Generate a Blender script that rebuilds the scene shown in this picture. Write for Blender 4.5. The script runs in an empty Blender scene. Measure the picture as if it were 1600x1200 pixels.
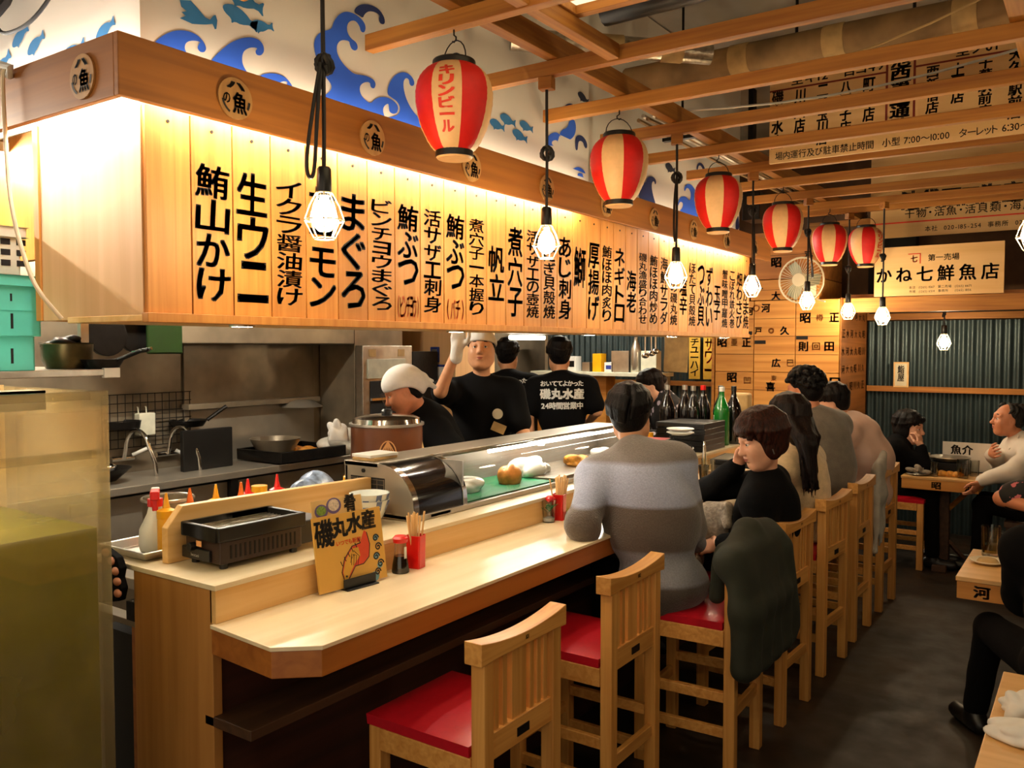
import bpy, bmesh, math, random
import numpy as np
from mathutils import Vector, Matrix, Euler, Quaternion
random.seed(7); np.random.seed(7)
PI = math.pi
SC = bpy.context.scene
COL = SC.collection

# ------------------------------------------------------------------ camera
cam_data = bpy.data.cameras.new('camera')
cam = bpy.data.objects.new('camera', cam_data); COL.objects.link(cam)
cam.location = (0, 0, 1.70)
cam.rotation_euler = (PI/2 + math.atan2(-58, 1335), 0, math.atan2(920, 1335))
cam_data.sensor_fit = 'HORIZONTAL'; cam_data.sensor_width = 36.0
cam_data.lens = 1335/1600*36.0
cam_data.clip_start = 0.05; cam_data.clip_end = 60
SC.camera = cam

# ------------------------------------------------------------------ world, view
world = bpy.data.worlds.new('world'); SC.world = world; world.use_nodes = True
bg = world.node_tree.nodes['Background']
bg.inputs['Color'].default_value = (1.0, 0.80, 0.58, 1); bg.inputs['Strength'].default_value = 0.42
SC.view_settings.view_transform = 'Standard'; SC.view_settings.look = 'None'
SC.view_settings.gamma = 1; SC.view_settings.use_curve_mapping = False
SC.view_settings.exposure = 1.2
SC.cycles.max_bounces = 6; SC.cycles.diffuse_bounces = 3; SC.cycles.glossy_bounces = 3
SC.cycles.transmission_bounces = 4; SC.cycles.transparent_max_bounces = 10
SC.cycles.caustics_reflective = False; SC.cycles.caustics_refractive = False
SC.cycles.sample_clamp_indirect = 4.0

# lamp strengths
BULB_E = 92.0; STRIP_E = 32.0; UP_E = 6.5; DOWN_E = 130.0; TUBE_E = 150.0

# ------------------------------------------------------------------ materials
def mat_new(name):
    m = bpy.data.materials.new(name); m.use_nodes = True
    nt = m.node_tree
    return m, nt, nt.nodes['Principled BSDF']
def hexc(h):
    h = h.lstrip('#'); v = [int(h[i:i+2], 16)/255 for i in (0, 2, 4)]
    return tuple(((c/12.92) if c <= .04045 else ((c+.055)/1.055)**2.4) for c in v) + (1,)
def C4(c): return hexc(c) if isinstance(c, str) else tuple(c)+((1,) if len(c) == 3 else ())
def plain(name, c, rough=.5, metal=0, var=.12, scale=14, bump=0, coat=0, spec=None, sheen=0):
    """principled with a little procedural mottling"""
    m, nt, b = mat_new(name); c = C4(c)
    tc = nt.nodes.new('ShaderNodeTexCoord'); no = nt.nodes.new('ShaderNodeTexNoise')
    no.inputs['Scale'].default_value = scale; no.inputs['Detail'].default_value = 3
    nt.links.new(tc.outputs['Object'], no.inputs['Vector'])
    rp = nt.nodes.new('ShaderNodeValToRGB')
    rp.color_ramp.elements[0].position = .3; rp.color_ramp.elements[1].position = .7
    rp.color_ramp.elements[0].color = tuple(x*(1-var) for x in c[:3])+(1,)
    rp.color_ramp.elements[1].color = tuple(min(1, x*(1+var)) for x in c[:3])+(1,)
    nt.links.new(no.outputs['Fac'], rp.inputs['Fac']); nt.links.new(rp.outputs['Color'], b.inputs['Base Color'])
    b.inputs['Roughness'].default_value = rough; b.inputs['Metallic'].default_value = metal
    if coat: b.inputs['Coat Weight'].default_value = coat
    if sheen: b.inputs['Sheen Weight'].default_value = sheen
    if spec is not None: b.inputs['Specular IOR Level'].default_value = spec
    if bump:
        bp = nt.nodes.new('ShaderNodeBump'); bp.inputs['Strength'].default_value = bump; bp.inputs['Distance'].default_value = .01
        nt.links.new(no.outputs['Fac'], bp.inputs['Height']); nt.links.new(bp.outputs['Normal'], b.inputs['Normal'])
    return m
def wood(name, c1, c2, axis=2, rough=.5, fine=60, coat=0, knots=0):
    m, nt, b = mat_new(name)
    tc = nt.nodes.new('ShaderNodeTexCoord'); mp = nt.nodes.new('ShaderNodeMapping')
    sc = [fine, fine, fine]; sc[axis] = fine*.035
    mp.inputs['Scale'].default_value = sc
    oi = nt.nodes.new('ShaderNodeObjectInfo'); ml = nt.nodes.new('ShaderNodeMath'); ml.operation = 'MULTIPLY'; ml.inputs[1].default_value = 37.0
    nt.links.new(oi.outputs['Random'], ml.inputs[0])
    ad = nt.nodes.new('ShaderNodeVectorMath'); ad.operation = 'ADD'
    nt.links.new(tc.outputs['Object'], mp.inputs['Vector'])
    nt.links.new(mp.outputs['Vector'], ad.inputs[0]); nt.links.new(ml.outputs[0], ad.inputs[1])
    n1 = nt.nodes.new('ShaderNodeTexNoise'); n1.inputs['Scale'].default_value = 1.0; n1.inputs['Detail'].default_value = 4; n1.inputs['Distortion'].default_value = .6
    nt.links.new(ad.outputs[0], n1.inputs['Vector'])
    rp = nt.nodes.new('ShaderNodeValToRGB')
    rp.color_ramp.elements[0].position = .32; rp.color_ramp.elements[1].position = .66
    rp.color_ramp.elements[0].color = C4(c1); rp.color_ramp.elements[1].color = C4(c2)
    nt.links.new(n1.outputs['Fac'], rp.inputs['Fac'])
    # per-object tone shift
    hs = nt.nodes.new('ShaderNodeHueSaturation'); mr = nt.nodes.new('ShaderNodeMapRange')
    mr.inputs['To Min'].default_value = .88; mr.inputs['To Max'].default_value = 1.1
    nt.links.new(oi.outputs['Random'], mr.inputs['Value']); nt.links.new(mr.outputs['Result'], hs.inputs['Value'])
    nt.links.new(rp.outputs['Color'], hs.inputs['Color']); nt.links.new(hs.outputs['Color'], b.inputs['Base Color'])
    b.inputs['Roughness'].default_value = rough
    if coat: b.inputs['Coat Weight'].default_value = coat; b.inputs['Coat Roughness'].default_value = .25
    bp = nt.nodes.new('ShaderNodeBump'); bp.inputs['Strength'].default_value = .06; bp.inputs['Distance'].default_value = .01
    nt.links.new(n1.outputs['Fac'], bp.inputs['Height']); nt.links.new(bp.outputs['Normal'], b.inputs['Normal'])
    return m
def emit(name, c, s):
    m, nt, b = mat_new(name); nt.nodes.remove(b)
    e = nt.nodes.new('ShaderNodeEmission'); e.inputs['Color'].default_value = C4(c); e.inputs['Strength'].default_value = s
    nt.links.new(e.outputs[0], nt.nodes['Material Output'].inputs['Surface']); return m
def pane(name, tint, gloss=.08, rough=.02, dirt=0):
    """thin clear glass: tinted transparency with a fresnel reflection"""
    m, nt, b = mat_new(name); nt.nodes.remove(b)
    t = nt.nodes.new('ShaderNodeBsdfTransparent'); t.inputs['Color'].default_value = C4(tint)
    g = nt.nodes.new('ShaderNodeBsdfGlossy'); g.inputs['Roughness'].default_value = rough
    lw = nt.nodes.new('ShaderNodeLayerWeight'); lw.inputs['Blend'].default_value = .25
    ma = nt.nodes.new('ShaderNodeMath'); ma.operation = 'MULTIPLY_ADD'; ma.inputs[1].default_value = .55; ma.inputs[2].default_value = gloss*.5
    nt.links.new(lw.outputs['Fresnel'], ma.inputs[0])
    mx = nt.nodes.new('ShaderNodeMixShader'); nt.links.new(ma.outputs[0], mx.inputs[0])
    nt.links.new(t.outputs[0], mx.inputs[1]); nt.links.new(g.outputs[0], mx.inputs[2])
    out = mx
    if dirt:
        d = nt.nodes.new('ShaderNodeBsdfDiffuse'); d.inputs['Color'].default_value = (.62, .52, .34, 1)
        tl = nt.nodes.new('ShaderNodeBsdfTranslucent'); tl.inputs['Color'].default_value = (.62, .52, .34, 1)
        m3 = nt.nodes.new('ShaderNodeMixShader'); m3.inputs[0].default_value = .5
        nt.links.new(d.outputs[0], m3.inputs[1]); nt.links.new(tl.outputs[0], m3.inputs[2])
        tc = nt.nodes.new('ShaderNodeTexCoord'); no = nt.nodes.new('ShaderNodeTexNoise'); no.inputs['Scale'].default_value = 9; no.inputs['Detail'].default_value = 6
        nt.links.new(tc.outputs['Object'], no.inputs['Vector'])
        mr = nt.nodes.new('ShaderNodeMapRange'); mr.inputs['From Min'].default_value = .35; mr.inputs['From Max'].default_value = .75
        mr.inputs['To Min'].default_value = dirt*.6; mr.inputs['To Max'].default_value = dirt*1.3
        nt.links.new(no.outputs['Fac'], mr.inputs['Value'])
        m2 = nt.nodes.new('ShaderNodeMixShader'); nt.links.new(mr.outputs['Result'], m2.inputs[0])
        nt.links.new(mx.outputs[0], m2.inputs[1]); nt.links.new(m3.outputs[0], m2.inputs[2]); out = m2
    nt.links.new(out.outputs[0], nt.nodes['Material Output'].inputs['Surface']); return m
def knit(name, c, scale=170, sheen=.3):
    m = plain(name, c, .95, var=.16, scale=22, sheen=sheen); nt = m.node_tree; b = nt.nodes['Principled BSDF']
    tc = nt.nodes.new('ShaderNodeTexCoord'); v = nt.nodes.new('ShaderNodeTexVoronoi'); v.inputs['Scale'].default_value = scale
    nt.links.new(tc.outputs['Object'], v.inputs['Vector'])
    bp = nt.nodes.new('ShaderNodeBump'); bp.inputs['Strength'].default_value = .5; bp.inputs['Distance'].default_value = .004
    nt.links.new(v.outputs['Distance'], bp.inputs['Height']); nt.links.new(bp.outputs['Normal'], b.inputs['Normal'])
    return m
def hairm(name, c, c2):
    m, nt, b = mat_new(name)
    tc = nt.nodes.new('ShaderNodeTexCoord'); mp = nt.nodes.new('ShaderNodeMapping'); mp.inputs['Scale'].default_value = (150, 150, 22)
    n = nt.nodes.new('ShaderNodeTexNoise'); n.inputs['Scale'].default_value = 1; n.inputs['Detail'].default_value = 3
    nt.links.new(tc.outputs['Object'], mp.inputs['Vector']); nt.links.new(mp.outputs['Vector'], n.inputs['Vector'])
    rp = nt.nodes.new('ShaderNodeValToRGB'); rp.color_ramp.elements[0].position = .35; rp.color_ramp.elements[1].position = .7
    rp.color_ramp.elements[0].color = C4(c); rp.color_ramp.elements[1].color = C4(c2)
    nt.links.new(n.outputs['Fac'], rp.inputs['Fac']); nt.links.new(rp.outputs['Color'], b.inputs['Base Color'])
    b.inputs['Roughness'].default_value = .5; b.inputs['Specular IOR Level'].default_value = .18
    bp = nt.nodes.new('ShaderNodeBump'); bp.inputs['Strength'].default_value = .7; bp.inputs['Distance'].default_value = .006
    nt.links.new(n.outputs['Fac'], bp.inputs['Height']); nt.links.new(bp.outputs['Normal'], b.inputs['Normal'])
    return m
def zbands(name, bands, rough=.95):
    """knit sweater: horizontal bands of wool colour by height in the garment"""
    m = knit(name, (.5, .5, .5)); nt = m.node_tree; b = nt.nodes['Principled BSDF']
    tc = nt.nodes.new('ShaderNodeTexCoord'); sx = nt.nodes.new('ShaderNodeSeparateXYZ'); nt.links.new(tc.outputs['Object'], sx.inputs[0])
    mr = nt.nodes.new('ShaderNodeMapRange'); mr.inputs['From Min'].default_value = bands[0][0]; mr.inputs['From Max'].default_value = bands[-1][0]
    nt.links.new(sx.outputs['Z'], mr.inputs['Value'])
    rp = nt.nodes.new('ShaderNodeValToRGB'); cr = rp.color_ramp; cr.interpolation = 'LINEAR'
    lo, hi = bands[0][0], bands[-1][0]
    while len(cr.elements) < len(bands): cr.elements.new(.5)
    for e, (z, c) in zip(cr.elements, bands): e.position = (z-lo)/(hi-lo); e.color = C4(c)
    nt.links.new(mr.outputs['Result'], rp.inputs['Fac'])
    no = nt.nodes.new('ShaderNodeTexNoise'); no.inputs['Scale'].default_value = 160; nt.links.new(tc.outputs['Object'], no.inputs['Vector'])
    mx = nt.nodes.new('ShaderNodeMixRGB'); mx.blend_type = 'OVERLAY'; mx.inputs[0].default_value = .35
    nt.links.new(rp.outputs['Color'], mx.inputs[1]); nt.links.new(no.outputs['Fac'], mx.inputs[2])
    nt.links.new(mx.outputs[0], b.inputs['Base Color']); return m

M = {}
M['board'] = wood('menu_board_wood', '#bd772c', '#d08d3e', 2, .55, 34)
M['pine'] = wood('honey_pine', '#c2843c', '#dba155', 2, .42, 46, coat=.15)
M['pine_x'] = wood('honey_pine_across', '#c2843c', '#dba155', 1, .42, 46, coat=.15)
M['fascia'] = wood('fascia_cedar', '#86501a', '#9f6122', 1, .5, 26, coat=.1)
M['fascia_x'] = wood('fascia_cedar_side', '#86501a', '#9f6122', 0, .5, 26, coat=.1)
M['joist'] = wood('joist_timber', '#93581c', '#b4772c', 0, .6, 40)
M['joist_y'] = wood('beam_timber', '#93581c', '#b4772c', 1, .6, 40)
M['counter'] = wood('counter_ash', '#e2cda4', '#f0dfbd', 1, .32, 14, coat=.35)
M['edge'] = wood('counter_edge', '#97561f', '#ae6a2b', 1, .4, 24, coat=.3)
M['ledge'] = wood('ledge_hinoki', '#dba85f', '#ecc385', 1, .45, 22, coat=.15)
M['ledge_z'] = wood('end_panel_ply', '#a97236', '#bd8747', 2, .5, 24)
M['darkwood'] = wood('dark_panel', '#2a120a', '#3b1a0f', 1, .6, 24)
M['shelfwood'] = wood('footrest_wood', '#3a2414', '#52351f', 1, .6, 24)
M['crate'] = wood('crate_pine', '#b8752b', '#d49445', 0, .55, 18)
M['crate_old'] = wood('crate_old', '#93581f', '#b87432', 0, .6, 18)
M['signwood'] = wood('sign_board', '#dcae6e', '#e6bb80', 0, .6, 16)
M['sidewood'] = wood('side_panel', '#cfa06c', '#dcae7c', 2, .5, 16)
M['box_ply'] = wood('table_top_ply', '#cf9d5a', '#dfb070', 0, .4, 20, coat=.2)
M['ink'] = plain('brush_ink', '#15100e', .6, var=.2, scale=40)
M['redink'] = plain('red_ink', '#e23a1e', .6)
M['white_ink'] = plain('white_print', '#e8e8e4', .7)
M['black'] = plain('black_plastic', '#0d0c0c', .38, var=.2)
M['blackmatte'] = plain('black_cloth', '#060506', .95, var=.2, scale=30, spec=.15)
M['cable'] = plain('cable_rubber', '#120d0b', .5)
M['browncase'] = plain('brown_enamel', '#2b1811', .4, var=.1)
M['steel'] = plain('stainless', '#a39a8c', .3, .6, var=.1, scale=5)
M['steel_dark'] = plain('stainless_worn', '#8a7d6a', .32, .55, var=.3, scale=3.5, bump=.05)
M['chrome'] = plain('chrome', '#d5d2cc', .12, 1)
M['alum'] = plain('aluminium', '#c9c4ba', .35, 1)
M['iron'] = plain('blackened_iron', '#171412', .45, .6, var=.35, scale=20, bump=.2)
M['red'] = plain('red_plastic', '#d4150f', .3, coat=.2)
M['redvinyl'] = plain('red_vinyl', '#c01628', .36, var=.05, coat=.3, bump=.03, scale=60)
M['yellow'] = plain('yellow_plastic', '#e8a50e', .35)
M['orange'] = plain('orange_plastic', '#dd6a10', .35)
M['white'] = plain('white_plastic', '#dcdad4', .4, var=.05)
M['cream'] = plain('cream_paint', '#d9cdb0', .7, var=.06, scale=3)
M['mural'] = plain('mural_white', '#ddd6c6', .75, var=.03, scale=2)
M['concrete'] = plain('ceiling_concrete', '#8f877a', .9, var=.18, scale=2.2, bump=.2)
M['dark'] = plain('dark_recess', '#14100d', .9)
M['wallbrown'] = plain('brown_wall', '#5b3c22', .8)
M['duct'] = plain('duct_wrap', '#8c6d45', .8, var=.35, scale=6, bump=.3)
M['tape'] = plain('duct_tape', '#b99760', .7, var=.2)
M['foil'] = plain('foil', '#b0a591', .3, .9, var=.3, bump=.4, scale=40)
M['corr'] = plain('corrugated_steel', '#39474a', .38, .45, var=.22, scale=3)
M['teal'] = plain('teal_crate', '#5ac5b4', .4, var=.06)
M['whitecrate'] = plain('white_crate', '#c9c7b4', .45)
M['bluewave1'] = plain('mural_blue', '#2a62d8', .7, var=.08, scale=4)
M['bluewave2'] = plain('mural_navy', '#1d2f63', .7, var=.08, scale=4)
M['fishblue'] = plain('mural_fish', '#2d74a8', .7)
M['fishdark'] = plain('mural_dark', '#1a2033', .7)
M['paperred'] = plain('lantern_red', '#d8140e', .55, var=.04, scale=50, bump=.05)
M['paperwhite'] = plain('lantern_cream', '#e9b87e', .55, var=.04, scale=50, bump=.05)
M['skin'] = plain('skin', '#d39a72', .5, var=.06, scale=30)
M['skin2'] = plain('skin_tan', '#c9825c', .5, var=.06, scale=30)
M['skin3'] = plain('skin_pale', '#d9a283', .5, var=.06, scale=30)
M['lips'] = plain('lips', '#a85546', .45)
M['eyew'] = plain('eye_white', '#e6ded4', .3)
M['hair_black'] = hairm('hair_black', '#040304', '#0e0a0b')
M['hair_brown'] = hairm('hair_brown', '#130705', '#3f1b10')
M['hair_dark'] = hairm('hair_dark_brown', '#070303', '#1c0d0a')
M['hair_grey'] = hairm('hair_grey', '#121110', '#3a3733')
M['green'] = plain('green_board', '#183a0a', .5)
M['greenglass'] = plain('green_bottle', '#0f6a1e', .12, coat=.5)
M['darkglass'] = plain('dark_bottle', '#0a0606', .12, coat=.5)
M['mat_green'] = plain('green_mat', '#0f7a48', .6)
M['copper'] = plain('brown_tub', '#6a3a1c', .38, var=.06, coat=.2)
M['gold'] = plain('embossed_gold', '#d9a06a', .4)
M['bluecover'] = plain('blue_cover', '#22337f', .5)
M['greyfur'] = plain('grey_fur', '#8e8272', .95, var=.3, scale=60, bump=.6)
M['olive'] = plain('olive_coat', '#1d2114', .85, var=.2, scale=9)
M['glass'] = pane('clear_glass', (.93, .95, .93), .08)
M['caseglass'] = pane('display_glass', (.96, .97, .96), .10)
M['tankglass'] = pane('acrylic', (.92, .89, .80), .08, dirt=.17)
M['amber'] = pane('amber_drink', (.75, .55, .2), .05)
M['food'] = plain('fried_food', '#c9872e', .7, var=.4, scale=40, bump=.5)
M['cloth_white'] = plain('white_towel', '#dcdad6', .9, var=.08, scale=18, bump=.2)
M['floor'] = None
def floor_mat():
    m, nt, b = mat_new('dark_concrete_floor')
    tc = nt.nodes.new('ShaderNodeTexCoord'); n = nt.nodes.new('ShaderNodeTexNoise'); n.inputs['Scale'].default_value = 1.7; n.inputs['Detail'].default_value = 8
    nt.links.new(tc.outputs['Object'], n.inputs['Vector'])
    rp = nt.nodes.new('ShaderNodeValToRGB'); e = rp.color_ramp.elements
    e[0].position = .4; e[0].color = C4('#181009'); e[1].position = .76; e[1].color = C4('#3d2d1b')
    nt.links.new(n.outputs['Fac'], rp.inputs['Fac']); nt.links.new(rp.outputs['Color'], b.inputs['Base Color'])
    n2 = nt.nodes.new('ShaderNodeTexNoise'); n2.inputs['Scale'].default_value = 7; n2.inputs['Detail'].default_value = 6
    nt.links.new(tc.outputs['Object'], n2.inputs['Vector'])
    mr = nt.nodes.new('ShaderNodeMapRange'); mr.inputs['To Min'].default_value = .3; mr.inputs['To Max'].default_value = .75
    nt.links.new(n2.outputs['Fac'], mr.inputs['Value']); nt.links.new(mr.outputs['Result'], b.inputs['Roughness'])
    return m
M['floor'] = floor_mat()
M['bulb'] = emit('lit_bulb', (1.0, .80, .50), BULB_E)
M['cage'] = plain('cage_wire_cream', '#f1dcb4', .4)
M['tube'] = emit('lit_tube', (1.0, .91, .76), STRIP_E)
M['tube_cool'] = emit('lit_tube_cool', (1.0, .93, .85), STRIP_E*1.5)
M['uptube'] = emit('lit_uplight', (1.0, .90, .72), UP_E)
M['uptube_cool'] = emit('lit_uplight_cool', (1.0, .97, .96), UP_E*2.2)
M['downlight'] = emit('lit_downlight', (1.0, .84, .6), DOWN_E)
M['added_kitchentube'] = emit('lit_added_kitchen_tube', (1.0, .9, .72), TUBE_E)
M['casetube'] = emit('lit_case_tube', (1.0, .93, .82), 22)
M['added_tanktube'] = emit('lit_added_tank_tube', (1.0, .88, .64), 46)
M['lightpanel'] = emit('lit_panel', (1.0, .78, .42), .75)

# ------------------------------------------------------------------ mesh builder
def chaikin(pts, n=2, closed=True):
    P = [Vector(p) for p in pts]
    for _ in range(n):
        m = len(P); Q = [] if closed else [P[0]]
        for i in range(m if closed else m-1):
            a, b = P[i], P[(i+1) % m]; Q += [a*.75+b*.25, a*.25+b*.75]
        if not closed: Q.append(P[-1])
        P = Q
    return [tuple(p) for p in P]
def soft(pts, n=2): return chaikin(pts, n, False)
class MB:
    def __init__(s): s.v = []; s.f = []; s.mi = []; s.cur = 0
    def add(s, vs, fs):
        o = len(s.v); s.v += [tuple(map(float, v)) for v in vs]; s.f += [tuple(i+o for i in f) for f in fs]; s.mi += [s.cur]*len(fs); return s
    def box(s, c, d, rz=0, rx=0, ry=0, taper=1.0):
        hx, hy, hz = d[0]/2, d[1]/2, d[2]/2
        vs = []
        R = Euler((rx, ry, rz)).to_matrix() if (rz or rx or ry) else None
        for z in (-1, 1):
            t = taper if z > 0 else 1
            for x, y in ((-1, -1), (1, -1), (1, 1), (-1, 1)):
                p = Vector((x*hx*t, y*hy*t, z*hz))
                if R: p = R @ p
                vs.append((p.x+c[0], p.y+c[1], p.z+c[2]))
        return s.add(vs, [(3, 2, 1, 0), (4, 5, 6, 7), (0, 1, 5, 4), (1, 2, 6, 5), (2, 3, 7, 6), (3, 0, 4, 7)])
    def b6(s, x0, x1, y0, y1, z0, z1): return s.box(((x0+x1)/2, (y0+y1)/2, (z0+z1)/2), (abs(x1-x0), abs(y1-y0), abs(z1-z0)))
    def prism(s, poly, axis, a, b):
        """2-D polygon extruded along an axis from a to b (axis 0: poly=(y,z); 1: (x,z); 2: (x,y))"""
        n = len(poly)
        def P(u, v, w): return ((w, u, v), (u, w, v), (u, v, w))[axis]
        vs = [P(u, v, a) for u, v in poly]+[P(u, v, b) for u, v in poly]
        fs = [tuple(range(n)), tuple(range(2*n-1, n-1, -1))]+[(i, (i+1) % n+0, (i+1) % n+n, i+n) for i in range(n)]
        return s.add(vs, fs)
    def tube(s, pts, r, n=8, cap=True, closed=False):
        pts = [Vector(p) for p in pts]; m = len(pts); rs = r if isinstance(r, (list, tuple)) else [r]*m
        vs = []; ref = None
        for i, p in enumerate(pts):
            if closed: t = pts[(i+1) % m]-pts[i-1]
            else: t = pts[min(i+1, m-1)]-pts[max(i-1, 0)]
            if t.length < 1e-9: t = Vector((0, 0, 1))
            t.normalize()
            if ref is None:
                ref = Vector((0, 0, 1)) if abs(t.z) < .9 else Vector((1, 0, 0))
            u = ref-t*ref.dot(t)
            if u.length < 1e-5: u = t.orthogonal()
            u.normalize(); ref = u; w = t.cross(u)
            for k in range(n):
                a = 2*PI*k/n; q = p+(u*math.cos(a)+w*math.sin(a))*rs[i]; vs.append(q)
        fs = []
        for i in range(m if closed else m-1):
            j = (i+1) % m
            for k in range(n): fs.append((i*n+k, i*n+(k+1) % n, j*n+(k+1) % n, j*n+k))
        if cap and not closed: fs += [tuple(range(n-1, -1, -1)), tuple((m-1)*n+k for k in range(n))]
        return s.add(vs, fs)
    def cyl(s, c, r, h, n=20, axis=2):
        d = [0, 0, 0]; d[axis] = h/2
        return s.tube([(c[0]-d[0], c[1]-d[1], c[2]-d[2]), (c[0]+d[0], c[1]+d[1], c[2]+d[2])], r, n)
    def lathe(s, prof, c=(0, 0, 0), n=24, close=True):
        vs = []; fs = []; m = len(prof)
        for r, z in prof:
            for k in range(n): a = 2*PI*k/n; vs.append((c[0]+r*math.cos(a), c[1]+r*math.sin(a), c[2]+z))
        for i in range(m-1):
            for k in range(n): fs.append((i*n+k, i*n+(k+1) % n, (i+1)*n+(k+1) % n, (i+1)*n+k))
        if close:
            if prof[0][0] > 1e-4: fs.append(tuple(range(n-1, -1, -1)))
            if prof[-1][0] > 1e-4: fs.append(tuple((m-1)*n+k for k in range(n)))
        return s.add(vs, fs)
    def ball(s, c, r, n=14, m=9, sq=(1, 1, 1)):
        vs = []; fs = []
        for i in range(m+1):
            t = PI*i/m
            for k in range(n):
                a = 2*PI*k/n; vs.append((c[0]+r*sq[0]*math.sin(t)*math.cos(a), c[1]+r*sq[1]*math.sin(t)*math.sin(a), c[2]+r*sq[2]*math.cos(t)))
        for i in range(m):
            for k in range(n): fs.append(((i+1)*n+k, (i+1)*n+(k+1) % n, i*n+(k+1) % n, i*n+k))
        return s.add(vs, fs)
    def build(s, name, mat, parent=None, loc=(0, 0, 0), rot=(0, 0, 0), bevel=0, smooth=False, solid=0, angle=None):
        me = bpy.data.meshes.new(name); me.from_pydata(s.v, [], s.f); me.validate()
        mats = mat if isinstance(mat, (list, tuple)) else [mat]
        for m_ in mats: me.materials.append(m_)
        if len(mats) > 1: me.polygons.foreach_set('material_index', s.mi[:len(me.polygons)])
        bm = bmesh.new(); bm.from_mesh(me); bmesh.ops.remove_doubles(bm, verts=bm.verts, dist=1e-6); bmesh.ops.recalc_face_normals(bm, faces=bm.faces); bm.to_mesh(me); bm.free()
        o = bpy.data.objects.new(name, me); COL.objects.link(o)
        if parent: o.parent = parent
        o.location = loc; o.rotation_euler = rot
        if smooth or bevel: me.polygons.foreach_set('use_smooth', [True]*len(me.polygons))
        if smooth: me.set_sharp_from_angle(angle=math.radians(angle or 40))
        if bevel:
            md = o.modifiers.new('bevel', 'BEVEL'); md.width = bevel; md.segments = 2; md.limit_method = 'ANGLE'; md.harden_normals = True
        if solid:
            md = o.modifiers.new('solid', 'SOLIDIFY'); md.thickness = solid; md.offset = 0
        return o
def tag(o, label=None, cat=None, group=None, kind=None):
    if label: o['label'] = label
    if cat: o['category'] = cat
    if group: o['group'] = group
    if kind: o['kind'] = kind
    return o
def thing(name, label, cat, loc=(0, 0, 0), rz=0, group=None):
    o = bpy.data.objects.new(name, None); COL.objects.link(o); o.empty_display_size = .1
    o.location = loc; o.rotation_euler = (0, 0, rz); return tag(o, label, cat, group)
def kids(o): return [c for c in bpy.data.objects if c.parent == o]
def dup(o, loc, rz=None, label=None, group=None, parent=None, tree=None):
    c = o.copy(); COL.objects.link(c)
    if parent: c.parent = parent
    else:
        c.location = loc
        if rz is not None: c.rotation_euler = (0, 0, rz)
        if label: c['label'] = label
        if group: c['group'] = group
    for k in kids(o): dup(k, None, parent=c)
    return c
def struct(o): o['kind'] = 'structure'; return o

# ------------------------------------------------------------------ lettering
_gl = {}
def glyph(ch, bold=.012):
    bold = 0; key = (ch, bold)
    if key not in _gl:
        cu = bpy.data.curves.new('g', 'FONT'); cu.body = ch; cu.resolution_u = 2; cu.offset = bold; cu.size = 1
        ob = bpy.data.objects.new('g', cu); COL.objects.link(ob)
        dg = bpy.context.evaluated_depsgraph_get(); me = bpy.data.meshes.new_from_object(ob.evaluated_get(dg))
        v = [(p.co.x, p.co.y) for p in me.vertices]; f = [tuple(p.vertices) for p in me.polygons]
        bpy.data.objects.remove(ob); bpy.data.curves.remove(cu); bpy.data.meshes.remove(me)
        _gl[key] = (v, f)
    return _gl[key]
def ext(v):
    xs = [a for a, b in v]; ys = [b for a, b in v]; return min(xs), max(xs), min(ys), max(ys)
class Plane:
    """a place for lettering: origin, right and up vectors"""
    def __init__(s, o, r, u): s.o = Vector(o); s.r = Vector(r); s.u = Vector(u)
    def p(s, x, y): q = s.o+s.r*x+s.u*y; return (q.x, q.y, q.z)
def fatten(b, n):
    """shifts that thicken a stroke; dense characters are thickened less"""
    if b < .007: return ((0, 0),)
    b = b*min(1, max(.38, 95/max(n, 1))); return ((-b, -b*.8), (b, -b*.8), (-b, b*.8), (b, b*.8))
def put_glyph(mb, pl, ch, cx, cy, w, h, bold=.012, fit=True, skew=0):
    v, f = glyph(ch, bold)
    if not v: return
    x0, x1, y0, y1 = ext(v); ew = max(x1-x0, .0001); eh = max(y1-y0, .0001)
    if fit:  # stretch the ink box to the cell, kana and narrow strokes keep their shape
        sx = w/max(ew, .62); sy = h/max(eh, .62)
    else: sx = sy = min(w, h)
    mx, my = (x0+x1)/2, (y0+y1)/2
    for du, dv in fatten(bold, len(v)): mb.add([pl.p(cx+(a+du-mx)*sx+(b-my)*skew*sx, cy+(b+dv-my)*sy) for a, b in v], f)
def column_text(mb, pl, s, x, ytop, w, h, bold=.016, gap=.06, skew=.05):
    n = len(s); ch = h/n
    for i, c in enumerate(s): put_glyph(mb, pl, c, x, ytop-ch*(i+.5), w, ch*(1-gap), bold, True, skew)
def row_text(mb, pl, s, cx, cy, h, bold=.008, wscale=1.0, align='c', spacing=1.0):
    """one printed line; h is the letter height"""
    xs = []; x = 0
    for c in s:
        if c == ' ': xs.append(None); x += .35; continue
        if c == '　': xs.append(None); x += .9; continue
        v, f = glyph(c, bold); a, b, _, _ = ext(v); wd = max(b-a, .12)
        if c in '一ー・.,:-~〜': wd = max(wd, .4)
        xs.append((x-a+(wd-(b-a))/2)); x += wd+.09*spacing
    tot = x*h*wscale/.9; ox = cx-(tot/2 if align == 'c' else (0 if align == 'l' else tot)); k = h/.9
    for c, xx in zip(s, xs):
        if xx is None: continue
        v, f = glyph(c, bold)
        for du, dv in fatten(bold, len(v)): mb.add([pl.p(ox+(a+du+xx)*k*wscale, cy+(b+dv-.36)*k) for a, b in v], f)

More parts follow.
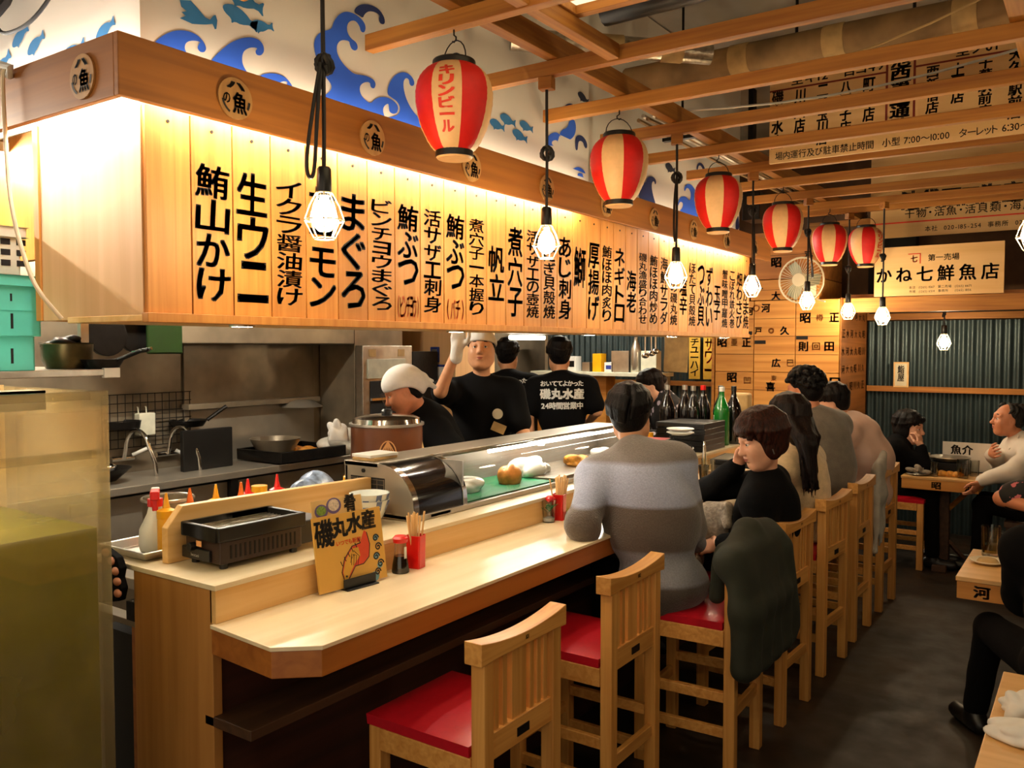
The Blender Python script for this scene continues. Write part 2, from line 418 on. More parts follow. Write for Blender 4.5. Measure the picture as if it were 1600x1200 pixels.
# ================================================================== the room
def slab(name, x0, x1, y0, y1, z0, z1, mat): return struct(MB().b6(x0, x1, y0, y1, z0, z1).build(name, mat))
slab('floor', -6, 3.2, -1.5, 9.2, -.1, 0, M['floor'])
slab('ceiling', -6, 3.2, -1.5, 9.2, 3.75, 3.85, M['concrete'])
slab('wall_kitchen', -5.55, -5.42, -1.5, 9.0, 0, 3.75, M['steel_dark'])
slab('wall_right', 2.6, 2.7, -1.5, 9.2, 0, 3.75, M['wallbrown'])
def corrugated(x0, x1, y, z0, z1, pitch=.072, amp=.014):
    mb = MB(); n = int((x1-x0)/pitch*6); vs = []; fs = []
    for i in range(n+1):
        x = x0+(x1-x0)*i/n; yy = y-amp*math.sin(2*PI*(x-x0)/pitch)
        vs += [(x, yy, z0), (x, yy, z1)]
    for i in range(n): fs.append((2*i, 2*i+2, 2*i+3, 2*i+1))
    mb.add(vs, fs); return mb
wb = corrugated(-1.83, 2.6, 8.62, 0, 1.94).build('wall_back', M['corr'], smooth=True, angle=80); struct(wb)
wk = corrugated(-5.42, -2.96, 8.62, 0, 1.94).build('wall_back_kitchen', M['corr'], smooth=True, angle=80); struct(wk)
slab('wall_back_upper', -5.42, 2.6, 8.7, 8.8, 0, 3.75, M['wallbrown'])
slab('trim_1', -1.82, 2.6, 8.555, 8.60, 1.285, 1.335, M['joist'])
slab('trim_2', -5.42, -2.96, 8.555, 8.60, 1.285, 1.335, M['joist'])
slab('trim_3', -1.82, 2.6, 8.52, 8.68, 1.95, 2.03, M['joist'])

# ------------------------------------------------------------------ the hood over the counter
XB = -2.30
hood = MB()
hood.b6(-2.42, XB-.012, 1.47, 6.56, 1.795, 2.43); hood.b6(-2.42, XB-.034, 1.47, 4.06, 2.43, 3.74); hood.b6(-2.42, -2.373, 4.06, 6.56, 2.43, 3.74)
hood.b6(-2.87, -2.42, 1.47, 1.60, 1.795, 3.74)
struct(hood.build('wall_hood', M['box_ply']))
so = MB(); so.b6(-2.72, -2.29, 1.445, 6.57, 1.775, 1.795); struct(so.build('trim_4', M['ledge'], bevel=.003))
# lower lip that the boards stand on
lip = MB().b6(-2.3, -2.268, 1.44, 6.57, 1.772, 1.80); struct(lip.build('trim_5', M['board'], bevel=.002))
# plain cladding that turns the corner to the left
sp = MB().b6(-2.87, -2.30, 1.446, 1.468, 1.785, 2.42); struct(sp.build('wall_hood_side', M['sidewood'], bevel=.002))
sp = MB().b6(-4.2, -2.90, 1.80, 1.84, 2.06, 2.6); struct(sp.build('wall_hood_recess', M['board']))
sp = MB().b6(-2.905, -2.872, 1.44, 1.85, 1.785, 2.42); struct(sp.build('trim_6', M['board'], bevel=.002))

# mural walls over the fascia
slab('wall_mural', -2.33, XB, 1.452, 4.066, 2.42, 3.74, M['mural'])
slab('wall_mural_far', -2.37, -2.36, 4.066, 6.56, 2.42, 3.74, M['mural'])
slab('wall_mural_left', -4.4, -2.302, 1.46, 1.468, 2.42, 3.74, M['mural'])
from mathutils.geometry import tessellate_polygon
def flat(mb, pl, pts):
    vs = [Vector((a, b, 0)) for a, b in pts]
    tr = tessellate_polygon([vs]); mb.add([pl.p(a, b) for a, b in pts], [tuple(t) for t in tr])
WAVES = {
'A':[(2.143,2.584),(2.17,2.6),(2.2,2.633),(2.171,2.657),(2.137,2.676),(2.115,2.731),(2.11,2.763),(2.123,2.792),(2.15,2.816),(2.196,2.836),(2.204,2.863),(2.228,2.896),(2.26,2.92),(2.3,2.928),(2.341,2.923),(2.366,2.907),(2.369,2.888),(2.358,2.871),(2.341,2.873),(2.337,2.89),(2.316,2.904),(2.288,2.895),(2.271,2.873),(2.273,2.847),(2.291,2.832),(2.32,2.826),(2.328,2.808),(2.315,2.793),(2.295,2.793),(2.285,2.808),(2.283,2.821),(2.243,2.813),(2.223,2.793),(2.219,2.771),(2.226,2.751),(2.25,2.729),(2.282,2.714),(2.31,2.707),(2.348,2.714),(2.381,2.717),(2.412,2.712),(2.422,2.697),(2.411,2.678),(2.391,2.68),(2.39,2.698),(2.364,2.693),(2.339,2.676),(2.333,2.657),(2.343,2.636),(2.372,2.622),(2.393,2.62),(2.415,2.641),(2.45,2.659),(2.495,2.665),(2.532,2.656),(2.548,2.641),(2.541,2.618),(2.517,2.607),(2.495,2.611),(2.493,2.629),(2.49,2.644),(2.463,2.625),(2.459,2.603),(2.472,2.581),(2.485,2.554),(2.139,2.554)],
'B':[(2.504,2.67),(2.486,2.675),(2.485,2.694),(2.5,2.729),(2.533,2.765),(2.579,2.787),(2.617,2.786),(2.641,2.77),(2.644,2.752),(2.627,2.741),(2.612,2.747),(2.612,2.764),(2.593,2.768),(2.577,2.748),(2.579,2.717),(2.597,2.678),(2.635,2.642),(2.689,2.619),(2.734,2.599),(2.734,2.567),(2.499,2.557),(2.481,2.586),(2.513,2.596),(2.55,2.614),(2.559,2.641),(2.541,2.662)],
'C':[(2.307,2.931),(2.317,2.953),(2.35,2.976),(2.401,2.989),(2.445,2.985),(2.471,2.964),(2.474,2.943),(2.462,2.934),(2.444,2.934),(2.44,2.951),(2.445,2.964),(2.418,2.968),(2.384,2.96),(2.363,2.942),(2.354,2.924),(2.333,2.929)],
'D':[(1.491,2.583),(1.515,2.61),(1.547,2.634),(1.579,2.649),(1.612,2.655),(1.645,2.651),(1.665,2.635),(1.672,2.62),(1.664,2.606),(1.647,2.603),(1.639,2.613),(1.645,2.627),(1.652,2.635),(1.623,2.631),(1.6,2.619),(1.594,2.6),(1.602,2.586),(1.61,2.557),(1.483,2.555)],
'E':[(1.684,2.584),(1.714,2.619),(1.756,2.661),(1.8,2.689),(1.837,2.704),(1.869,2.707),(1.889,2.697),(1.895,2.675),(1.881,2.656),(1.862,2.653),(1.857,2.665),(1.869,2.678),(1.837,2.671),(1.811,2.652),(1.804,2.629),(1.807,2.605),(1.829,2.583),(1.841,2.552),(1.672,2.549)],
'F':[(1.861,2.578),(1.887,2.598),(1.927,2.613),(1.968,2.616),(1.998,2.605),(2.017,2.583),(2.022,2.56),(1.991,2.557),(1.981,2.579),(1.995,2.602),(1.96,2.593),(1.943,2.572),(1.835,2.556)],
'G':[(3.509,2.58),(3.544,2.637),(3.617,2.681),(3.639,2.733),(3.669,2.766),(3.73,2.787),(3.769,2.779),(3.777,2.76),(3.753,2.739),(3.73,2.747),(3.692,2.735),(3.684,2.718),(3.715,2.708),(3.753,2.755),(3.769,2.803),(3.84,2.83),(3.856,2.87),(3.905,2.889),(3.926,2.864),(3.922,2.822),(3.897,2.792),(3.848,2.766),(3.833,2.73),(3.849,2.7),(3.906,2.678),(3.923,2.656),(3.898,2.647),(3.865,2.65),(3.882,2.624),(3.948,2.652),(4.007,2.645),(4.033,2.624),(4.025,2.601),(3.999,2.606),(3.999,2.623),(3.948,2.618),(3.94,2.6),(3.973,2.581),(3.999,2.525),(3.502,2.529)],
'G2':[(3.922,2.805),(3.98,2.824),(4.032,2.806),(4.049,2.776),(4.032,2.758),(4.011,2.768),(3.997,2.791),(3.955,2.787),(3.947,2.76),(3.944,2.735),(3.922,2.731),(3.917,2.763)],
'G3':[(3.8,2.91),(3.808,2.936),(3.855,2.96),(3.904,2.963),(3.926,2.947),(3.88,2.932),(3.84,2.919)],
'H':[(5.409,2.612),(5.456,2.644),(5.463,2.671),(5.431,2.679),(5.399,2.668),(5.384,2.641),(5.379,2.665),(5.407,2.701),(5.454,2.718),(5.519,2.724),(5.569,2.702),(5.594,2.728),(5.593,2.761),(5.559,2.785),(5.518,2.785),(5.489,2.752),(5.477,2.769),(5.493,2.794),(5.542,2.816),(5.608,2.819),(5.66,2.797),(5.72,2.766),(5.791,2.729),(5.812,2.596),(5.725,2.593),(5.393,2.591)],
'I':[(5.699,2.929),(5.687,2.95),(5.707,2.98),(5.75,2.997),(5.802,2.994),(5.848,2.968),(5.857,2.942),(5.813,2.935),(5.803,2.96),(5.759,2.979),(5.724,2.967),(5.716,2.945)],
'J':[(4.798,2.696),(4.892,2.723),(4.898,2.747),(4.932,2.766),(4.988,2.774),(5.03,2.763),(5.038,2.74),(5.017,2.727),(5.009,2.747),(4.981,2.743),(4.968,2.711),(4.989,2.66),(5.033,2.606),(5.04,2.576),(4.786,2.584)],
'K':[(6.489,2.693),(6.509,2.725),(6.54,2.715),(6.55,2.675),(6.555,2.619),(6.471,2.602),(6.479,2.662)]}
WHALE = [(1.581,2.738),(1.619,2.748),(1.641,2.734),(1.669,2.714),(1.686,2.712),(1.698,2.728),(1.707,2.733),(1.713,2.718),(1.709,2.691),(1.703,2.688),(1.695,2.702),(1.669,2.692),(1.623,2.68),(1.58,2.684),(1.6,2.697),(1.586,2.704),(1.604,2.712),(1.586,2.72)]
plm = Plane((XB+.0025, 0, 0), (0, 1, 0), (0, 0, 1)); plf = Plane((-2.357, 0, 0), (0, 1, 0), (0, 0, 1)); pll = Plane((0, 1.457, 0), (1, 0, 0), (0, 0, 1))
FISH = [(-.5, .0), (-.42, .1), (-.2, .2), (.1, .17), (.32, .05), (.5, .2), (.46, .02), (.52, -.14), (.32, -.03), (.05, -.16), (-.12, -.17), (-.2, -.26), (-.22, -.15), (-.42, -.1)]
FISH2 = chaikin(FISH, 1)
def fish(mb, pl, x, y, L, a=0, flip=1):
    flat(mb, pl, [(x+flip*L*(u*math.cos(a)-v*math.sin(a)), y+L*(u*math.sin(a)+v*math.cos(a))) for u, v in FISH2])
paint = thing('painted_mural', 'painted mural of blue curling waves and fish on the white wall above the hood', 'mural', (XB, 3, 2.6))
def paintpart(name, mb, mat): o = mb.build(name, mat); o.parent = paint; o.matrix_parent_inverse = Matrix.Translation((-XB, -3, -2.6)); return o
for k, pts in WAVES.items():
    mb = MB(); flat(mb, plf if k in 'HIJK' else plm, chaikin(pts))
    paintpart('wave', mb, M['bluewave2' if k in ('C', 'J', 'I', 'G2', 'G3', 'K') else 'bluewave1'])
mb = MB(); flat(mb, plm, WHALE); paintpart('whale', mb, M['fishblue'])
for x, y, L, a, m_ in [(1.80, 2.755, .14, -.2, 'fishblue'), (1.815, 2.815, .16, -.15, 'fishblue'), (3.30, 2.752, .13, -.1, 'fishblue'), (3.215, 2.712, .12, -.1, 'fishblue'), (3.40, 2.70, .13, -.15, 'fishblue'), (3.455, 2.755, .12, -.1, 'fishblue'), (1.885, 2.752, .1, .2, 'fishblue'), (4.0, 3.02, .12, -.2, 'fishdark'), (3.66, 3.225, .14, -.1, 'fishdark'), (3.76, 3.2, .12, -.1, 'fishdark'), (2.05, 2.98, .1, -.2, 'fishblue'), (2.95, 2.93, .13, -.1, 'fishdark')]:
    mb = MB(); fish(mb, plm, x, y, L, a); paintpart('fish', mb, M[m_])
for x, y, L, a in [(4.9+.1, 2.88, .12, 0), (5.25, 2.87, .16, -.1), (4.75, 2.9, .12, .1), (6.3, 2.85, .12, 0)]:
    mb = MB(); fish(mb, plf, x, y, L, a); paintpart('fish', mb, M['fishdark'])
for x, y, L, a in [(-3.0, 2.735, .12, .35), (-2.9, 2.69, .12, .35), (-2.49, 2.652, .11, .3), (-2.68, 2.615, .16, .2), (-3.13, 2.66, .14, .5)]:
    mb = MB(); fish(mb, pll, x, y, L, a); paintpart('fish', mb, M['fishblue'])

# fascia boards that hide the lamp strips, with round wooden badges
XF = -2.18
fas = thing('fascia_board', 'long brown cedar fascia board with round badges over the menu boards', 'fascia', (XF, 4, 2.375))
MB().b6(-.022, 0, 1.31-4, 2.78, 0, .17).build('board', M['fascia'], fas, bevel=.003)
fasl = thing('fascia_board', 'dark end of the fascia turning left round the hood corner', 'fascia', (-2.18, 1.31, 2.375))
MB().b6(-2.1, -.022, 0, .022, 0, .17).build('board', M['fascia_x'], fasl, bevel=.003)
BADGE = wood('badge_wood', '#9c6f3c', '#b3854c', 2, .5, 30)
def badge(par, pl, x, y):
    mb = MB(); n = 28
    vs = [pl.p(x+.062*math.cos(2*PI*k/n), y+.062*math.sin(2*PI*k/n)) for k in range(n)]
    off = pl.r.cross(pl.u)*.006
    vs2 = [tuple(Vector(v)+off) for v in vs]
    mb.add(vs+vs2, [tuple(range(n, 2*n))]+[(k, (k+1) % n, (k+1) % n+n, k+n) for k in range(n)])
    b = mb.build('badge', BADGE, par)
    p2 = Plane(Vector(pl.p(0, 0))+off*1.25, pl.r, pl.u); t = MB()
    put_glyph(t, p2, '魚', x+.014, y-.012, .05, .062, .03); put_glyph(t, p2, 'の', x-.033, y-.004, .024, .03, .02)
    put_glyph(t, p2, 'ハ', x, y+.038, .06, .02, .05)
    for k in range(9):
        a = PI*1.06+k*.1; a2 = a+.1
        t.add([p2.p(x+r*math.cos(q), y+r*math.sin(q)) for q, r in ((a, .052), (a2, .052), (a2, .045), (a, .045))], [(0, 1, 2, 3)])
    for k in range(5):
        a = -.55+k*.1; a2 = a+.1
        t.add([p2.p(x+r*math.cos(q), y+r*math.sin(q)) for q, r in ((a, .053), (a2, .053), (a2, .045), (a, .045))], [(0, 1, 2, 3)])
    t.build('lettering', M['ink'], b)
plb = Plane((.0005, 0, 0), (0, 1, 0), (0, 0, 1))
for y in (1.682, 2.275, 2.863, 3.45, 4.042, 4.633, 5.216, 5.808, 6.398): badge(fas, plb, y-4, .075)
badge(fasl, Plane((0, -.0005, 0), (1, 0, 0), (0, 0, 1)), -.17, .075)

# lamp strips behind the fascia
def strip(name, label, dims, loc, mat, cat='strip light', parts=True):
    t = thing(name, label, cat, loc)
    MB().box((0, 0, 0), dims).build('diffuser', mat, t)
    d2 = (dims[0] if dims[0] > .1 else .03, dims[1] if dims[1] > .1 else .03, .012)
    MB().box((0, 0, dims[2]/2+.006 if not label.startswith('up') else -dims[2]/2-.006), d2).build('housing', M['white'], t); return t
strip('strip_light', 'lit strip hidden behind the fascia over the near menu boards', (.022, 2.45, .018), (-2.225, 2.70, 2.425), M['tube'])
strip('strip_light', 'lit strip hidden behind the fascia over the farthest menu boards', (.022, 1.45, .018), (-2.225, 5.72, 2.425), M['tube'])
strip('strip_light', 'lit strip behind the fascia on the left side of the hood', (.75, .022, .018), (-2.62, 1.385, 2.425), M['tube_cool'])
strip('uplight_strip', 'uplight strip lying behind the fascia below the wave mural', (.022, 2.5, .018), (-2.235, 2.75, 2.50), M['uptube'])
strip('uplight_strip', 'uplight strip behind the fascia below the far end of the mural', (.022, 1.5, .018), (-2.26, 5.6, 2.50), M['uptube'])
strip('uplight_strip', 'uplight strip behind the fascia below the fish on the left wall', (1.1, .022, .018), (-2.85, 1.385, 2.50), M['uptube_cool'])
for k, (x, y) in enumerate([(-2.40, 1.87), (-2.45, 3.1), (-2.45, 4.35), (-2.40, 5.4), (-2.40, 6.35)]):
    t = thing('downlight', ['round downlight in the hood underside nearest the tank', 'round downlight in the hood underside beside the raised glove', 'round downlight in the hood underside above the glass case end', 'round downlight in the hood underside above the dark bottles', 'round downlight in the hood underside at the far end'][k], 'downlight', (x, y, 1.775), group='downlights under the hood')
    MB().cyl((0, 0, -.004), .032, .006, 20).build('lens', M['downlight'], t)
    MB().lathe([(.034, -.008), (.044, -.008), (.044, 0), (.034, 0)], close=False).build('rim', M['chrome'], t)

# ------------------------------------------------------------------ menu boards, one thing each
EDGES = [1.449+.1514*k for k in range(35)]
MENU = ['', '鮪山かけ', '生ウニ', 'イクラ醤油漬け', 'サーモン', 'まぐろ', 'ビンチョウまぐろ', '鮪ぶつ|(ビンチョウ)', '活サザエ刺身', '鮪ぶつ|(バチ)', '煮穴子一本握り', '帆立', '煮穴子', '活サザエの壺焼', '赤にぎ貝殻焼', 'あじ刺身', '鰤', '厚揚げ', '鮪ほほ肉炙り', 'ネギトロ', '海老', '磯丸漁盛り合わせ', '鮪ほほ肉炒め', '海鮮サラダ', 'イカの磯丸焼', '塩辛', 'ほたて貝殻焼', 'つぶ貝', 'ずわい', '玉子', '蟹味噌甲羅焼', 'こぼれ鉄火巻', '畑わさび', '鮪かま焼']
SPARSE = {'帆立': (.20, .26), '海老': (.18, .26), '鰤': (.2, .42), '塩辛': (.2, .33), '玉子': (.16, .26)}
pb = Plane((XB+.0165, 0, 0), (0, 1, 0), (0, 0, 1))
for i, s in enumerate(MENU):
    y0 = EDGES[i]; y1 = EDGES[i+1] if i < len(EDGES)-1 else y0+.15; main, _, sub = s.partition('|')
    if i == 0: lab = 'blank wooden board at the near corner of the menu row'
    else: lab = 'wooden menu board brush-lettered %s%s' % (main, (' with red note %s' % sub) if sub else '')
    t = thing('menu_board', lab, 'menu board', (0, 0, 0), group='wooden menu boards on the hood')
    t.location = (XB, (y0+y1)/2, 1.80)
    j = random.uniform(-.004, .004)
    MB().b6(-.012+j*.3, .015, y0-(y0+y1)/2+.0022, y1-(y0+y1)/2-.0022, 0, .60).build('board', M['board'], t, bevel=.002)
    MB().cyl((.016, 0, .565), .005, .004, 10, 0).build('nail', M['iron'], t)
    if main:
        mb = MB(); pl = Plane((.0165, 0, 0), (0, 1, 0), (0, 0, 1)); w = (y1-y0)*.78
        top, bot = .455, .03
        if main in SPARSE: top, bot = .455-.02, SPARSE[main][0]*.5
        if sub: bot = .135
        n = len(main); top = min(top, bot+n*.125) if not (n < 4 and main not in SPARSE) else top
        if n == 1: top, bot = .42, .20
        column_text(mb, pl, main, 0, top+.01, w*(1.0 if n < 5 else .9), top-bot, .022 if n < 5 else .018)
        mb.build('lettering', M['ink'], t)
        if sub:
            mb = MB(); k = len(sub); ww = (y1-y0)*.9/k
            for q, c in enumerate(sub): put_glyph(mb, pl, c, -(y1-y0)*.45+ww*(q+.5), .06, ww*.95, .085, .012)
            mb.build('red_note', M['redink'], t)

# ================================================================== the bar counter
CT = thing('bar_counter', 'long pale timber bar counter with brown edge and raised back ledge', 'counter', (-2.0, 1.45, 0))
def cp(mb, name, mat, **k): o = mb.build(name, mat, CT, **k); o.location = (2.0, -1.45, 0); return o
top = [(-2.017, 1.45), (-1.735, 1.425), (-1.635, 1.512), (-1.635, 7.25), (-2.017, 7.25)]
cp(MB().prism(top, 2, .918, .93), 'counter_top', M['counter'], bevel=.002)
ins = [(-2.017, 1.454), (-1.737, 1.43), (-1.64, 1.515), (-1.64, 7.25), (-2.017, 7.25)]
cp(MB().prism(ins, 2, .845, .918), 'edge_apron', M['edge'], bevel=.003)
cp(MB().b6(-2.62, -2.0, 1.455, 7.25, 1.024, 1.04), 'ledge', M['counter'], bevel=.002)
cp(MB().b6(-2.03, -2.004, 1.46, 7.25, .93, 1.024), 'riser', M['ledge'], bevel=.002)
cp(MB().b6(-2.40, -2.02, 1.46, 1.49, 0, 1.024), 'end_panel', M['ledge_z'], bevel=.002)
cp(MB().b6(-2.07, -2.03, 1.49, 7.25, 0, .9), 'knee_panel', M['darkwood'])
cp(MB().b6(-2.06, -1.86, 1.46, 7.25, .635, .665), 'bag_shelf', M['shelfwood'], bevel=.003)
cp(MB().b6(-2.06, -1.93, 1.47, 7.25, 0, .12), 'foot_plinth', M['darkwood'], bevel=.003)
g = thing('service_gate', 'dark cupboard with a reddish timber frame left of the counter end panel', 'cupboard', (-2.52, 1.5, 0))
MB().b6(-.12, .07, -.005, .3, 0, .80).build('body', M['dark'], g)
MB().b6(.07, .105, -.02, .02, 0, .84).build('frame_post', M['edge'], g, bevel=.002)
MB().b6(-.2, .11, -.03, .02, .84, .86).build('top_rail', M['steel_dark'], g, bevel=.002)
MB().b6(.066, .112, -.035, .03, .86, .92).build('latch', M['iron'], g, bevel=.003)
pt = MB().prism([(1.52, 1.041), (2.40, 1.041), (2.40, 1.195), (1.575, 1.212), (1.52, 1.15)], 0, -2.345, -2.315).build('partition_board', M['ledge'], bevel=.003)
tag(pt, 'upright wooden board on the ledge behind the table grill', 'board')

# ------------------------------------------------------------------ chairs
def make_chair():
    t = thing('bar_chair', '', 'chair')
    hw = .195; p = .045
    for sx, nm in ((-1, 'front'), (1, 'back')):
        for sy in (-1, 1):
            x = -.42+p/2 if sx < 0 else 0-p/2
            MB().box((x, sy*(hw-p/2), (.60 if sx < 0 else .875)/2), (p, p, .60 if sx < 0 else .875)).build('leg', M['pine'], t, bevel=.004)
    ap = MB()
    for sy in (-1, 1): ap.b6(-.375, -.045, sy*(hw-.008)-.012, sy*(hw-.008)+.012-.016*(sy > 0) if 0 else sy*(hw-.008)+.012, .535, .60)
    ap.b6(-.412, -.39, -.15, .15, .535, .60)
    ap.build('seat_frame', M['pine_x'], t, bevel=.003)
    s = MB(); n = 10
    vs = []; fs = []
    for i in range(n+1):
        for j in range(n+1):
            x = -.425+.375*i/n; y = -.2+.4*j/n
            e = min(i, n-i, j, n-j)/n; vs.append((x, y, .632+.018*min(1, e*3.2)**.5))
    for i in range(n):
        for j in range(n): fs.append((i*(n+1)+j, (i+1)*(n+1)+j, (i+1)*(n+1)+j+1, i*(n+1)+j+1))
    s.add(vs, fs); m = n+1
    rim = [i*m for i in range(m)]+[n*m+j for j in range(1, m)]+[i*m+n for i in range(n-1, -1, -1)]+[j for j in range(n-1, 0, -1)]
    lo = [(vs[k][0]*.995-.001, vs[k][1]*.985, .601) for k in rim]; b0 = len(vs); s.v += lo
    R = len(rim); s.f += [(rim[k], rim[(k+1) % R], b0+(k+1) % R, b0+k) for k in range(R)]; s.f.append(tuple(b0+k for k in range(R))); s.mi += [0]*(R+1)
    s.build('seat_cushion', M['redvinyl'], t, smooth=True, angle=60)
    # top rail: deeper at its ends, scooped on top
    r = MB(); N = 16; prof = []
    for i in range(N+1):
        y = -.215+.43*i/N; q = abs(y)/.215
        prof.append((y, .925-.022*(1-q*q)*(1 if q < .93 else 1)))
    poly = [(y, z) for y, z in prof]+[(.215, .862), (.15, .866), (-.15, .866), (-.215, .862)]
    r.prism(poly, 0, -.052, .006); r.build('top_rail', M['pine_x'], t, bevel=.003)
    MB().b6(-.04, -.008, -.152, .152, .585, .66).build('lower_rail', M['pine_x'], t, bevel=.003)
    for y, w in ((-.118, .022), (-.078, .022), (-.008, .072), (.058, .022), (.095, .022), (.13, .022)):
        MB().b6(-.033, -.015, y-w/2, y+w/2, .655, .87).build('slat', M['pine'], t, bevel=.002)
    for sy in (-1, 1):
        for z in (.33, .19): MB().b6(-.38, -.04, sy*.172-.011, sy*.172+.011, z-.02, z+.02).build('stretcher', M['pine_x'], t, bevel=.003)
    MB().b6(-.034, -.012, -.155, .155, .24, .285).build('stretcher', M['pine_x'], t, bevel=.003)
    MB().b6(-.41, -.388, -.155, .155, .24, .285).build('stretcher', M['pine_x'], t, bevel=.003)
    MB().b6(-.008, -.0055, -.03, .03, .607, .632).build('number_tag', M['black'], t)
    return t
CH = [(-1.315, 1.975, 0, 'nearest empty bar chair with red seat, numbered 101', '101'), (-1.34, 2.735, 0, 'empty bar chair with red seat, second from the camera', '102'),
      (-1.14, 3.35, .04, 'bar chair with the dark green coat hanging on it', '103'), (-1.12, 3.965, -.04, 'bar chair under the woman in the black sweater', '104'),
      (-1.12, 4.66, -.07, 'bar chair with a cream handbag, under the long-haired woman', '105'), (-1.12, 5.30, -.02, 'bar chair under the man in the olive grey sweater', '106'),
      (-1.11, 5.98, -.03, 'bar chair under the man in the pale pink shirt', '107')]
c0 = make_chair(); chairs = []
for i, (x, y, rz, lab, num) in enumerate(CH):
    if i == 0: c = c0; c.location = (x, y, 0); c['label'] = lab; c['group'] = 'timber bar chairs along the counter'
    else: c = dup(c0, (x, y, 0), rz, lab, 'timber bar chairs along the counter')
    chairs.append((c, num))
c = dup(c0, (-1.50, 7.25, 0), PI, 'timber chair behind the woman in black at the far table'); c.scale = (1, 1, .85); del c['group']
for c, num in chairs:
    mb = MB(); row_text(mb, Plane((.0075, 0, .888), (0, 1, 0), (0, 0, 1)), num, 0, 0, .016, .02); mb.build('number_mark', M['ink'], c)


# ------------------------------------------------------------------ things on the counter
def table_grill():
    t = thing('table_grill', 'black and brown table top gas grill on the ledge near the tank', 'grill', (-2.205, 1.72, 1.04), -.03)
    b = MB().b6(-.085, .09, -.155, .15, .015, .085); b.build('body', M['browncase'], t, bevel=.006)
    tp = MB()
    for a in ((-.095, -.08, -.165, .16), (.085, .1, -.165, .16), (-.08, .085, -.165, -.15), (-.08, .085, .145, .16)): tp.b6(a[0], a[1], a[2], a[3], .085, .128)
    tp.build('tray_rim', M['black'], t, bevel=.004)
    MB().b6(-.08, .085, -.15, .145, .085, .092).build('drip_pan', M['foil'], t)
    sh = MB()
    for k in range(9): sh.b6(-.076+.018*k, -.074+.018*k, -.145, .14, .108, .111)
    sh.build('grill_bars', M['foil'], t)
    v = MB()
    for k in range(15): v.b6(.0895, .0912, -.12+k*.017, -.114+k*.017, .03, .07)
    v.build('vent_slots', M['dark'], t)
    MB().b6(-.09, .05, -.165, -.15, .02, .055).build('control_panel', M['black'], t, bevel=.003)
    k = MB().cyl((-.03, -.17, .06), .013, .022, 16, 1).build('knob', M['black'], t, bevel=.002)
    mb = MB(); row_text(mb, Plane((.0, -.1658, .035), (1, 0, 0), (0, 0, 1)), 'Iwatani', -.02, 0, .012, .012); mb.build('brand_mark', M['white_ink'], t)
    MB().b6(-.012, .014, -.1662, -.1655, .063, .08).build('sticker', M['gold'], t)
    MB().b6(-.005, .025, .1003, .1007, .1, .11).build('rating_plate', M['white'], t) if 0 else None
    f = MB()
    for x in (-.07, .07):
        for y in (-.13, .13): f.cyl((x, y, .0075), .012, .015, 12)
    f.build('feet', M['black'], t)
    MB().b6(-.08, .08, .15, .27, .02, .095).build('gas_cover', M['black'], t, bevel=.005)
    return t
table_grill()
def lathe_thing(name, label, cat, loc, parts, group=None, n=24, rz=0):
    t = thing(name, label, cat, loc, rz, group)
    for nm, prof, mat in parts: MB().lathe(prof, n=n, close=False).build(nm, mat, t, smooth=True, angle=35)
    return t
# striped rice bowls, two nested
def stripe_bowl(z, lab):
    t = thing('rice_bowl', lab, 'bowl', (-2.215, 2.285, z), .4, 'striped rice bowls')
    prof = [(.0, .006), (.028, .004), (.03, 0), (.033, 0), (.034, .012), (.05, .035), (.068, .075), (.074, .098), (.071, .098), (.064, .075), (.045, .034), (.0, .016)]
    MB().lathe(prof, n=36, close=False).build('bowl', [plain('bowl_glaze', '#d8dcd6', .25, coat=.4)], t, smooth=True, angle=60)
    mb = MB()
    for k in range(9):
        a = 2*PI*k/9
        pts = [(.0525, .04), (.0695, .078)] if k % 2 else [(.062, .06), (.0755, .097)]
        (r0, z0), (r1, z1) = pts; w = .011
        vs = []
        for r, zz, in ((r0, z0), (r1, z1)):
            for s in (-1, 1): vs.append(((r+.0008)*math.cos(a+s*w/r), (r+.0008)*math.sin(a+s*w/r), zz))
        mb.add(vs, [(0, 1, 3, 2)])
    mb.build('stripes', plain('bowl_blue', '#5a6c96', .3), t); return t
stripe_bowl(1.04, 'lower of two nested blue striped rice bowls by the glass case'); stripe_bowl(1.064, 'upper of two nested blue striped rice bowls by the glass case')
d = lathe_thing('small_dish', 'small white dish behind the menu card', 'dish', (-2.16, 2.03, 1.04), [('dish', [(0, .005), (.03, 0), (.05, .02), (.047, .022), (.03, .006), (0, .008)], M['white'])])

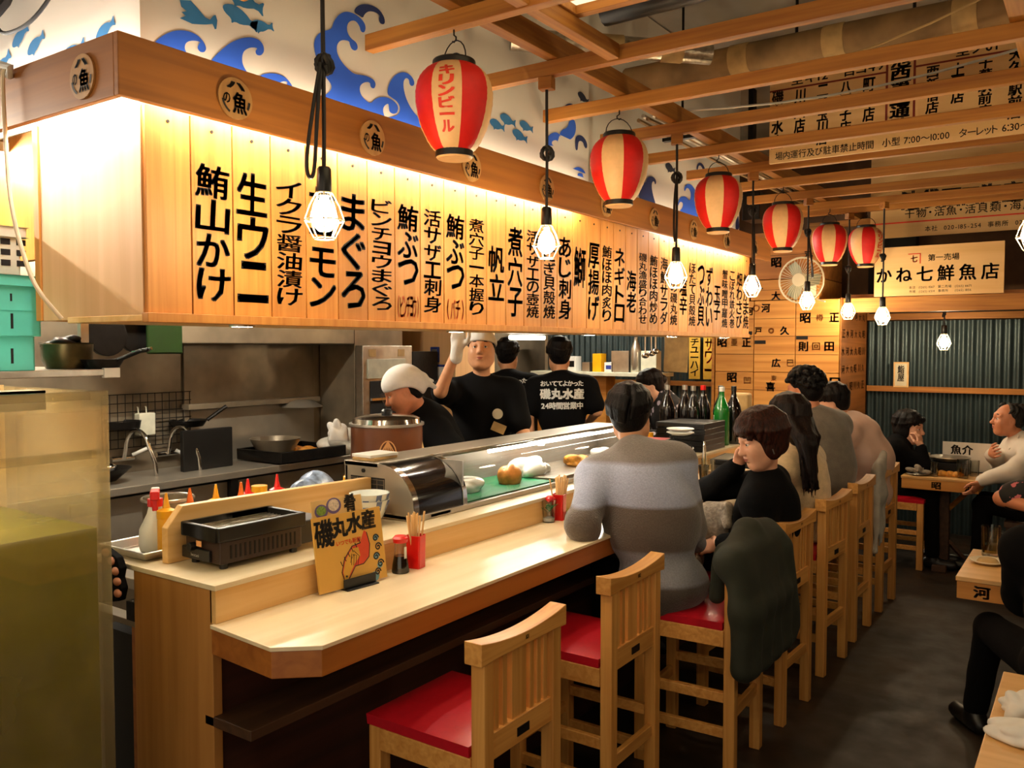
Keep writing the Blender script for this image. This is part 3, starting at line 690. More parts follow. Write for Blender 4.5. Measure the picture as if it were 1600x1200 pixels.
# menu card and its holder
def menu_card():
    t = thing('menu_card', 'menu card with brush lettering and a red fish, standing on the counter', 'menu', (-1.955, 1.945, .935), 0)
    t.rotation_euler = (0, 0, -.10)
    tilt = .16
    def pl(off): return Plane((off*math.cos(tilt), 0, off*math.sin(tilt)), (0, 1, 0), (-math.sin(tilt), 0, math.cos(tilt)))
    def sheet(w, h, th, off, y=0, z=0):
        P = pl(off); P2 = pl(off-th); mb = MB()
        q = [(y-w/2, z), (y+w/2, z), (y+w/2, z+h), (y-w/2, z+h)]
        mb.add([P.p(*a) for a in q]+[P2.p(*a) for a in q], [(0, 1, 2, 3), (7, 6, 5, 4), (0, 4, 5, 1), (1, 5, 6, 2), (2, 6, 7, 3), (3, 7, 4, 0)]); return mb
    cd = sheet(.275, .235, .006, .003).build('card', plain('card_gold', '#dcaa52', .35, var=.06, scale=8, coat=.4), t)
    P = pl(.0038); mb = MB()
    for c, x, y, w, h in (('磯', -.098, .182, .07, .085), ('丸', -.035, .192, .058, .06), ('水', .025, .198, .058, .062), ('産', .082, .2, .055, .06)): put_glyph(mb, P, c, x, y, w, h, .045)
    mb.build('lettering', M['ink'], cd)
    mb = MB(); row_text(mb, P, 'いつでも新鮮', -.005, .142, .016, .02); mb.build('red_lettering', M['redink'], cd)
    mb = MB(); pts = [(.07, .16), (.078, .12), (.07, .08), (.045, .062), (.01, .06), (-.015, .03), (-.035, .012), (-.045, .05), (-.03, .09), (.005, .125), (.04, .13), (.05, .15), (.06, .168)]
    flat(mb, pl(.0034), pts); mb.build('fish_drawing', plain('print_red', '#d8492a', .5), cd)
    mb = MB(); pts = [(-.036, .02), (-.04, .05), (-.026, .087), (.005, .118), (.03, .118), (.035, .09), (.01, .07), (-.01, .045), (-.025, .022)]
    flat(mb, pl(.0037), pts); mb.build('fish_drawing', plain('print_gold', '#d9a23a', .5), cd)
    mb = MB(); out = [(.07, .16), (.078, .12), (.07, .08), (.045, .062), (.01, .06), (-.015, .03), (-.035, .012), (-.045, .05), (-.03, .09), (.005, .125), (.04, .13)]
    mb.tube([P.p(*a) for a in out], .0016, 4)
    for k in range(6): mb.tube([P.p(-.04+k*.016, .07+k*.012), P.p(-.046+k*.016, .085+k*.012)], .0014, 4)
    for k in range(4): mb.tube([P.p(.02-k*.008, .06+k*.002), P.p(.03-k*.01, .09+k*.004), P.p(.01-k*.006, .11-k*.012)], .0011, 4)
    mb.ball(P.p(-.028, .035), .0035, 8, 5); mb.build('fish_outline', M['ink'], cd)
    mb = MB()
    for x, y, r in ((.105, .135, .013), (.112, .105, .014), (.1, .075, .014), (.115, .05, .014), (.1, .025, .013)):
        mb.tube([P.p(x+r*(1-k/20)*math.cos(k*.55), y+r*(1-k/20)*math.sin(k*.55)) for k in range(18)], .0024, 4)
    mb.build('wave_drawing', M['ink'], cd)
    mb = MB()
    for x, y, r in ((.105, .135, .012), (.1, .075, .013), (.112, .045, .012), (.085, .012, .02)):
        flat(mb, pl(.0035), [(x+r*math.cos(a*.5), y+r*.8*math.sin(a*.5)) for a in range(12)])
    mb.build('wave_drawing', plain('print_blue', '#6f9db0', .5), cd)
    c2 = sheet(.20, .285, .004, -.016, -.02, .0).build('back_card', plain('card_cream', '#e3bd7c', .4, coat=.3), t)
    P = pl(-.0155); mb = MB()
    for x, y, r in ((-.085, .25, .026), (-.035, .262, .03)): flat(mb, P, [(x+r*math.cos(a*.35), y+r*.85*math.sin(a*.35)) for a in range(18)])
    mb.build('printed_bowl', plain('print_purple', '#6a5a8a', .5), c2)
    P = pl(-.015); mb = MB(); flat(mb, P, [(-.085+.019*math.cos(a*.35), .252+.015*math.sin(a*.35)) for a in range(18)]); mb.build('printed_food', plain('print_green', '#7c9a3c', .5, var=.4, scale=160), c2)
    mb = MB(); flat(mb, P, [(-.035+.022*math.cos(a*.35), .264+.019*math.sin(a*.35)) for a in range(18)]); mb.build('printed_food', plain('print_white', '#d8c8b4', .5, var=.3, scale=160), c2)
    mb = MB(); put_glyph(mb, P, '肴', .03, .262, .045, .055, .05); mb.build('lettering', M['ink'], c2)
    st = MB(); st.b6(-.03, .03, -.05, .08, -.005, .0); st.b6(.008, .014, -.05, .08, 0, .03); st.build('stand', M['black'], t, bevel=.002)
    return t
menu_card()
def soy_bottle(lab, loc):
    t = thing('soy_sauce_bottle', lab, 'bottle', loc, 0, 'soy sauce bottles')
    MB().lathe([(0, 0), (.029, 0), (.03, .006), (.027, .03), (.0215, .058), (0, .058)], n=20, close=False).build('sauce', M['darkglass'], t, smooth=True)
    MB().lathe([(.0305, .0), (.0308, .006), (.0276, .03), (.0225, .058), (.021, .085), (.021, .108)], n=20, close=False).build('glass', M['glass'], t, smooth=True)
    MB().lathe([(0, .126), (.02, .126), (.027, .118), (.025, .104), (0, .104)], n=20, close=False).build('cap', M['red'], t, smooth=True)
    MB().tube([(.02, 0, .118), (.034, 0, .122)], [.006, .003], 8).build('spout', M['red'], t)
    MB().b6(.0225, .0228, -.006, .006, .05, .09).build('label_strip', M['white'], t); return t
soy_bottle('soy sauce bottle with red cap beside the menu card', (-1.955, 2.165, .93))
soy_bottle('soy sauce bottle with red cap right of the striped sweater', (-1.84, 4.42, .93))
def chopsticks(lab, loc, seed, count=16):
    rnd = random.Random(seed)
    t = thing('chopstick_cup', lab, 'cup', loc, .2, 'red chopstick cups')
    pr = [(-.024, -.026), (.024, -.026), (.028, -.02), (.028, .02), (.024, .026), (-.024, .026), (-.028, .02), (-.028, -.02)]
    c = MB(); n = 8
    vs = [(x*.94, y*.94, 0) for x, y in pr]+[(x, y, .115) for x, y in pr]+[(x*.9, y*.9, .115) for x, y in pr]+[(x*.84, y*.84, .006) for x, y in pr]
    fs = [tuple(range(n-1, -1, -1)), tuple(range(3*n, 4*n))]
    for L in range(3): fs += [(L*n+k, L*n+(k+1) % n, (L+1)*n+(k+1) % n, (L+1)*n+k) for k in range(n)]
    c.add(vs, fs); c.build('cup', M['red'], t, bevel=.002)
    for k in range(count):
        x, y = rnd.uniform(-.015, .015), rnd.uniform(-.017, .017); lx, ly = x*1.0+rnd.uniform(-.012, .012), y*1.3+rnd.uniform(-.014, .014)
        MB().tube([(x*.7, y*.7, .012), (x+lx, y+ly, .185+rnd.uniform(-.006, .012))], .0036, 4).build('chopstick', CHOP, t)
    return t
CHOP = wood('chopstick_wood', '#d8a868', '#e9c48a', 2, .6, 60)
chopsticks('red cup of wooden chopsticks beside the menu card', (-1.955, 2.245, .93), 1)
chopsticks('red cup of wooden chopsticks left of the striped sweater', (-1.975, 3.235, .93), 2)
t = thing('flower_cup', 'clear cup with a red flower and green leaf before the glass case', 'cup', (-1.985, 3.165, .93))
MB().lathe([(0, .003), (.026, .0), (.034, .1), (.032, .1), (.025, .006), (0, .006)], n=20, close=False).build('cup', M['glass'], t, smooth=True)
MB().lathe([(0, .005), (.0255, .005), (.027, .02), (0, .02)], n=20, close=False).build('base_liner', M['white'], t, smooth=True)
lf = MB()
for a, z in ((.3, .075), (1.5, .065), (2.8, .07), (4.0, .062), (5.2, .078)):
    lf.add([(0, 0, z-.02), (.03*math.cos(a)-.01*math.sin(a), .03*math.sin(a)+.01*math.cos(a), z), (.043*math.cos(a), .043*math.sin(a), z+.008), (.03*math.cos(a)+.01*math.sin(a), .03*math.sin(a)-.01*math.cos(a), z)], [(0, 1, 2, 3)])
lf.build('leaves', plain('leaf_green', '#1f7a2c', .5), t, solid=.002)
pf = MB(); pf.ball((.004, 0, .105), .02, 10, 7, (1, 1, .7)); pf.ball((.015, .012, .098), .012, 8, 6); pf.ball((.012, -.013, .1), .012, 8, 6); pf.build('flower', M['red'], t, smooth=True)
bx = MB().b6(-.02, .02, -.03, .03, 0, .028).build('tissue_box', plain('lime_card', '#a8b23a', .5), None, bevel=.002); bx.location = (-1.975, 3.35, .93); bx.rotation_euler.z = .3
tag(bx, 'small lime green box on the counter by the left elbow', 'box')
def tumbler(lab, loc, r=.036, h=.12, drink=None, lemon=False, handle=False):
    t = thing('beer_mug' if handle else 'drinking_glass', lab, 'glass', loc, 0, 'drinking glasses')
    MB().lathe([(0, .012), (0, .001), (r*.88, 0), (r*.9, .006), (r, h), (r*.93, h), (r*.82, .014), (0, .014)], n=22, close=False).build('glass', M['glass'], t, smooth=True)
    if drink: MB().lathe([(0, .016), (r*.8, .016), (r*.8+.1*r*drink, h*drink), (0, h*drink)], n=20, close=False).build('drink', M['amber'], t, smooth=True)
    if lemon: MB().ball((0, 0, .03), .016, 10, 6, (1.2, 1, .7)).build('lemon_slice', M['yellow'], t, smooth=True)
    if handle: MB().tube([(r*.97, 0, h*.85), (r*1.6, 0, h*.78), (r*1.72, 0, h*.5), (r*1.5, 0, h*.22), (r*.92, 0, h*.2)], .007, 8).build('handle', M['glass'], t, smooth=True)
    return t
tumbler('tall glass with lemon and a little drink beside the soy bottle', (-1.82, 4.60, .93), .04, .135, .45, True)
tumbler('short glass on the counter behind the black grill box', (-1.86, 5.5, .93), .035, .085, .3)
tumbler('glass with red sticker before the woman in the black sweater', (-1.70, 5.3, .93), .035, .09, .3)
def side_grill(lab, loc, rz, d, h):
    t = thing('side_grill', lab, 'grill', loc, rz)
    MB().b6(-d[0]/2, d[0]/2, -d[1]/2, d[1]/2, .01, h-.03).build('body', M['black'], t, bevel=.006)
    MB().b6(-d[0]/2-.006, d[0]/2+.006, -d[1]/2-.006, d[1]/2+.006, h-.03, h).build('tray_rim', M['iron'], t, bevel=.005)
    MB().b6(-d[0]/2+.012, d[0]/2-.012, -d[1]/2+.012, d[1]/2-.012, h-.002, h+.002).build('grill_plate', M['steel_dark'], t)
    MB().b6(d[0]*.05-.03, d[0]*.05+.03, -d[1]/2-.0035, -d[1]/2-.0012, h*.35, h*.62).build('sticker', M['gold'], t); return t
side_grill('black grill box on the counter facing the woman in the black sweater', (-1.81, 5.0, .93), .1, (.2, .32), .105)
side_grill('black grill box with pale lid at the far end of the counter', (-2.05, 6.35, 1.04), .0, (.3, .3), .16)
t = thing('cigarette_pack', 'white cigarette pack with a green end lying on the counter', 'pack', (-1.72, 4.46, .93), .5)
MB().b6(-.028, .028, -.045, .045, 0, .02).build('box', M['white'], t, bevel=.001)
MB().b6(-.0285, -.005, -.0456, -.045, .002, .018).build('green_end', M['mat_green'], t)
t = thing('paper_menu', 'pale paper menu lying flat before the woman in the black sweater', 'menu', (-1.715, 4.66, .93), .1)
MB().b6(-.07, .07, -.12, .12, 0, .006).build('sheet', M['white'], t); mb = MB()
for k in range(7): mb.b6(-.05, .05-.01*(k % 3), -.1+k*.03, -.09+k*.03, .0062, .0068)
mb.build('print', plain('print_grey', '#6a5a48', .7), t)
t = thing('ashtray', 'steel ashtray with a white cigarette on the counter', 'ashtray', (-1.70, 4.90, .93))
MB().lathe([(0, .004), (.04, 0), (.055, .022), (.05, .022), (.036, .008), (0, .008)], n=22, close=False).build('dish', M['alum'], t, smooth=True)
MB().tube([(.0, 0, .016), (.04, -.03, .05)], .005, 8).build('cigarette', M['white'], t)
# tongs leaning by the soy bottle
t = thing('tongs', 'steel tongs standing upright beside the lemon glass', 'tongs', (-1.87, 4.66, .93))
h_ = MB().lathe([(.022, 0), (.03, .09), (.027, .09), (.02, .004)], n=16).build('holder', M['black'], t, smooth=True)
for s in (-1, 1): MB().tube([(0, s*.012, .02), (.004, s*.022, .12), (.002, s*.004, .225)], [.005, .006, .004], 8).build('arm', M['chrome'], t, smooth=True)
# trays, plates and lined boxes on the far ledge
for k, (z, lab) in enumerate([(1.04, 'lowest'), (1.076, 'second from the bottom'), (1.112, 'third from the bottom'), (1.148, 'second from the top'), (1.184, 'topmost')]):
    o = MB(); o.b6(-.16, .16, -.175, .175, 0, .006)
    for a in ((-.165, -.15, -.18, .18), (.15, .165, -.18, .18), (-.15, .15, -.18, -.165), (-.15, .15, .165, .18)): o.b6(a[0], a[1], a[2], a[3], 0, .0345)
    if k == 4: o.b6(-.15, .15, -.165, .165, .028, .0345)
    ob = o.build('stacked_tray', M['black'], None, bevel=.003); ob.location = (-2.19, 5.23, z); ob.rotation_euler.z = .02*(k % 2)
    tag(ob, 'black tray, %s of the stack before the dark bottles' % lab, 'tray', 'stacked black trays')
for k, (y, z, lab) in enumerate([(4.66, 1.04, 'lower red-lined black box on the ledge past the glass case'), (4.66, 1.10, 'upper red-lined black box on the ledge past the glass case')]):
    t = thing('lacquer_box', lab, 'box', (-2.20, y, z), .2*k, 'red lined lacquer boxes')
    MB().b6(-.1, .1, -.1, .1, 0, .05).build('body', M['black'], t, bevel=.004)
    MB().b6(-.09, .09, -.09, .09, .046, .052).build('lining', M['redvinyl'], t)
for k in range(4):
    o = lathe_thing('serving_plate', ['lowest', 'second', 'third', 'top'][k]+' of the white plates stacked beside the black trays', 'plate', (-2.12, 4.90, 1.04+.022*k+.075*(k > 1)), [('plate', [(0, .004), (.05, 0), (.085, .016), (.082, .02), (.05, .006), (0, .008)], M['white'])], 'stacked white plates')
t = thing('plate_rack', 'black wire rack holding up the white plates', 'rack', (-2.12, 4.90, 1.04))
for k in range(3):
    a = k*2.1+.4; MB().tube([(.09*math.cos(a), .09*math.sin(a), 0), (.055*math.cos(a), .055*math.sin(a), .075), (.095*math.cos(a), .095*math.sin(a), .112)], .004, 6).build('leg', M['black'], t)
MB().tube([(.062*math.cos(a*.3), .062*math.sin(a*.3), .108) for a in range(22)], .003, 6).build('ring', M['black'], t)
o = MB().b6(-.003, .003, -.09, .09, 0, .11).build('paper_bag', M['tape'], None); o.location = (-1.96, 4.55, .93); o.rotation_euler = (0, -.2, .3); tag(o, 'tan card leaning at the ledge beside the lacquer boxes', 'card')
# big sake bottles
def sake(lab, loc, mat, cap):
    t = thing('sake_bottle', lab, 'bottle', loc, random.uniform(0, 6), 'large sake bottles on the ledge')
    MB().lathe([(0, 0), (.05, 0), (.053, .006), (.053, .22), (.045, .26), (.022, .315), (.0165, .345), (.0165, .375)], n=22, close=False).build('body', mat, t, smooth=True)
    MB().lathe([(.0185, .36), (.0185, .392), (0, .394)], n=14, close=False).build('cap', cap, t, smooth=True)
    return t
for k, (x, y, lab, m_, cp_) in enumerate([(-2.50, 5.55, 'dark sake bottle farthest left in the bottle group', 'darkglass', 'alum'), (-2.40, 5.62, 'dark sake bottle second from the left in the bottle group', 'darkglass', 'alum'), (-2.30, 5.53, 'dark sake bottle at the front middle of the bottle group', 'darkglass', 'alum'), (-2.28, 5.66, 'dark sake bottle with a red label near its neck', 'darkglass', 'redcap'), (-2.16, 5.68, 'dark sake bottle just left of the green bottle', 'darkglass', 'black'), (-2.095, 5.53, 'green sake bottle at the right of the bottle group', 'greenglass', 'white'), (-2.06, 5.66, 'dark sake bottle behind the green bottle', 'darkglass', 'black')]):
    b = sake(lab, (x, y, 1.04), M[m_], M['red'] if cp_ == 'redcap' else M[cp_])
    if m_ == 'greenglass': MB().b6(.05, .0536, -.02, .02, .05, .2).build('label_strip', M['white'], b)
for k in range(3):
    tumbler(['lowest', 'middle', 'top'][k]+' of the glasses stacked right of the bottles', (-1.99, 5.95, 1.04+.075*k), .038, .085, None)
t = thing('paper_bundle', 'brown paper bundle standing behind the bottles', 'bag', (-2.12, 6.0, 1.04)); MB().b6(-.06, .06, -.05, .05, 0, .33).build('bag', M['tape'], t, bevel=.02)

# ------------------------------------------------------------------ refrigerated display case
def display_case():
    Y0, Y1, YG = 2.405, 4.46, 2.72
    t = thing('display_case', 'curved glass refrigerated fish case on the ledge', 'display case', (-2.28, 3.4, 1.04))
    o = (2.28, -3.4, -1.04)
    def prof(r=0):
        p = [(-2.105+r, 1.045+0), (-2.105+r, 1.085)]
        for k in range(9):
            a = PI/2*k/8; p.append((-2.285+(.18+r)*math.cos(a), 1.085+(.165+r)*math.sin(a)))
        return p
    def P(mb, nm, mat, **k): ob = mb.build(nm, mat, t, **k); ob.location = o; return ob
    P(MB().b6(-2.46, -2.10, Y0, Y1, 1.041, 1.062), 'base', M['steel'], bevel=.003)
    P(MB().b6(-2.47, -2.285, Y0, Y1, 1.232, 1.252), 'top_panel', M['steel'], bevel=.003)
    P(MB().b6(-2.46, -2.45, Y0, Y1, 1.062, 1.232), 'back_panel', M['steel'])
    e = [(-2.465, 1.045)]+prof()+[(-2.465, 1.25)]
    P(MB().prism([(x, z) for x, z in e], 1, Y0, Y0+.012), 'end_plate', M['steel'], bevel=.002)
    P(MB().prism([(x, z) for x, z in e], 1, Y1-.012, Y1), 'end_plate', M['steel'], bevel=.002)
    v = MB()
    for i in range(6): v.b6(-2.43+.035*i, -2.427+.035*i, Y0-.003, Y0-.0005, 1.06, 1.19)
    for j in range(8): v.b6(-2.43, -2.255, Y0-.003, Y0-.0005, 1.06+.018*j, 1.062+.018*j)
    P(MB().b6(-2.43, -2.25, Y0-.002, Y0, 1.055, 1.195), 'vent', M['dark']); P(v, 'vent_grille', M['steel_dark'])
    P(MB().cyl((-2.36, Y0-.003, 1.218), .008, .006, 12, 1), 'screw_knob', M['black'])
    def shell(nm, y0, y1, r, mat, th=.004):
        a = prof(r); mb = MB(); vs = []; n = len(a)
        for y in (y0, y1): vs += [(x, y, z) for x, z in a]
        mb.add(vs, [(i, i+1, n+i+1, n+i) for i in range(n-1)]); return P(mb, nm, mat, smooth=True, angle=60)
    shell('motor_cover', Y0+.03, YG-.012, -.001, plain('black_gloss', '#0a090c', .15, coat=.6))
    for y0, y1 in ((Y0, Y0+.03), (YG-.012, YG+.012), (Y1-.02, Y1)): shell('rib', y0, y1, .003, M['chrome'])
    shell('curved_glass', YG+.012, Y1-.02, 0, M['caseglass'])
    P(MB().b6(-2.44, -2.12, YG, 3.42, 1.062, 1.068), 'green_mat', M['mat_green']); P(MB().b6(-2.44, -2.12, 3.43, Y1-.02, 1.062, 1.078), 'steel_shelf', M['steel_dark'], bevel=.003)
    P(MB().b6(-2.445, -2.112, YG-.01, YG, 1.062, 1.24), 'inner_wall', M['alum'])
    P(MB().cyl((-2.30, 3.75, 1.222), .008, 1.2, 10, 1), 'case_lamp', M['casetube'])
    P(MB().b6(-2.1015, -2.1, 2.5, 2.62, 1.047, 1.058), 'name_strip', M['iron'])
    return t
display_case()
rnd = random.Random(3)
def blob(name, label, cat, loc, r, sq, mat, group=None, seed=0, amp=.15):
    bm = bmesh.new(); bmesh.ops.create_icosphere(bm, subdivisions=4, radius=r); rn = random.Random(seed)
    ph = [(Vector((rn.uniform(-1, 1), rn.uniform(-1, 1), rn.uniform(-1, 1))).normalized()*rn.uniform(2, 6)/r*.8, rn.uniform(0, 6)) for _ in range(6)]
    for v in bm.verts:
        d = sum(math.sin(v.co.dot(k)+p) for k, p in ph)/3; v.co = Vector((v.co.x*sq[0], v.co.y*sq[1], v.co.z*sq[2]))*(1+amp*(abs(d)*2.2-.8))
        if v.co.z < -r*sq[2]*.62: v.co.z = -r*sq[2]*.62
    me = bpy.data.meshes.new(name); bm.to_mesh(me); bm.free(); me.materials.append(mat); me.polygons.foreach_set('use_smooth', [True]*len(me.polygons))
    o = bpy.data.objects.new(name, me); COL.objects.link(o); o.location = (loc[0], loc[1], loc[2]+r*sq[2]*.62)
    if label: tag(o, label, cat, group)
    return o
FILM = plain('clear_film', '#d9d6cc', .2, var=.1, coat=.5)
blob('wrapped_fish', 'film-wrapped pale fish block at the near end of the glass case', 'fish', (-2.27, 2.95, 1.068), .06, (1, 1.5, .7), FILM, None, 1, .12)
blob('fish_slice', 'orange fish block in the middle of the glass case', 'fish', (-2.24, 3.24, 1.068), .055, (.9, 1.1, 1.0), plain('salmon', '#d88a3c', .4, var=.25, scale=30), None, 2, .1)
blob('wrapped_fish', 'large crumpled film-wrapped piece right of the orange fish block', 'fish', (-2.3, 3.5, 1.068), .07, (1, 1.6, .8), FILM, None, 3, .2)
blob('shellfish', 'brownish shellfish at the far end of the glass case', 'fish', (-2.26, 3.9, 1.068), .06, (1, 1.7, .6), M['food'], None, 4, .2)
blob('wrapped_fish', 'pale film-wrapped piece at the far end of the glass case', 'fish', (-2.28, 4.2, 1.068), .06, (1, 1.5, .7), FILM, None, 5, .15)
lathe_thing('steel_disc', 'round steel disc lying in the glass case', 'disc', (-2.36, 3.06, 1.068), [('lid', [(0, .03), (.03, .028), (.05, .0), (.048, 0)], M['steel'])])
for k, (dz, rz) in enumerate(((0, .1), (.012, -.06))):
    o = MB().b6(-.055, .055, -.075, .075, 0, .012).build('order_pad', M['white' if k else 'tape'], None, bevel=.002); o.location = (-2.39, 2.50, 1.252+dz); o.rotation_euler.z = rz
    tag(o, ['tan notepad under the white one on the glass case top', 'white notepad on top of the tan one on the glass case'][k], 'notepad')

# ================================================================== kitchen
def part(mb, name, mat, par, **k): return mb.build(name, mat, par, **k)
t = thing('kitchen_worktop', 'long stainless worktop along the kitchen back wall', 'worktop', (-4.85, 3.2, 0))
part(MB().b6(-.56, 0, -1.9, 1.75, .80, .85), 'top', M['steel'], t, bevel=.006)
part(MB().b6(-.55, -.03, -1.9, -.62, 0, .80), 'range_front', M['steel_dark'], t)
part(MB().b6(-.55, -.05, -.6, .48, .12, .78), 'cabinet_front', M['steel'], t, bevel=.004)
part(MB().b6(-.55, -.05, .56, 1.75, .12, .78), 'cabinet_front', M['steel_dark'], t, bevel=.004)
part(MB().b6(-.05, -.01, .48, .54, 0, .80), 'post', M['iron'], t)
for y in (-1.2, -.95, -.72): part(MB().cyl((-.015, y, .68), .028, .03, 14, 0), 'knob', M['black'], t)
part(MB().cyl((.0, -1.2, .52), .012, 1.2, 10, 1), 'oven_rail', M['chrome'], t)
pn = thing('wall_panel', 'steel splashback with a ledge strip behind the fryer area', 'wall panel', (-5.41, 4.2, .85))
part(MB().b6(0, .012, -.50, .72, .0, .42), 'sheet', M['steel'], pn)
part(MB().b6(0, .09, -.52, .72, .40, .44), 'shelf_strip', M['steel_dark'], pn, bevel=.004)
part(MB().b6(0, .012, -.5, .72, .44, .90), 'upper_sheet', M['steel_dark'], pn)
hd = MB().b6(-5.42, -4.95, 3.0, 4.95, 1.72, 1.95).build('extractor_hood', M['steel_dark'], None, bevel=.01); tag(hd, 'steel extractor hood under the kitchen ceiling', 'extractor hood')
# wire mesh with hung things
t = thing('wire_grid', 'black wire grid on the wall behind the taps', 'wire grid', (-5.395, 3.42, 1.02))
g = MB()
for k in range(13): g.tube([(0, -.34+.055*k, 0), (0, -.34+.055*k, .36)], .003, 5)
for k in range(7): g.tube([(0, -.35, .06*k), (0, .33, .06*k)], .003, 5)
part(g, 'grid', M['iron'], t)
t = thing('hanging_pan', 'flat dark pan hung on the wire grid', 'pan', (-5.33, 3.18, 1.16)); part(MB().lathe([(0, 0), (.11, .0), (.12, .05), (.115, .05), (.1, .006), (0, .006)], n=24), 'pan', M['iron'], t, smooth=True)
t = thing('hook_basket', 'pale plastic holder hooked on the wire grid', 'holder', (-5.35, 3.36, 1.10))
part(MB().b6(-.03, .03, -.06, .06, 0, .15), 'box', M['whitecrate'], t, bevel=.006)
for s in (-1, 1): part(MB().tube([(-.03, s*.03, .14), (-.035, s*.03, .19), (-.045, s*.03, .19)], .004, 6), 'hook', M['whitecrate'], t)
t = thing('hanging_pan', 'dark frying pan with raised handle right of the wire grid', 'pan', (-5.3, 3.66, 1.14))
part(MB().lathe([(0, 0), (.10, .0), (.13, .045), (.125, .045), (.1, .006), (0, .006)], n=24), 'pan', M['iron'], t, smooth=True); part(MB().tube([(.05, .12, .04), (.08, .26, .13)], .014, 8), 'handle', M['iron'], t)
for k, (y, lab) in enumerate([(3.22, 'left swan-neck wall tap over the sink'), (3.55, 'right swan-neck wall tap over the sink')]):
    t = thing('wall_tap', lab, 'tap', (-5.40, y, .92), 0, 'swan neck taps')
    part(MB().tube([(0, -.08, .03), (0, .08, .03)], .02, 10), 'body', M['chrome'], t, smooth=True)
    part(MB().tube([(.02, 0, .03)]+[(.16-.12*math.cos(a*.32), .02*a/9, .10+.13*math.sin(a*.32)) for a in range(10)]+[(.30, .05, .02), (.30, .06, -.10)], .014, 10), 'spout', M['chrome'], t, smooth=True)
    part(MB().tube([(.02, .06, .05), (.08, .16, -.02 if k else .1)], .012, 8), 'lever', M['white'], t)
t = thing('sink_board', 'tall dark board standing on the worktop beside the taps', 'board', (-5.12, 3.68, .85)); part(MB().b6(-.02, .02, -.20, .20, 0, .28), 'board', M['black'], t, bevel=.006)
t = thing('ladle', 'dark-handled ladle hanging over the wok', 'ladle', (-5.2, 3.0, .90))
part(MB().tube([(0, 0, .06), (0, -.01, .34)], .009, 8), 'handle', M['iron'], t); part(MB().ball((0, 0, .03), .055, 14, 8, (1, 1, .55)), 'bowl', M['chrome'], t, smooth=True)
t = thing('wok', 'black wok on the left burner', 'wok', (-5.12, 2.92, .852)); part(MB().lathe([(0, 0), (.08, .01), (.17, .09), (.165, .09), (.075, .018), (0, .01)], n=26), 'pan', M['iron'], t, smooth=True)
t = thing('fryer_tray', 'black roasting tray with food scraps on the worktop', 'tray', (-5.08, 4.40, .86))
part(MB().b6(-.22, .24, -.30, .30, 0, .02), 'base', M['iron'], t)
r = MB()
for a in ((-.24, -.22, -.32, .32), (.24, .26, -.32, .32), (-.22, .24, -.32, -.30), (-.22, .24, .30, .32)): r.b6(a[0], a[1], a[2], a[3], 0, .08)
part(r, 'rim', M['iron'], t, bevel=.004)
blob('fried_scraps', 'yellow fried scraps in the black roasting tray', 'food', (-5.02, 4.46, .88), .1, (.8, 1.2, .35), M['food'], None, 4, .25)
t = thing('steel_basin', 'steel strainer basin standing in the roasting tray', 'basin', (-5.12, 4.28, .882)); part(MB().lathe([(0, .01), (.12, 0), (.19, .13), (.185, .13), (.115, .012), (0, .02)], n=28), 'basin', M['steel_dark'], t, smooth=True)
t = thing('wok_cover', 'large steel cover resting on the splashback strip', 'cover', (-5.3, 4.70, 1.22)); part(MB().lathe([(0, .06), (.10, .045), (.17, 0), (.165, 0), (.1, .038), (0, .05)], n=26), 'lid', M['steel'], t, smooth=True)
blob('plastic_bag', 'clear plastic bag at the worktop end beside the rice tub', 'bag', (-4.92, 4.75, .85), .12, (.8, 1.2, 1), FILM, None, 9, .25)
# tall steel housing, steamer, wood wall
hs = thing('steel_housing', 'tall stained steel housing at the end of the worktop', 'housing', (-5.16, 5.0, 0)); part(MB().b6(-.25, .16, 0, .58, 0, 2.0), 'body', M['steel_dark'], hs, bevel=.006)
part(MB().b6(.03, .13, -.004, 0, 1.38, 1.6), 'paper_note', M['tape'], hs) if 0 else None
t = thing('steamer_cabinet', 'pale steel warming cabinet with a dark open shelf front', 'cabinet', (-4.97, 5.0, 0), 0)
part(MB().b6(-.02, .06, 0, .60, .6, 1.71), 'body', M['alum'], t, bevel=.004)
part(MB().b6(.0605, .066, .08, .46, .70, 1.42), 'opening', M['dark'], t); part(MB().b6(.06, .075, .05, .50, 1.44, 1.60), 'door_panel', M['whitecrate'], t, bevel=.003)
part(MB().b6(.062, .085, .08, .46, 1.26, 1.28), 'shelf', M['chrome'], t)
for y in (.07, .42): part(MB().b6(.0605, .063, y, y+.08, 1.62, 1.68), 'label_plate', M['tape'], t)
t = thing('dark_locker', 'dark steel locker right of the warming cabinet', 'cabinet', (-5.0, 5.62, 0)); part(MB().b6(-.1, .08, 0, .34, 0, 1.66), 'body', M['iron'], t, bevel=.004)
slab('wall_kitchen_wood', -5.4, -4.75, 6.0, 6.6, 0, 2.4, M['sidewood'])
t = thing('blue_clipboard', 'blue folder with white paper hanging on the wooden kitchen wall', 'clipboard', (-4.94, 5.985, 1.22)); part(MB().b6(-.11, .11, 0, .012, 0, .32), 'folder', M['bluecover'], t, bevel=.003); part(MB().b6(-.06, .10, -.002, 0, .06, .30), 'paper', M['white'], t)
t = thing('wall_timer', 'blue digital timer above the blue folder', 'timer', (-4.98, 5.985, 1.56)); part(MB().b6(-.05, .05, 0, .02, 0, .14), 'case', M['bluecover'], t, bevel=.006); part(MB().b6(-.03, .03, -.002, 0, .08, .12), 'display', M['alum'], t)
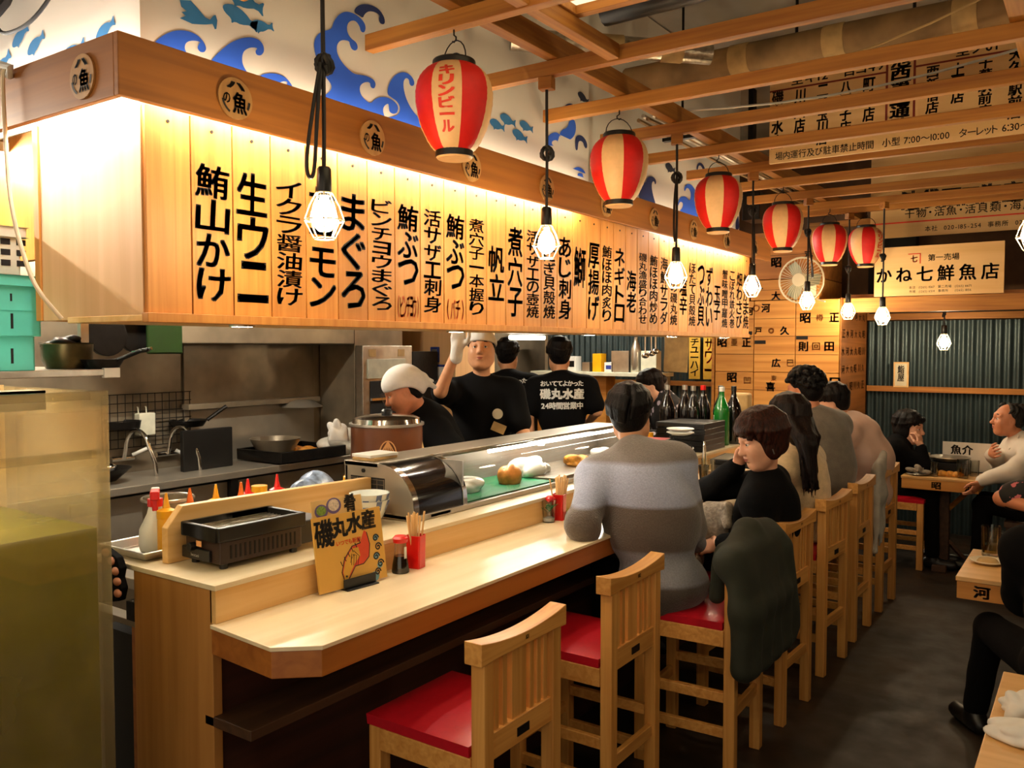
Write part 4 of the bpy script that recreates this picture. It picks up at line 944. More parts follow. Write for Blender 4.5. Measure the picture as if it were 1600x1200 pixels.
# pot shelf under the hood side, with baskets
t = thing('pot_shelf', 'steel shelf under the left hood corner carrying pots and crates', 'shelf', (-3.3, 1.45, 1.60)); part(MB().b6(-.6, .34, -.42, .31, -.005, .02), 'plate', M['alum'], t, bevel=.003); part(MB().b6(.325, .345, .25, .312, -.012, .024), 'end_cap', M['white'], t, bevel=.003)
for x in (-.4, .2): part(MB().b6(x-.012, x+.012, .24, .27, .02, .46), 'bracket', M['alum'], t)
t = thing('cooking_pot', 'battered steel pot on the shelf beside the teal crates', 'pot', (-3.13, 1.66, 1.62)); part(MB().lathe([(0, 0), (.07, 0), (.085, .03), (.088, .09), (.094, .095), (.084, .095), (.08, .03), (0, .01)], n=28), 'pot', plain('old_pot', '#5a4e30', .35, .7, var=.4, scale=14), t, smooth=True)
blob('black_contents', 'black crumpled stuff filling the battered pot', 'food', (-3.13, 1.66, 1.70), .05, (1, 1, .5), M['iron'], None, 11, .3)
t = thing('frying_pan', 'black frying pan lying on the shelf with its handle to the right', 'pan', (-3.02, 1.73, 1.62)); part(MB().lathe([(0, 0), (.055, 0), (.075, .035), (.071, .035), (.05, .006), (0, .006)], n=24), 'pan', M['iron'], t, smooth=True); part(MB().tube([(.06, .02, .03), (.16, .05, .065), (.20, .06, .07)], .008, 8), 'handle', M['iron'], t); part(MB().tube([(.13, .04, .06), (.21, .065, .075)], .006, 8), 'handle_ferrule', M['chrome'], t)
t = thing('green_cutting_board', 'green board hanging at the back under the hood', 'board', (-4.35, 2.86, 1.66)); part(MB().b6(-.012, .012, -.11, .11, 0, .22), 'board', M['green'], t, bevel=.01)
for k, (x, y, z) in enumerate([(-4.4, 2.55, 1.66), (-4.42, 2.72, 1.66)]):
    t = thing('hung_skillet', ['large black skillet hanging left of the green board', 'smaller black skillet hanging next to the green board'][k], 'pan', (x, y, z), 0, 'skillets under the hood')
    part(MB().cyl((0, 0, .10), .11-.02*k, .03, 24, 0), 'pan', M['iron'], t, bevel=.004); part(MB().tube([(0, .05, .18), (.02, .16, .24)], .012, 8), 'handle', M['steel'], t)
t = thing('hanging_rail', 'steel rail the skillets and green board hang from', 'rail', (-4.38, 2.9, 1.90)); part(MB().tube([(0, -1.0, 0), (0, .6, 0)], .012, 8), 'rail', M['steel'], t)
for y in (-.9, .5): part(MB().tube([(0, y, 0), (0, y, 1.85)], .008, 6), 'hanger', M['steel'], t)
def crate(name, label, loc, dims, mat, nested=False, grp=None, grid=False):
    t = thing(name, label, 'crate', loc, 0, grp); w, d, h = dims; mb = MB()
    def wall(axis, s):
        if axis == 0: mb.b6(s*w/2-.006, s*w/2+.006, -d/2, d/2, 0, h)
        else: mb.b6(-w/2, w/2, s*d/2-.006, s*d/2+.006, 0, h)
    for a in (0, 1):
        for s in (-1, 1): wall(a, s)
    mb.b6(-w/2, w/2, -d/2, d/2, 0, .01); part(mb, 'body', mat, t, bevel=.003)
    r = MB()
    for s in (-1, 1): r.b6(s*w/2-.01, s*w/2+.02, -d/2-.02, d/2+.02, h-.035, h); r.b6(-w/2-.02, w/2+.02, s*d/2-.01, s*d/2+.02, h-.035, h)
    part(r, 'rim', mat, t, bevel=.005)
    sl = MB()
    if grid:
        for k in range(7):
            for q in range(3): sl.b6(w/2+.0055, w/2+.0075, -d/2+.05+k*.05, -d/2+.08+k*.05, .03+q*.035, .05+q*.035)
            for q in range(3): sl.b6(-w/2+.05+k*.05, -w/2+.08+k*.05, -d/2-.0075, -d/2-.0055, .03+q*.035, .05+q*.035)
    else:
        for k in range(6):
            sl.b6(w/2+.0055, w/2+.0075, -d/2+.05+k*.055, -d/2+.058+k*.055, .025, .075)
            sl.b6(w/2+.0055, w/2+.0075, -d/2+.05+k*.055, -d/2+.056+k*.055, h-.085, h-.06)
    part(sl, 'slots', M['dark'], t); return t
crate('plastic_crate', 'lower teal plastic crate of the nested pair on the pot shelf', (-3.18, 1.26, 1.62), (.42, .40, .20), M['teal'], grp='teal crates')
crate('plastic_crate', 'upper teal plastic crate of the nested pair on the pot shelf', (-3.175, 1.265, 1.735), (.44, .42, .20), M['teal'], grp='teal crates')
crate('perforated_crate', 'white perforated crate standing in the teal crates', (-3.19, 1.26, 1.94), (.36, .36, .16), M['whitecrate'], grid=True)
# prep counter behind the ledge with rice tub, sauces, tray
t = thing('prep_bench', 'steel prep bench behind the bar ledge', 'worktop', (-2.85, 3.0, 0)); part(MB().b6(-.15, .20, -1.3, 3.0, .84, .88), 'top', M['steel'], t, bevel=.004); part(MB().b6(-.13, .18, -1.28, 2.98, 0, .84), 'body', M['steel_dark'], t)
t = thing('rice_tub', 'brown insulated rice tub with steel lid behind the glass case', 'tub', (-2.80, 3.01, .88))
part(MB().lathe([(0, 0), (.165, 0), (.17, .01), (.17, .45), (0, .45)], n=40), 'body', M['copper'], t, smooth=True)
part(MB().lathe([(.172, .445), (.178, .45), (.178, .460), (.165, .460)], n=40, close=False), 'rim', M['alum'], t, smooth=True)
part(MB().lathe([(.165, .455), (.158, .482), (.13, .493), (.06, .500), (0, .502)], n=40, close=False), 'lid', M['chrome'], t, smooth=True)
part(MB().lathe([(0, .498), (.024, .50), (.028, .515), (.018, .524), (0, .524)], n=18, close=False), 'lid_knob', M['black'], t, smooth=True)
ribs = MB(); a0 = -.80
for k in range(6):
    a = a0+(k-2.5)*.045; ribs.tube([(.172*math.cos(a0+(k-2.5)*.03), .172*math.sin(a0+(k-2.5)*.03), .25)]+[(.1735*math.cos(a0+(k-2.5)*.075*math.sin(q*.5+.6)), .1735*math.sin(a0+(k-2.5)*.075*math.sin(q*.5+.6)), .27+.022*q) for q in range(5)]+[(.172*math.cos(a0), .172*math.sin(a0), .385)], .003, 5)
ribs.tube([(.1735*math.cos(a0+.23*math.cos(q*.3)), .1735*math.sin(a0+.23*math.cos(q*.3)), .318+.07*math.sin(q*.3)) for q in range(22)], .003, 5)
part(ribs, 'embossed_mark', M['gold'], t)
blob('folded_cloth', 'white cloth tucked beside the rice tub lid', 'cloth', (-2.95, 2.83, 1.26), .05, (1, .8, 1.2), M['cloth_white'], None, 21, .25)
def squeeze(loc, mat, lab):
    t = thing('squeeze_bottle', lab, 'bottle', loc, 0, 'squeeze bottles behind the partition')
    part(MB().lathe([(0, 0), (.026, 0), (.028, .01), (.028, .11), (.022, .125)], n=18), 'bottle', M['white'] if mat in ('red',) else M[mat], t, smooth=True)
    part(MB().lathe([(.029, .115), (.029, .14), (.012, .148), (.008, .165), (.0035, .195), (0, .196)], n=18, close=False), 'nozzle_cap', M[mat], t, smooth=True)
for x, y, m_, lab in [(-2.44, 1.60, 'yellow', 'yellow-capped squeeze bottle nearest the spray bottle'), (-2.46, 1.70, 'orange', 'orange-capped squeeze bottle, second along the partition'), (-2.46, 1.80, 'yellow', 'yellow squeeze bottle with the tallest yellow nozzle'), (-2.43, 1.88, 'orange', 'orange squeeze bottle before the red caps'), (-2.47, 1.94, 'red', 'red-capped squeeze bottle nearer the camera'), (-2.47, 2.07, 'red', 'red-capped squeeze bottle farther along the partition'), (-2.48, 2.45, 'yellow', 'yellow squeeze bottle alone near the rice tub')]:
    squeeze((x, y, 1.04), m_, lab)
blob('plastic_bag', 'clear bag with blue print bulging above the partition board', 'bag', (-2.76, 2.50, .88), .135, (.9, 1.2, 1.2), plain('blue_film', '#8fa3c4', .3, var=.6, scale=30, coat=.4), None, 61, .16)
lathe_thing('glass_jar', 'amber glass jar behind the partition board', 'jar', (-2.78, 2.24, .88), [('jar', [(0, 0), (.04, 0), (.042, .2), (.03, .24), (0, .24)], M['amber']), ('lid', [(.032, .235), (.032, .262), (0, .264)], M['yellow'])])
t = thing('spray_bottle', 'white spray bottle with red trigger behind the steel tray', 'bottle', (-2.50, 1.60, 1.047), -.6); t.scale = (1.18, 1.18, .97)
part(MB().lathe([(0, 0), (.04, 0), (.044, .02), (.042, .07), (.022, .12), (.016, .15)], n=22), 'bottle', M['white'], t, smooth=True)
part(MB().lathe([(.02, .145), (.02, .17), (0, .17)], n=16, close=False), 'collar', M['red'], t, smooth=True)
hd_ = MB(); hd_.b6(-.02, .04, -.012, .012, .17, .20); hd_.b6(.012, .02, -.008, .008, .13, .17); part(hd_, 'trigger_head', M['red'], t, bevel=.004)
part(MB().b6(-.035, -.018, -.011, .011, .168, .202), 'head_back', M['white'], t, bevel=.004)
t = thing('steel_tray', 'shallow steel tray on the near corner of the ledge', 'tray', (-2.505, 1.575, 1.041), .0)
tr = MB()
out = [(-.115, -.085), (.115, -.085), (.115, .085), (-.115, .085)]
vs = [(x*.9, y*.88, .002) for x, y in out]+[(x, y, .03) for x, y in out]+[(x*1.08, y*1.1, .031) for x, y in out]+[(x*1.08, y*1.1, .028) for x, y in out]
fs = [(0, 1, 2, 3)]
for L in range(3): fs += [(L*4+k, L*4+(k+1) % 4, (L+1)*4+(k+1) % 4, (L+1)*4+k) for k in range(4)]
tr.add(vs, fs); part(tr, 'tray', M['alum'], t, bevel=.004)
t = thing('strainer_bowl', 'steel mesh strainer bowl behind the spray bottle', 'strainer', (-2.78, 1.83, .882)); t.scale = (.72, .72, 1.28); part(MB().lathe([(.03, .0), (.07, .02), (.11, .10), (.125, .205), (.128, .21), (.118, .21), (.1, .1), (.06, .026), (0, .01)], n=30), 'bowl', M['steel_dark'], t, smooth=True); part(MB().tube([(.124*math.cos(a*.3), .124*math.sin(a*.3), .21) for a in range(21)], .006, 6, closed=True), 'rim', M['alum'], t, smooth=True)
t = thing('sleeve_cloth', 'dark cloth with pink scalloped edge hanging at the ledge corner by the tank', 'cloth', (-2.43, 1.43, .96)); part(MB().prism([(-.06, -.04), (.03, -.02), (.045, .02), (.03, .05), (.04, .08), (.02, .11), (-.06, .135)], 1, -.02, .005), 'cloth', M['blackmatte'], t, bevel=.004)
sc_ = MB()
for k, (x, z) in enumerate([(-.03, .12), (.0, .098), (.02, .07), (.028, .04), (.03, .005)]): sc_.ball((x, -.022, z), .016, 10, 6, (1, .6, .8))
part(sc_, 'scalloped_edge', plain('pink_trim', '#c98a72', .7), t, smooth=True)
# things on and behind the case
t = thing('red_plate', 'red-rimmed black plate held behind the glass case', 'plate', (-2.66, 3.36, 1.12)); part(MB().lathe([(0, .01), (.08, 0), (.12, .02), (.115, .024), (.08, .008), (0, .014)], n=26), 'plate', M['redvinyl'], t, smooth=True)
t = thing('wooden_spoon', 'wooden paddle handle standing by the rice tub', 'spoon', (-2.62, 3.12, 1.06)); part(MB().tube([(0, 0, 0), (-.06, -.03, .25)], .009, 8), 'handle', M['tape'], t)
# far kitchen: pass shelf, boxes, hanging strips
t = thing('pass_shelf', 'high kitchen shelf behind the servers, on a timber wall', 'shelf', (-4.2, 7.9, 0)); part(MB().b6(-.9, .62, -.15, .2, 1.40, 1.44), 'top', M['whitecrate'], t, bevel=.004); part(MB().b6(-.9, -.05, .0, .2, .6, 1.40), 'timber_front', M['crate'], t); part(MB().b6(-.9, .62, -.12, .18, 1.83, 1.86), 'upper_shelf', M['alum'], t, bevel=.003)
for x in (-.85, .58): part(MB().b6(x-.02, x+.02, .1, .16, 0, 1.86), 'post', M['alum'], t)
rnd = random.Random(5)
for k, (x, w, h, m_, lab, cat) in enumerate([(-4.62, .1, .16, 'white', 'white box at the left of the high kitchen shelf', 'box'), (-4.45, .09, .1, 'alum', 'steel canister on the high kitchen shelf', 'canister'), (-4.32, .1, .19, 'yellow', 'yellow carton on the high kitchen shelf', 'carton'), (-4.18, .1, .1, 'white', 'small white carton right of the yellow one', 'carton'), (-4.05, .2, .22, 'alum', 'grey appliance box on the high kitchen shelf', 'box'), (-3.73, .17, .22, 'whitecrate', 'pale green carton at the right of the high kitchen shelf', 'carton')]):
    o = MB().b6(-w/2, w/2, -.06, .06, 0, h).build(cat if cat != 'box' else 'storage_box', M[m_], None, bevel=.004); o.location = (x, 7.88, 1.44); tag(o, lab, cat)
    if k in (0, 3): MB().b6(-w*.3, w*.3, -.062, -.06, h*.3, h*.7).build('label', M['bluecover'] if k else M['iron'], o)
t = sake('pale sake bottle standing on the high kitchen shelf', (-3.89, 7.86, 1.44), M['alum'], M['black'])
cb = MB().b6(-.11, .11, -.006, .006, 0, .40).build('cardboard_sheet', M['tape'], None); cb.location = (-3.08, 7.0, 1.48); cb.rotation_euler = (0, .04, 0); tag(cb, 'brown cardboard sheet hanging at the end of the kitchen', 'cardboard')
t = thing('kitchen_hook_rail', 'rail from which the cardboard and ladles hang', 'rail', (-3.2, 7.0, 1.885)); part(MB().tube([(-.5, 0, 0), (.3, 0, 0)], .012, 8), 'rail', M['steel'], t)
for x in (-.45, .25): part(MB().tube([(x, 0, 0), (x, 0, 1.86)], .008, 6), 'hanger', M['steel'], t)
for k, x in enumerate((-3.36, -3.30, -3.26)):
    t = thing('hanging_ladle', ['left', 'middle', 'right'][k]+' steel ladle hanging beside the cardboard sheet', 'ladle', (x, 6.98, 1.60+.02*k), 0, 'ladles by the cardboard'); part(MB().tube([(0, 0, .04), (0, 0, .28)], .007, 8), 'handle', M['chrome'], t); part(MB().ball((0, 0, .02), .035, 12, 8, (1, 1, .7)), 'bowl', M['chrome'], t, smooth=True)
for x, s, m_, lab in [(-3.545, 'チューハイ', 'ink', 'yellow paper strip reading チューハイ on the far kitchen wall'), (-3.385, 'サワー', 'redink', 'yellow paper strip reading サワー in red on the far kitchen wall')]:
    t = thing('menu_strip', lab, 'sign', (x, 8.55, 1.36), 0, 'yellow drink strips'); part(MB().b6(-.062, .062, 0, .004, 0, .46), 'paper', plain('yellow_paper', '#e6b83e', .7), t); mb = MB(); column_text(mb, Plane((0, -.001, 0), (1, 0, 0), (0, 0, 1)), s, 0, .43, .085, .40, .02); part(mb, 'lettering', M[m_], t)
t = thing('drinks_shelf_wall', 'dark slatted shutter behind the yellow strips', 'shutter', (-3.36, 8.585, 1.3)) if 0 else None
for k, (x, y) in enumerate([(-4.2, 3.0), (-4.0, 7.2), (-3.9, 1.2)]):  # tubes hidden above the view, added to brighten the kitchen
    t = thing('kitchen_tube_light', ['unseen fluorescent lamp added over the worktop', 'unseen fluorescent lamp added at the far end of the kitchen', 'unseen fluorescent lamp added over the pot shelf'][k], 'tube light', (x, y, 2.5), 0, 'added unseen kitchen tube lights'); part(MB().b6(-.08, .08, -.6, .6, .02, .06), 'housing', M['white'], t); part(MB().cyl((0, 0, 0), .018, 1.16, 10, 1), 'tube', M['added_kitchentube'], t); part(MB().tube([(0, 0, .06), (0, 0, 1.25)], .01, 6), 'stem', M['white'], t)
t = thing('kitchen_tube_light', 'low fluorescent lamp seen under the menu boards above the servers', 'tube light', (-3.3, 4.98, 1.765)); part(MB().cyl((0, 0, 0), .016, .42, 12, 1), 'tube', emit('lit_low_tube', (1, .85, .62), 9), t); part(MB().b6(-.05, .05, -.24, .24, .025, .05), 'housing', M['white'], t)
for y in (-.2, .2): part(MB().tube([(0, y, .05), (0, y, 1.98)], .006, 6), 'stem', M['white'], t)
c_ = kids(t)
# kimono server's counter
t = thing('server_station', 'pale counter with condiments before the server in the floral top', 'counter', (-2.95, 5.3, 0)) if 0 else None
for k, (x, y, m_, lab) in enumerate([(-2.42, 4.85, 'green', 'small green-capped jar past the glass case'), (-2.40, 4.95, 'red', 'small red-capped jar past the glass case'), (-2.38, 5.02, 'yellow', 'small yellow-capped jar past the glass case'), (-2.45, 4.62, 'white', 'small white-capped jar past the glass case')]):
    t = thing('condiment_jar', lab, 'jar', (x, y, 1.04), 0, 'condiment jars'); part(MB().lathe([(0, 0), (.024, 0), (.024, .07), (.018, .085), (0, .085)], n=16), 'jar', M['caseglass'], t, smooth=True); part(MB().lathe([(.022, .08), (.022, .11), (0, .112)], n=16, close=False), 'cap', M[m_], t, smooth=True)

# ================================================================== fish tank
t = thing('fish_tank', 'large acrylic fish tank of murky green water at the left front', 'fish tank', (-2.32, .45, 0))
A = MB(); X0, X1, Yn, Yf = -.30, .25, -.7, .75
A.b6(X1-.006, X1, Yn, Yf, .0, 1.59); part(A, 'front_wall', M['tankglass'], t)
part(MB().b6(X0, X1-.006, Yf-.03, Yf, 0, 1.588), 'end_wall', M['tankglass'], t)
part(MB().b6(X0, X0+.006, Yn, Yf, 0, 1.59), 'back_wall', plain('tank_back', '#d8b985', .6, var=.25, scale=5), t)
for z in (1.568, 1.42): part(MB().b6(X1-.03, X1-.007, Yn, Yf-.03, z, z+.02), 'rim_bar', M['tankglass'], t)
def water_mat():
    m, nt, b = mat_new('murky_water'); nt.nodes.remove(b)
    tc = nt.nodes.new('ShaderNodeTexCoord'); no = nt.nodes.new('ShaderNodeTexNoise'); no.inputs['Scale'].default_value = 3.5; no.inputs['Detail'].default_value = 4
    nt.links.new(tc.outputs['Object'], no.inputs['Vector']); rp = nt.nodes.new('ShaderNodeValToRGB'); e = rp.color_ramp.elements
    e[0].position = .3; e[0].color = C4('#858024'); e[1].position = .75; e[1].color = C4('#aea53a'); nt.links.new(no.outputs['Fac'], rp.inputs['Fac'])
    d = nt.nodes.new('ShaderNodeBsdfDiffuse'); tl = nt.nodes.new('ShaderNodeBsdfTranslucent'); tr_ = nt.nodes.new('ShaderNodeBsdfTransparent'); tr_.inputs['Color'].default_value = (.62, .6, .3, 1)
    for s in (d, tl): nt.links.new(rp.outputs['Color'], s.inputs['Color'])
    a = nt.nodes.new('ShaderNodeMixShader'); a.inputs[0].default_value = .4; nt.links.new(d.outputs[0], a.inputs[1]); nt.links.new(tl.outputs[0], a.inputs[2])
    c = nt.nodes.new('ShaderNodeMixShader'); c.inputs[0].default_value = .5; nt.links.new(tr_.outputs[0], c.inputs[1]); nt.links.new(a.outputs[0], c.inputs[2])
    nt.links.new(c.outputs[0], nt.nodes['Material Output'].inputs['Surface']); return m
part(MB().b6(X0+.012, X1-.008, Yn+.01, Yf-.033, .10, 1.245), 'water', water_mat(), t)
part(MB().b6(X0+.01, X1-.01, Yn, Yf-.035, .0, .45), 'gravel_bed', plain('tank_gravel', '#a8923e', .9, var=.5, scale=60, bump=.6), t)
part(MB().cyl((X0+.30, .02, 1.555), .013, 1.3, 10, 1), 'added_tank_lamp', M['added_tanktube'], t); part(MB().b6(X0+.26, X0+.34, -.65, .70, 1.574, 1.586).b6(X0+.33, X0+.34, -.65, .70, 1.535, 1.586), 'added_lamp_screen', M['cream'], t)  # tube added inside to brighten the tank; its cover hides it from the camera
part(MB().b6(X0+.01, X0+.04, Yn, Yf-.035, 1.38, 1.50), 'filter_box', M['sidewood'], t)
part(MB().tube([(X0+.1, .5, 1.30), (X0+.12, .52, .6)], .012, 8), 'air_pipe', M['white'], t)

# ================================================================== ceiling timbers
ORD = ['first', 'second', 'third', 'fourth', 'fifth', 'sixth', 'seventh', 'eighth', 'ninth', 'tenth', 'eleventh', 'twelfth']
JY = [1.78, 2.37, 3.0, 3.6, 4.18, 4.76, 5.36, 5.95, 6.53, 7.1, 7.42, 8.25]
for i, y in enumerate(JY):
    if i == 0: lab = 'timber ceiling joist carrying the nearest caged bulb'
    else: lab = 'timber ceiling joist, %s back from the one over the nearest red lantern' % ORD[i-1] if i > 1 else 'timber ceiling joist over the nearest red lantern'
    o = MB().b6(-2.283, 2.5, y-.0225, y+.0225, 2.80, 2.86).build('ceiling_joist', M['joist'], None, bevel=.003); tag(o, lab, 'joist', 'timber ceiling joists')
o = MB().b6(-1.885, -1.83, .9, 8.5, 2.861, 2.95).build('ceiling_beam', M['joist_y'], None, bevel=.003); tag(o, 'long timber beam lying on the joists above the red lanterns', 'beam')
o = MB().b6(-1.60, -1.55, .9, 2.975, 2.805, 2.862).build('ceiling_beam', M['joist_y'], None, bevel=.003); tag(o, 'short timber beam framing the lit panel at the top', 'beam')
o = MB().b6(-.3, -.22, .9, 8.5, 2.861, 2.95).build('ceiling_beam', M['joist_y'], None, bevel=.003); tag(o, 'long timber beam lying on the joists over the aisle', 'beam')
t = thing('ceiling_light_panel', 'large cream light panel in a timber frame at the top of the view', 'light panel', (-.9, 2.0, 2.862))
MB().b6(-.64, .7, -.8, .63, .03, .04).build('panel', M['lightpanel'], t)
fr = MB(); fr.b6(-.68, .75, .63, .67, 0, .04); fr.b6(-.68, -.64, -.8, .63, 0, .04); fr.build('frame', M['joist'], t, bevel=.003)
for x in (-.6, .6): MB().tube([(x, .64, .03), (x, .64, .85)], .008, 6).build('hanger_rod', M['iron'], t)
# services above the joists
def pipe(name, label, cat, pts, r, mat, bands=None, bandmat=None, hang=None):
    t = thing(name, label, cat, pts[0]); o = Vector(pts[0])
    MB().tube([Vector(p)-o for p in pts], r, 14).build('pipe', mat, t, smooth=True)
    a, b = Vector(pts[0])-o, Vector(pts[-1])-o
    for f in (bands or []):
        p = a.lerp(b, f); d = (b-a).normalized()*.05; MB().tube([p-d, p+d], r+.004, 14).build('band', bandmat or M['tape'], t, smooth=True)
    for f in (hang or []):
        p = a.lerp(b, f); MB().tube([p, (p.x, p.y, 3.75-o.z)], .008, 6).build('hanger_rod', M['iron'], t)
    return t
pipe('wrapped_duct', 'brown wrapped duct with pale tape bands above the signs', 'duct', [(-2.25, 4.42, 3.2), (2.5, 4.36, 3.2)], .075, M['duct'], (.14, .24, .36, .52), hang=(.2, .6))
pipe('wrapped_duct', 'thinner wrapped duct running beside the larger one', 'duct', [(-2.2, 4.62, 3.28), (2.5, 4.56, 3.28)], .05, M['tape'], (.18, .3), M['duct'], hang=(.3,))
pipe('black_pipe', 'thick black pipe crossing under the concrete ceiling', 'pipe', [(-1.9, 3.5, 3.22), (2.5, 3.42, 3.24)], .06, M['black'], hang=(.12, .3))
pipe('foil_duct', 'silver foil duct stub by the mural corner', 'duct', [(-2.28, 3.3, 3.12), (-1.55, 3.9, 3.08)], .05, M['foil'], (.5, .8))
pipe('black_pipe', 'vertical black drain pipe near the middle of the ceiling', 'pipe', [(-1.25, 3.45, 3.29), (-1.25, 3.45, 3.74)], .07, M['black'])
rn = random.Random(11)
t = thing('cable_tray', 'tray of silver and black cables under the far ceiling', 'cable tray', (-1.4, 6.2, 3.12)); MB().b6(-.75, 3.5, -.16, .16, -.03, -.01).build('tray', M['foil'], t)
for k in range(12): MB().tube([(-.8, -.15+k*.027, .0), (.4, -.15+k*.027+rn.uniform(-.02, .02), .012+rn.uniform(0, .02)), (3.4, -.15+k*.027, 0)], .011, 6).build('cable', M['alum'] if k % 3 else M['cable'], t, smooth=True)
for x in (-.4, .4, 1.4): MB().tube([(x, 0, 0), (x, 0, .62)], .008, 6).build('hanger_rod', M['iron'], t)
t = thing('conduit_bundle', 'bundle of bare conduits along the top of the hood beyond the mural', 'conduits', (-2.08, 6.0, 2.95))
for k in range(8): MB().tube([(-.09+k*.028, -1.6, .02+.02*(k % 2)), (-.09+k*.028+rn.uniform(-.02, .02), 0, .03*(k % 3)), (-.09+k*.028, 2.4, .0)], .012, 6).build('conduit', M['alum'] if k % 2 else M['duct'], t, smooth=True)
for y in (-1.2, 1.0): MB().b6(-.12, .13, y-.02, y+.02, -.02, .0).build('bracket', M['iron'], t); MB().tube([(0, y, .0), (0, y, .8)], .008, 6).build('hanger_rod', M['iron'], t)
t = thing('ceiling_wire', 'thin grey wire sagging before the top sign', 'wire', (-1.9, 4.3, 2.95)); MB().tube([(x*.25, .1*math.sin(x*.5), .0+.012*(x-6)**2/4-.1+.02*x) for x in range(13)], .006, 6).build('wire', M['alum'], t, smooth=True)
t = thing('ceiling_wire', 'thin pale wire rising towards the top right', 'wire', (-1.2, 3.9, 2.93)); MB().tube([(x*.2, -.02*x, .008*x*x) for x in range(12)], .005, 6).build('wire', M['tape'], t, smooth=True)
ls = thing('loudspeaker_box', 'dark grey box mounted at the end of the hood wall', 'box', (-2.31, 6.75, 2.70)); MB().b6(-.06, .08, -.1, .14, 0, .22).build('case', M['iron'], ls, bevel=.008); MB().b6(-.04, .0, -.04, .04, .22, 1.04).build('bracket', M['iron'], ls)
# cables at the upper left
t = thing('cable_bundle', 'thick dark cable bundle at the top left corner', 'cables', (-3.03, 1.40, 2.70))
for k in range(4): MB().tube(soft([(.10+.02*k, -.02+.012*k, .5), (.05+.015*k, -.02+.012*k, .16), (-.02+.01*k, -.03, .06), (-.25, -.04, -.02+.01*k)]), .016, 8).build('cable', M['cable'], t, smooth=True)
MB().tube(soft([(.1, -.03, .3), (.06, -.04, .08), (.12, -.05, -.01), (.25, -.05, -.02), (.36, -.05, .0), (.46, -.04, .07), (.52, -.03, .25)]), .006, 8).build('loose_cable', M['cable'], t, smooth=True)
t = thing('white_cord', 'white cord hanging down the left side of the hood', 'cord', (-2.75, 1.28, 2.52)); MB().tube(soft([(-.02, .02, .03), (.0, .0, 0), (.012, -.0, -.2), (.03, .0, -.4), (.08, .02, -.58), (.13, .03, -.66), (.16, .08, -.735)]), .0065, 8).build('cord', plain('cord_white', '#e8d2b0', .5), t, smooth=True)
MB().tube([(-.05, .02, .02), (-.02, .0, .035), (.03, .01, .02), (.0, .02, .0)], .012, 8).build('cord_knot', M['cloth_white'], t, smooth=True)

# ------------------------------------------------------------------ lanterns
def lantern():
    t = thing('paper_lantern', '', 'lantern')
    prof = [(.060, -.165), (.078, -.145), (.098, -.105), (.114, -.06), (.124, -.01), (.128, .03), (.125, .07), (.114, .105), (.094, .132), (.070, .148)]
    fine = []
    for i in range(len(prof)-1):
        (r0, z0), (r1, z1) = prof[i], prof[i+1]
        for k in range(4): f = k/4; fine.append((r0+(r1-r0)*f+(.0016 if k == 2 else 0), z0+(z1-z0)*f))
    fine.append(prof[-1]); n = 48
    for nm, par_ in (('red_paper', 0), ('cream_paper', 1)):
        mb = MB()
        for g in range(8):
            if g % 2 != par_: continue
            vs = []
            for k in range(7):
                a = 2*PI*(g-.5)/8+2*PI/8*k/6; vs += [(r*math.cos(a), r*math.sin(a), z) for r, z in fine]
            m = len(fine); mb.add(vs, [(k*m+i, (k+1)*m+i, (k+1)*m+i+1, k*m+i+1) for k in range(6) for i in range(m-1)])
        mb.build(nm, M['paperred' if par_ == 0 else 'paperwhite'], t, smooth=True, angle=80)
    MB().lathe([(.0, .17), (.068, .17), (.071, .165), (.071, .14), (.0, .14)], n=32).build('top_ring', M['black'], t, bevel=.002)
    MB().lathe([(.052, -.185), (.062, -.185), (.062, -.158), (.05, -.158)], n=32).build('bottom_ring', M['black'], t, bevel=.002)
    MB().lathe([(0, -.19), (.055, -.192), (.06, -.186)], n=32, close=False).build('bottom_paper', M['paperwhite'], t, smooth=True)
    MB().tube([(0, .068*math.cos(k*PI/10), .165+.075*math.sin(k*PI/10)) for k in range(11)], .0022, 6).build('wire_handle', M['iron'], t, smooth=True)
    MB().tube([(0, 0, .29), (0, 0, .262), (0, .012, .252), (0, .012, .242), (0, 0, .236), (0, -.008, .242)], .003, 6).build('hook', M['iron'], t, smooth=True)
    # lettering that follows the paper
    mb = MB(); base = MB(); P = Plane((0, 0, 0), (1, 0, 0), (0, 1, 0)); tmp = MB()
    column_text(tmp, P, 'キリンビール', 0, .118, .048, .235, .04, .08, 0)
    def rad(z):
        for (r0, z0), (r1, z1) in zip(prof, prof[1:]):
            if z0 <= z <= z1: return r0+(r1-r0)*(z-z0)/(z1-z0)
        return prof[0][0]
    vs = [((rad(y)+.0022)*math.cos(x/.125), (rad(y)+.0022)*math.sin(x/.125), y) for x, y, z in tmp.v]
    mb.add(vs, tmp.f); o = mb.build('lettering', M['redink'], t, rot=(0, 0, PI/4)); return t
lan = lantern()
# (lettering sits on the cream gore at 45 degrees local)
for i, (x, y, rot) in enumerate([(-1.878, 2.37, -1.885), (-1.874, 3.6, 2.6), (-1.837, 4.76, 2.55), (-1.83, 5.95, 2.5), (-1.81, 7.1, 2.55), (-1.605, 7.42, -1.19)]):
    lab = 'red and cream paper lantern, %s' % ['nearest, with its lettering towards the camera', 'second from the camera', 'third from the camera', 'fourth from the camera', 'fifth from the camera beside the wall fan', 'farthest, with its lettering seen sideways'][i]
    l = lan if i == 0 else dup(lan, (0, 0, 0))
    l.scale = (1.06, 1.06, .94)
    l.location = (x, y, 2.535 if i < 4 else 2.53); l.rotation_euler = (0, 0, rot); l['label'] = lab; l['group'] = 'red and cream paper lanterns'
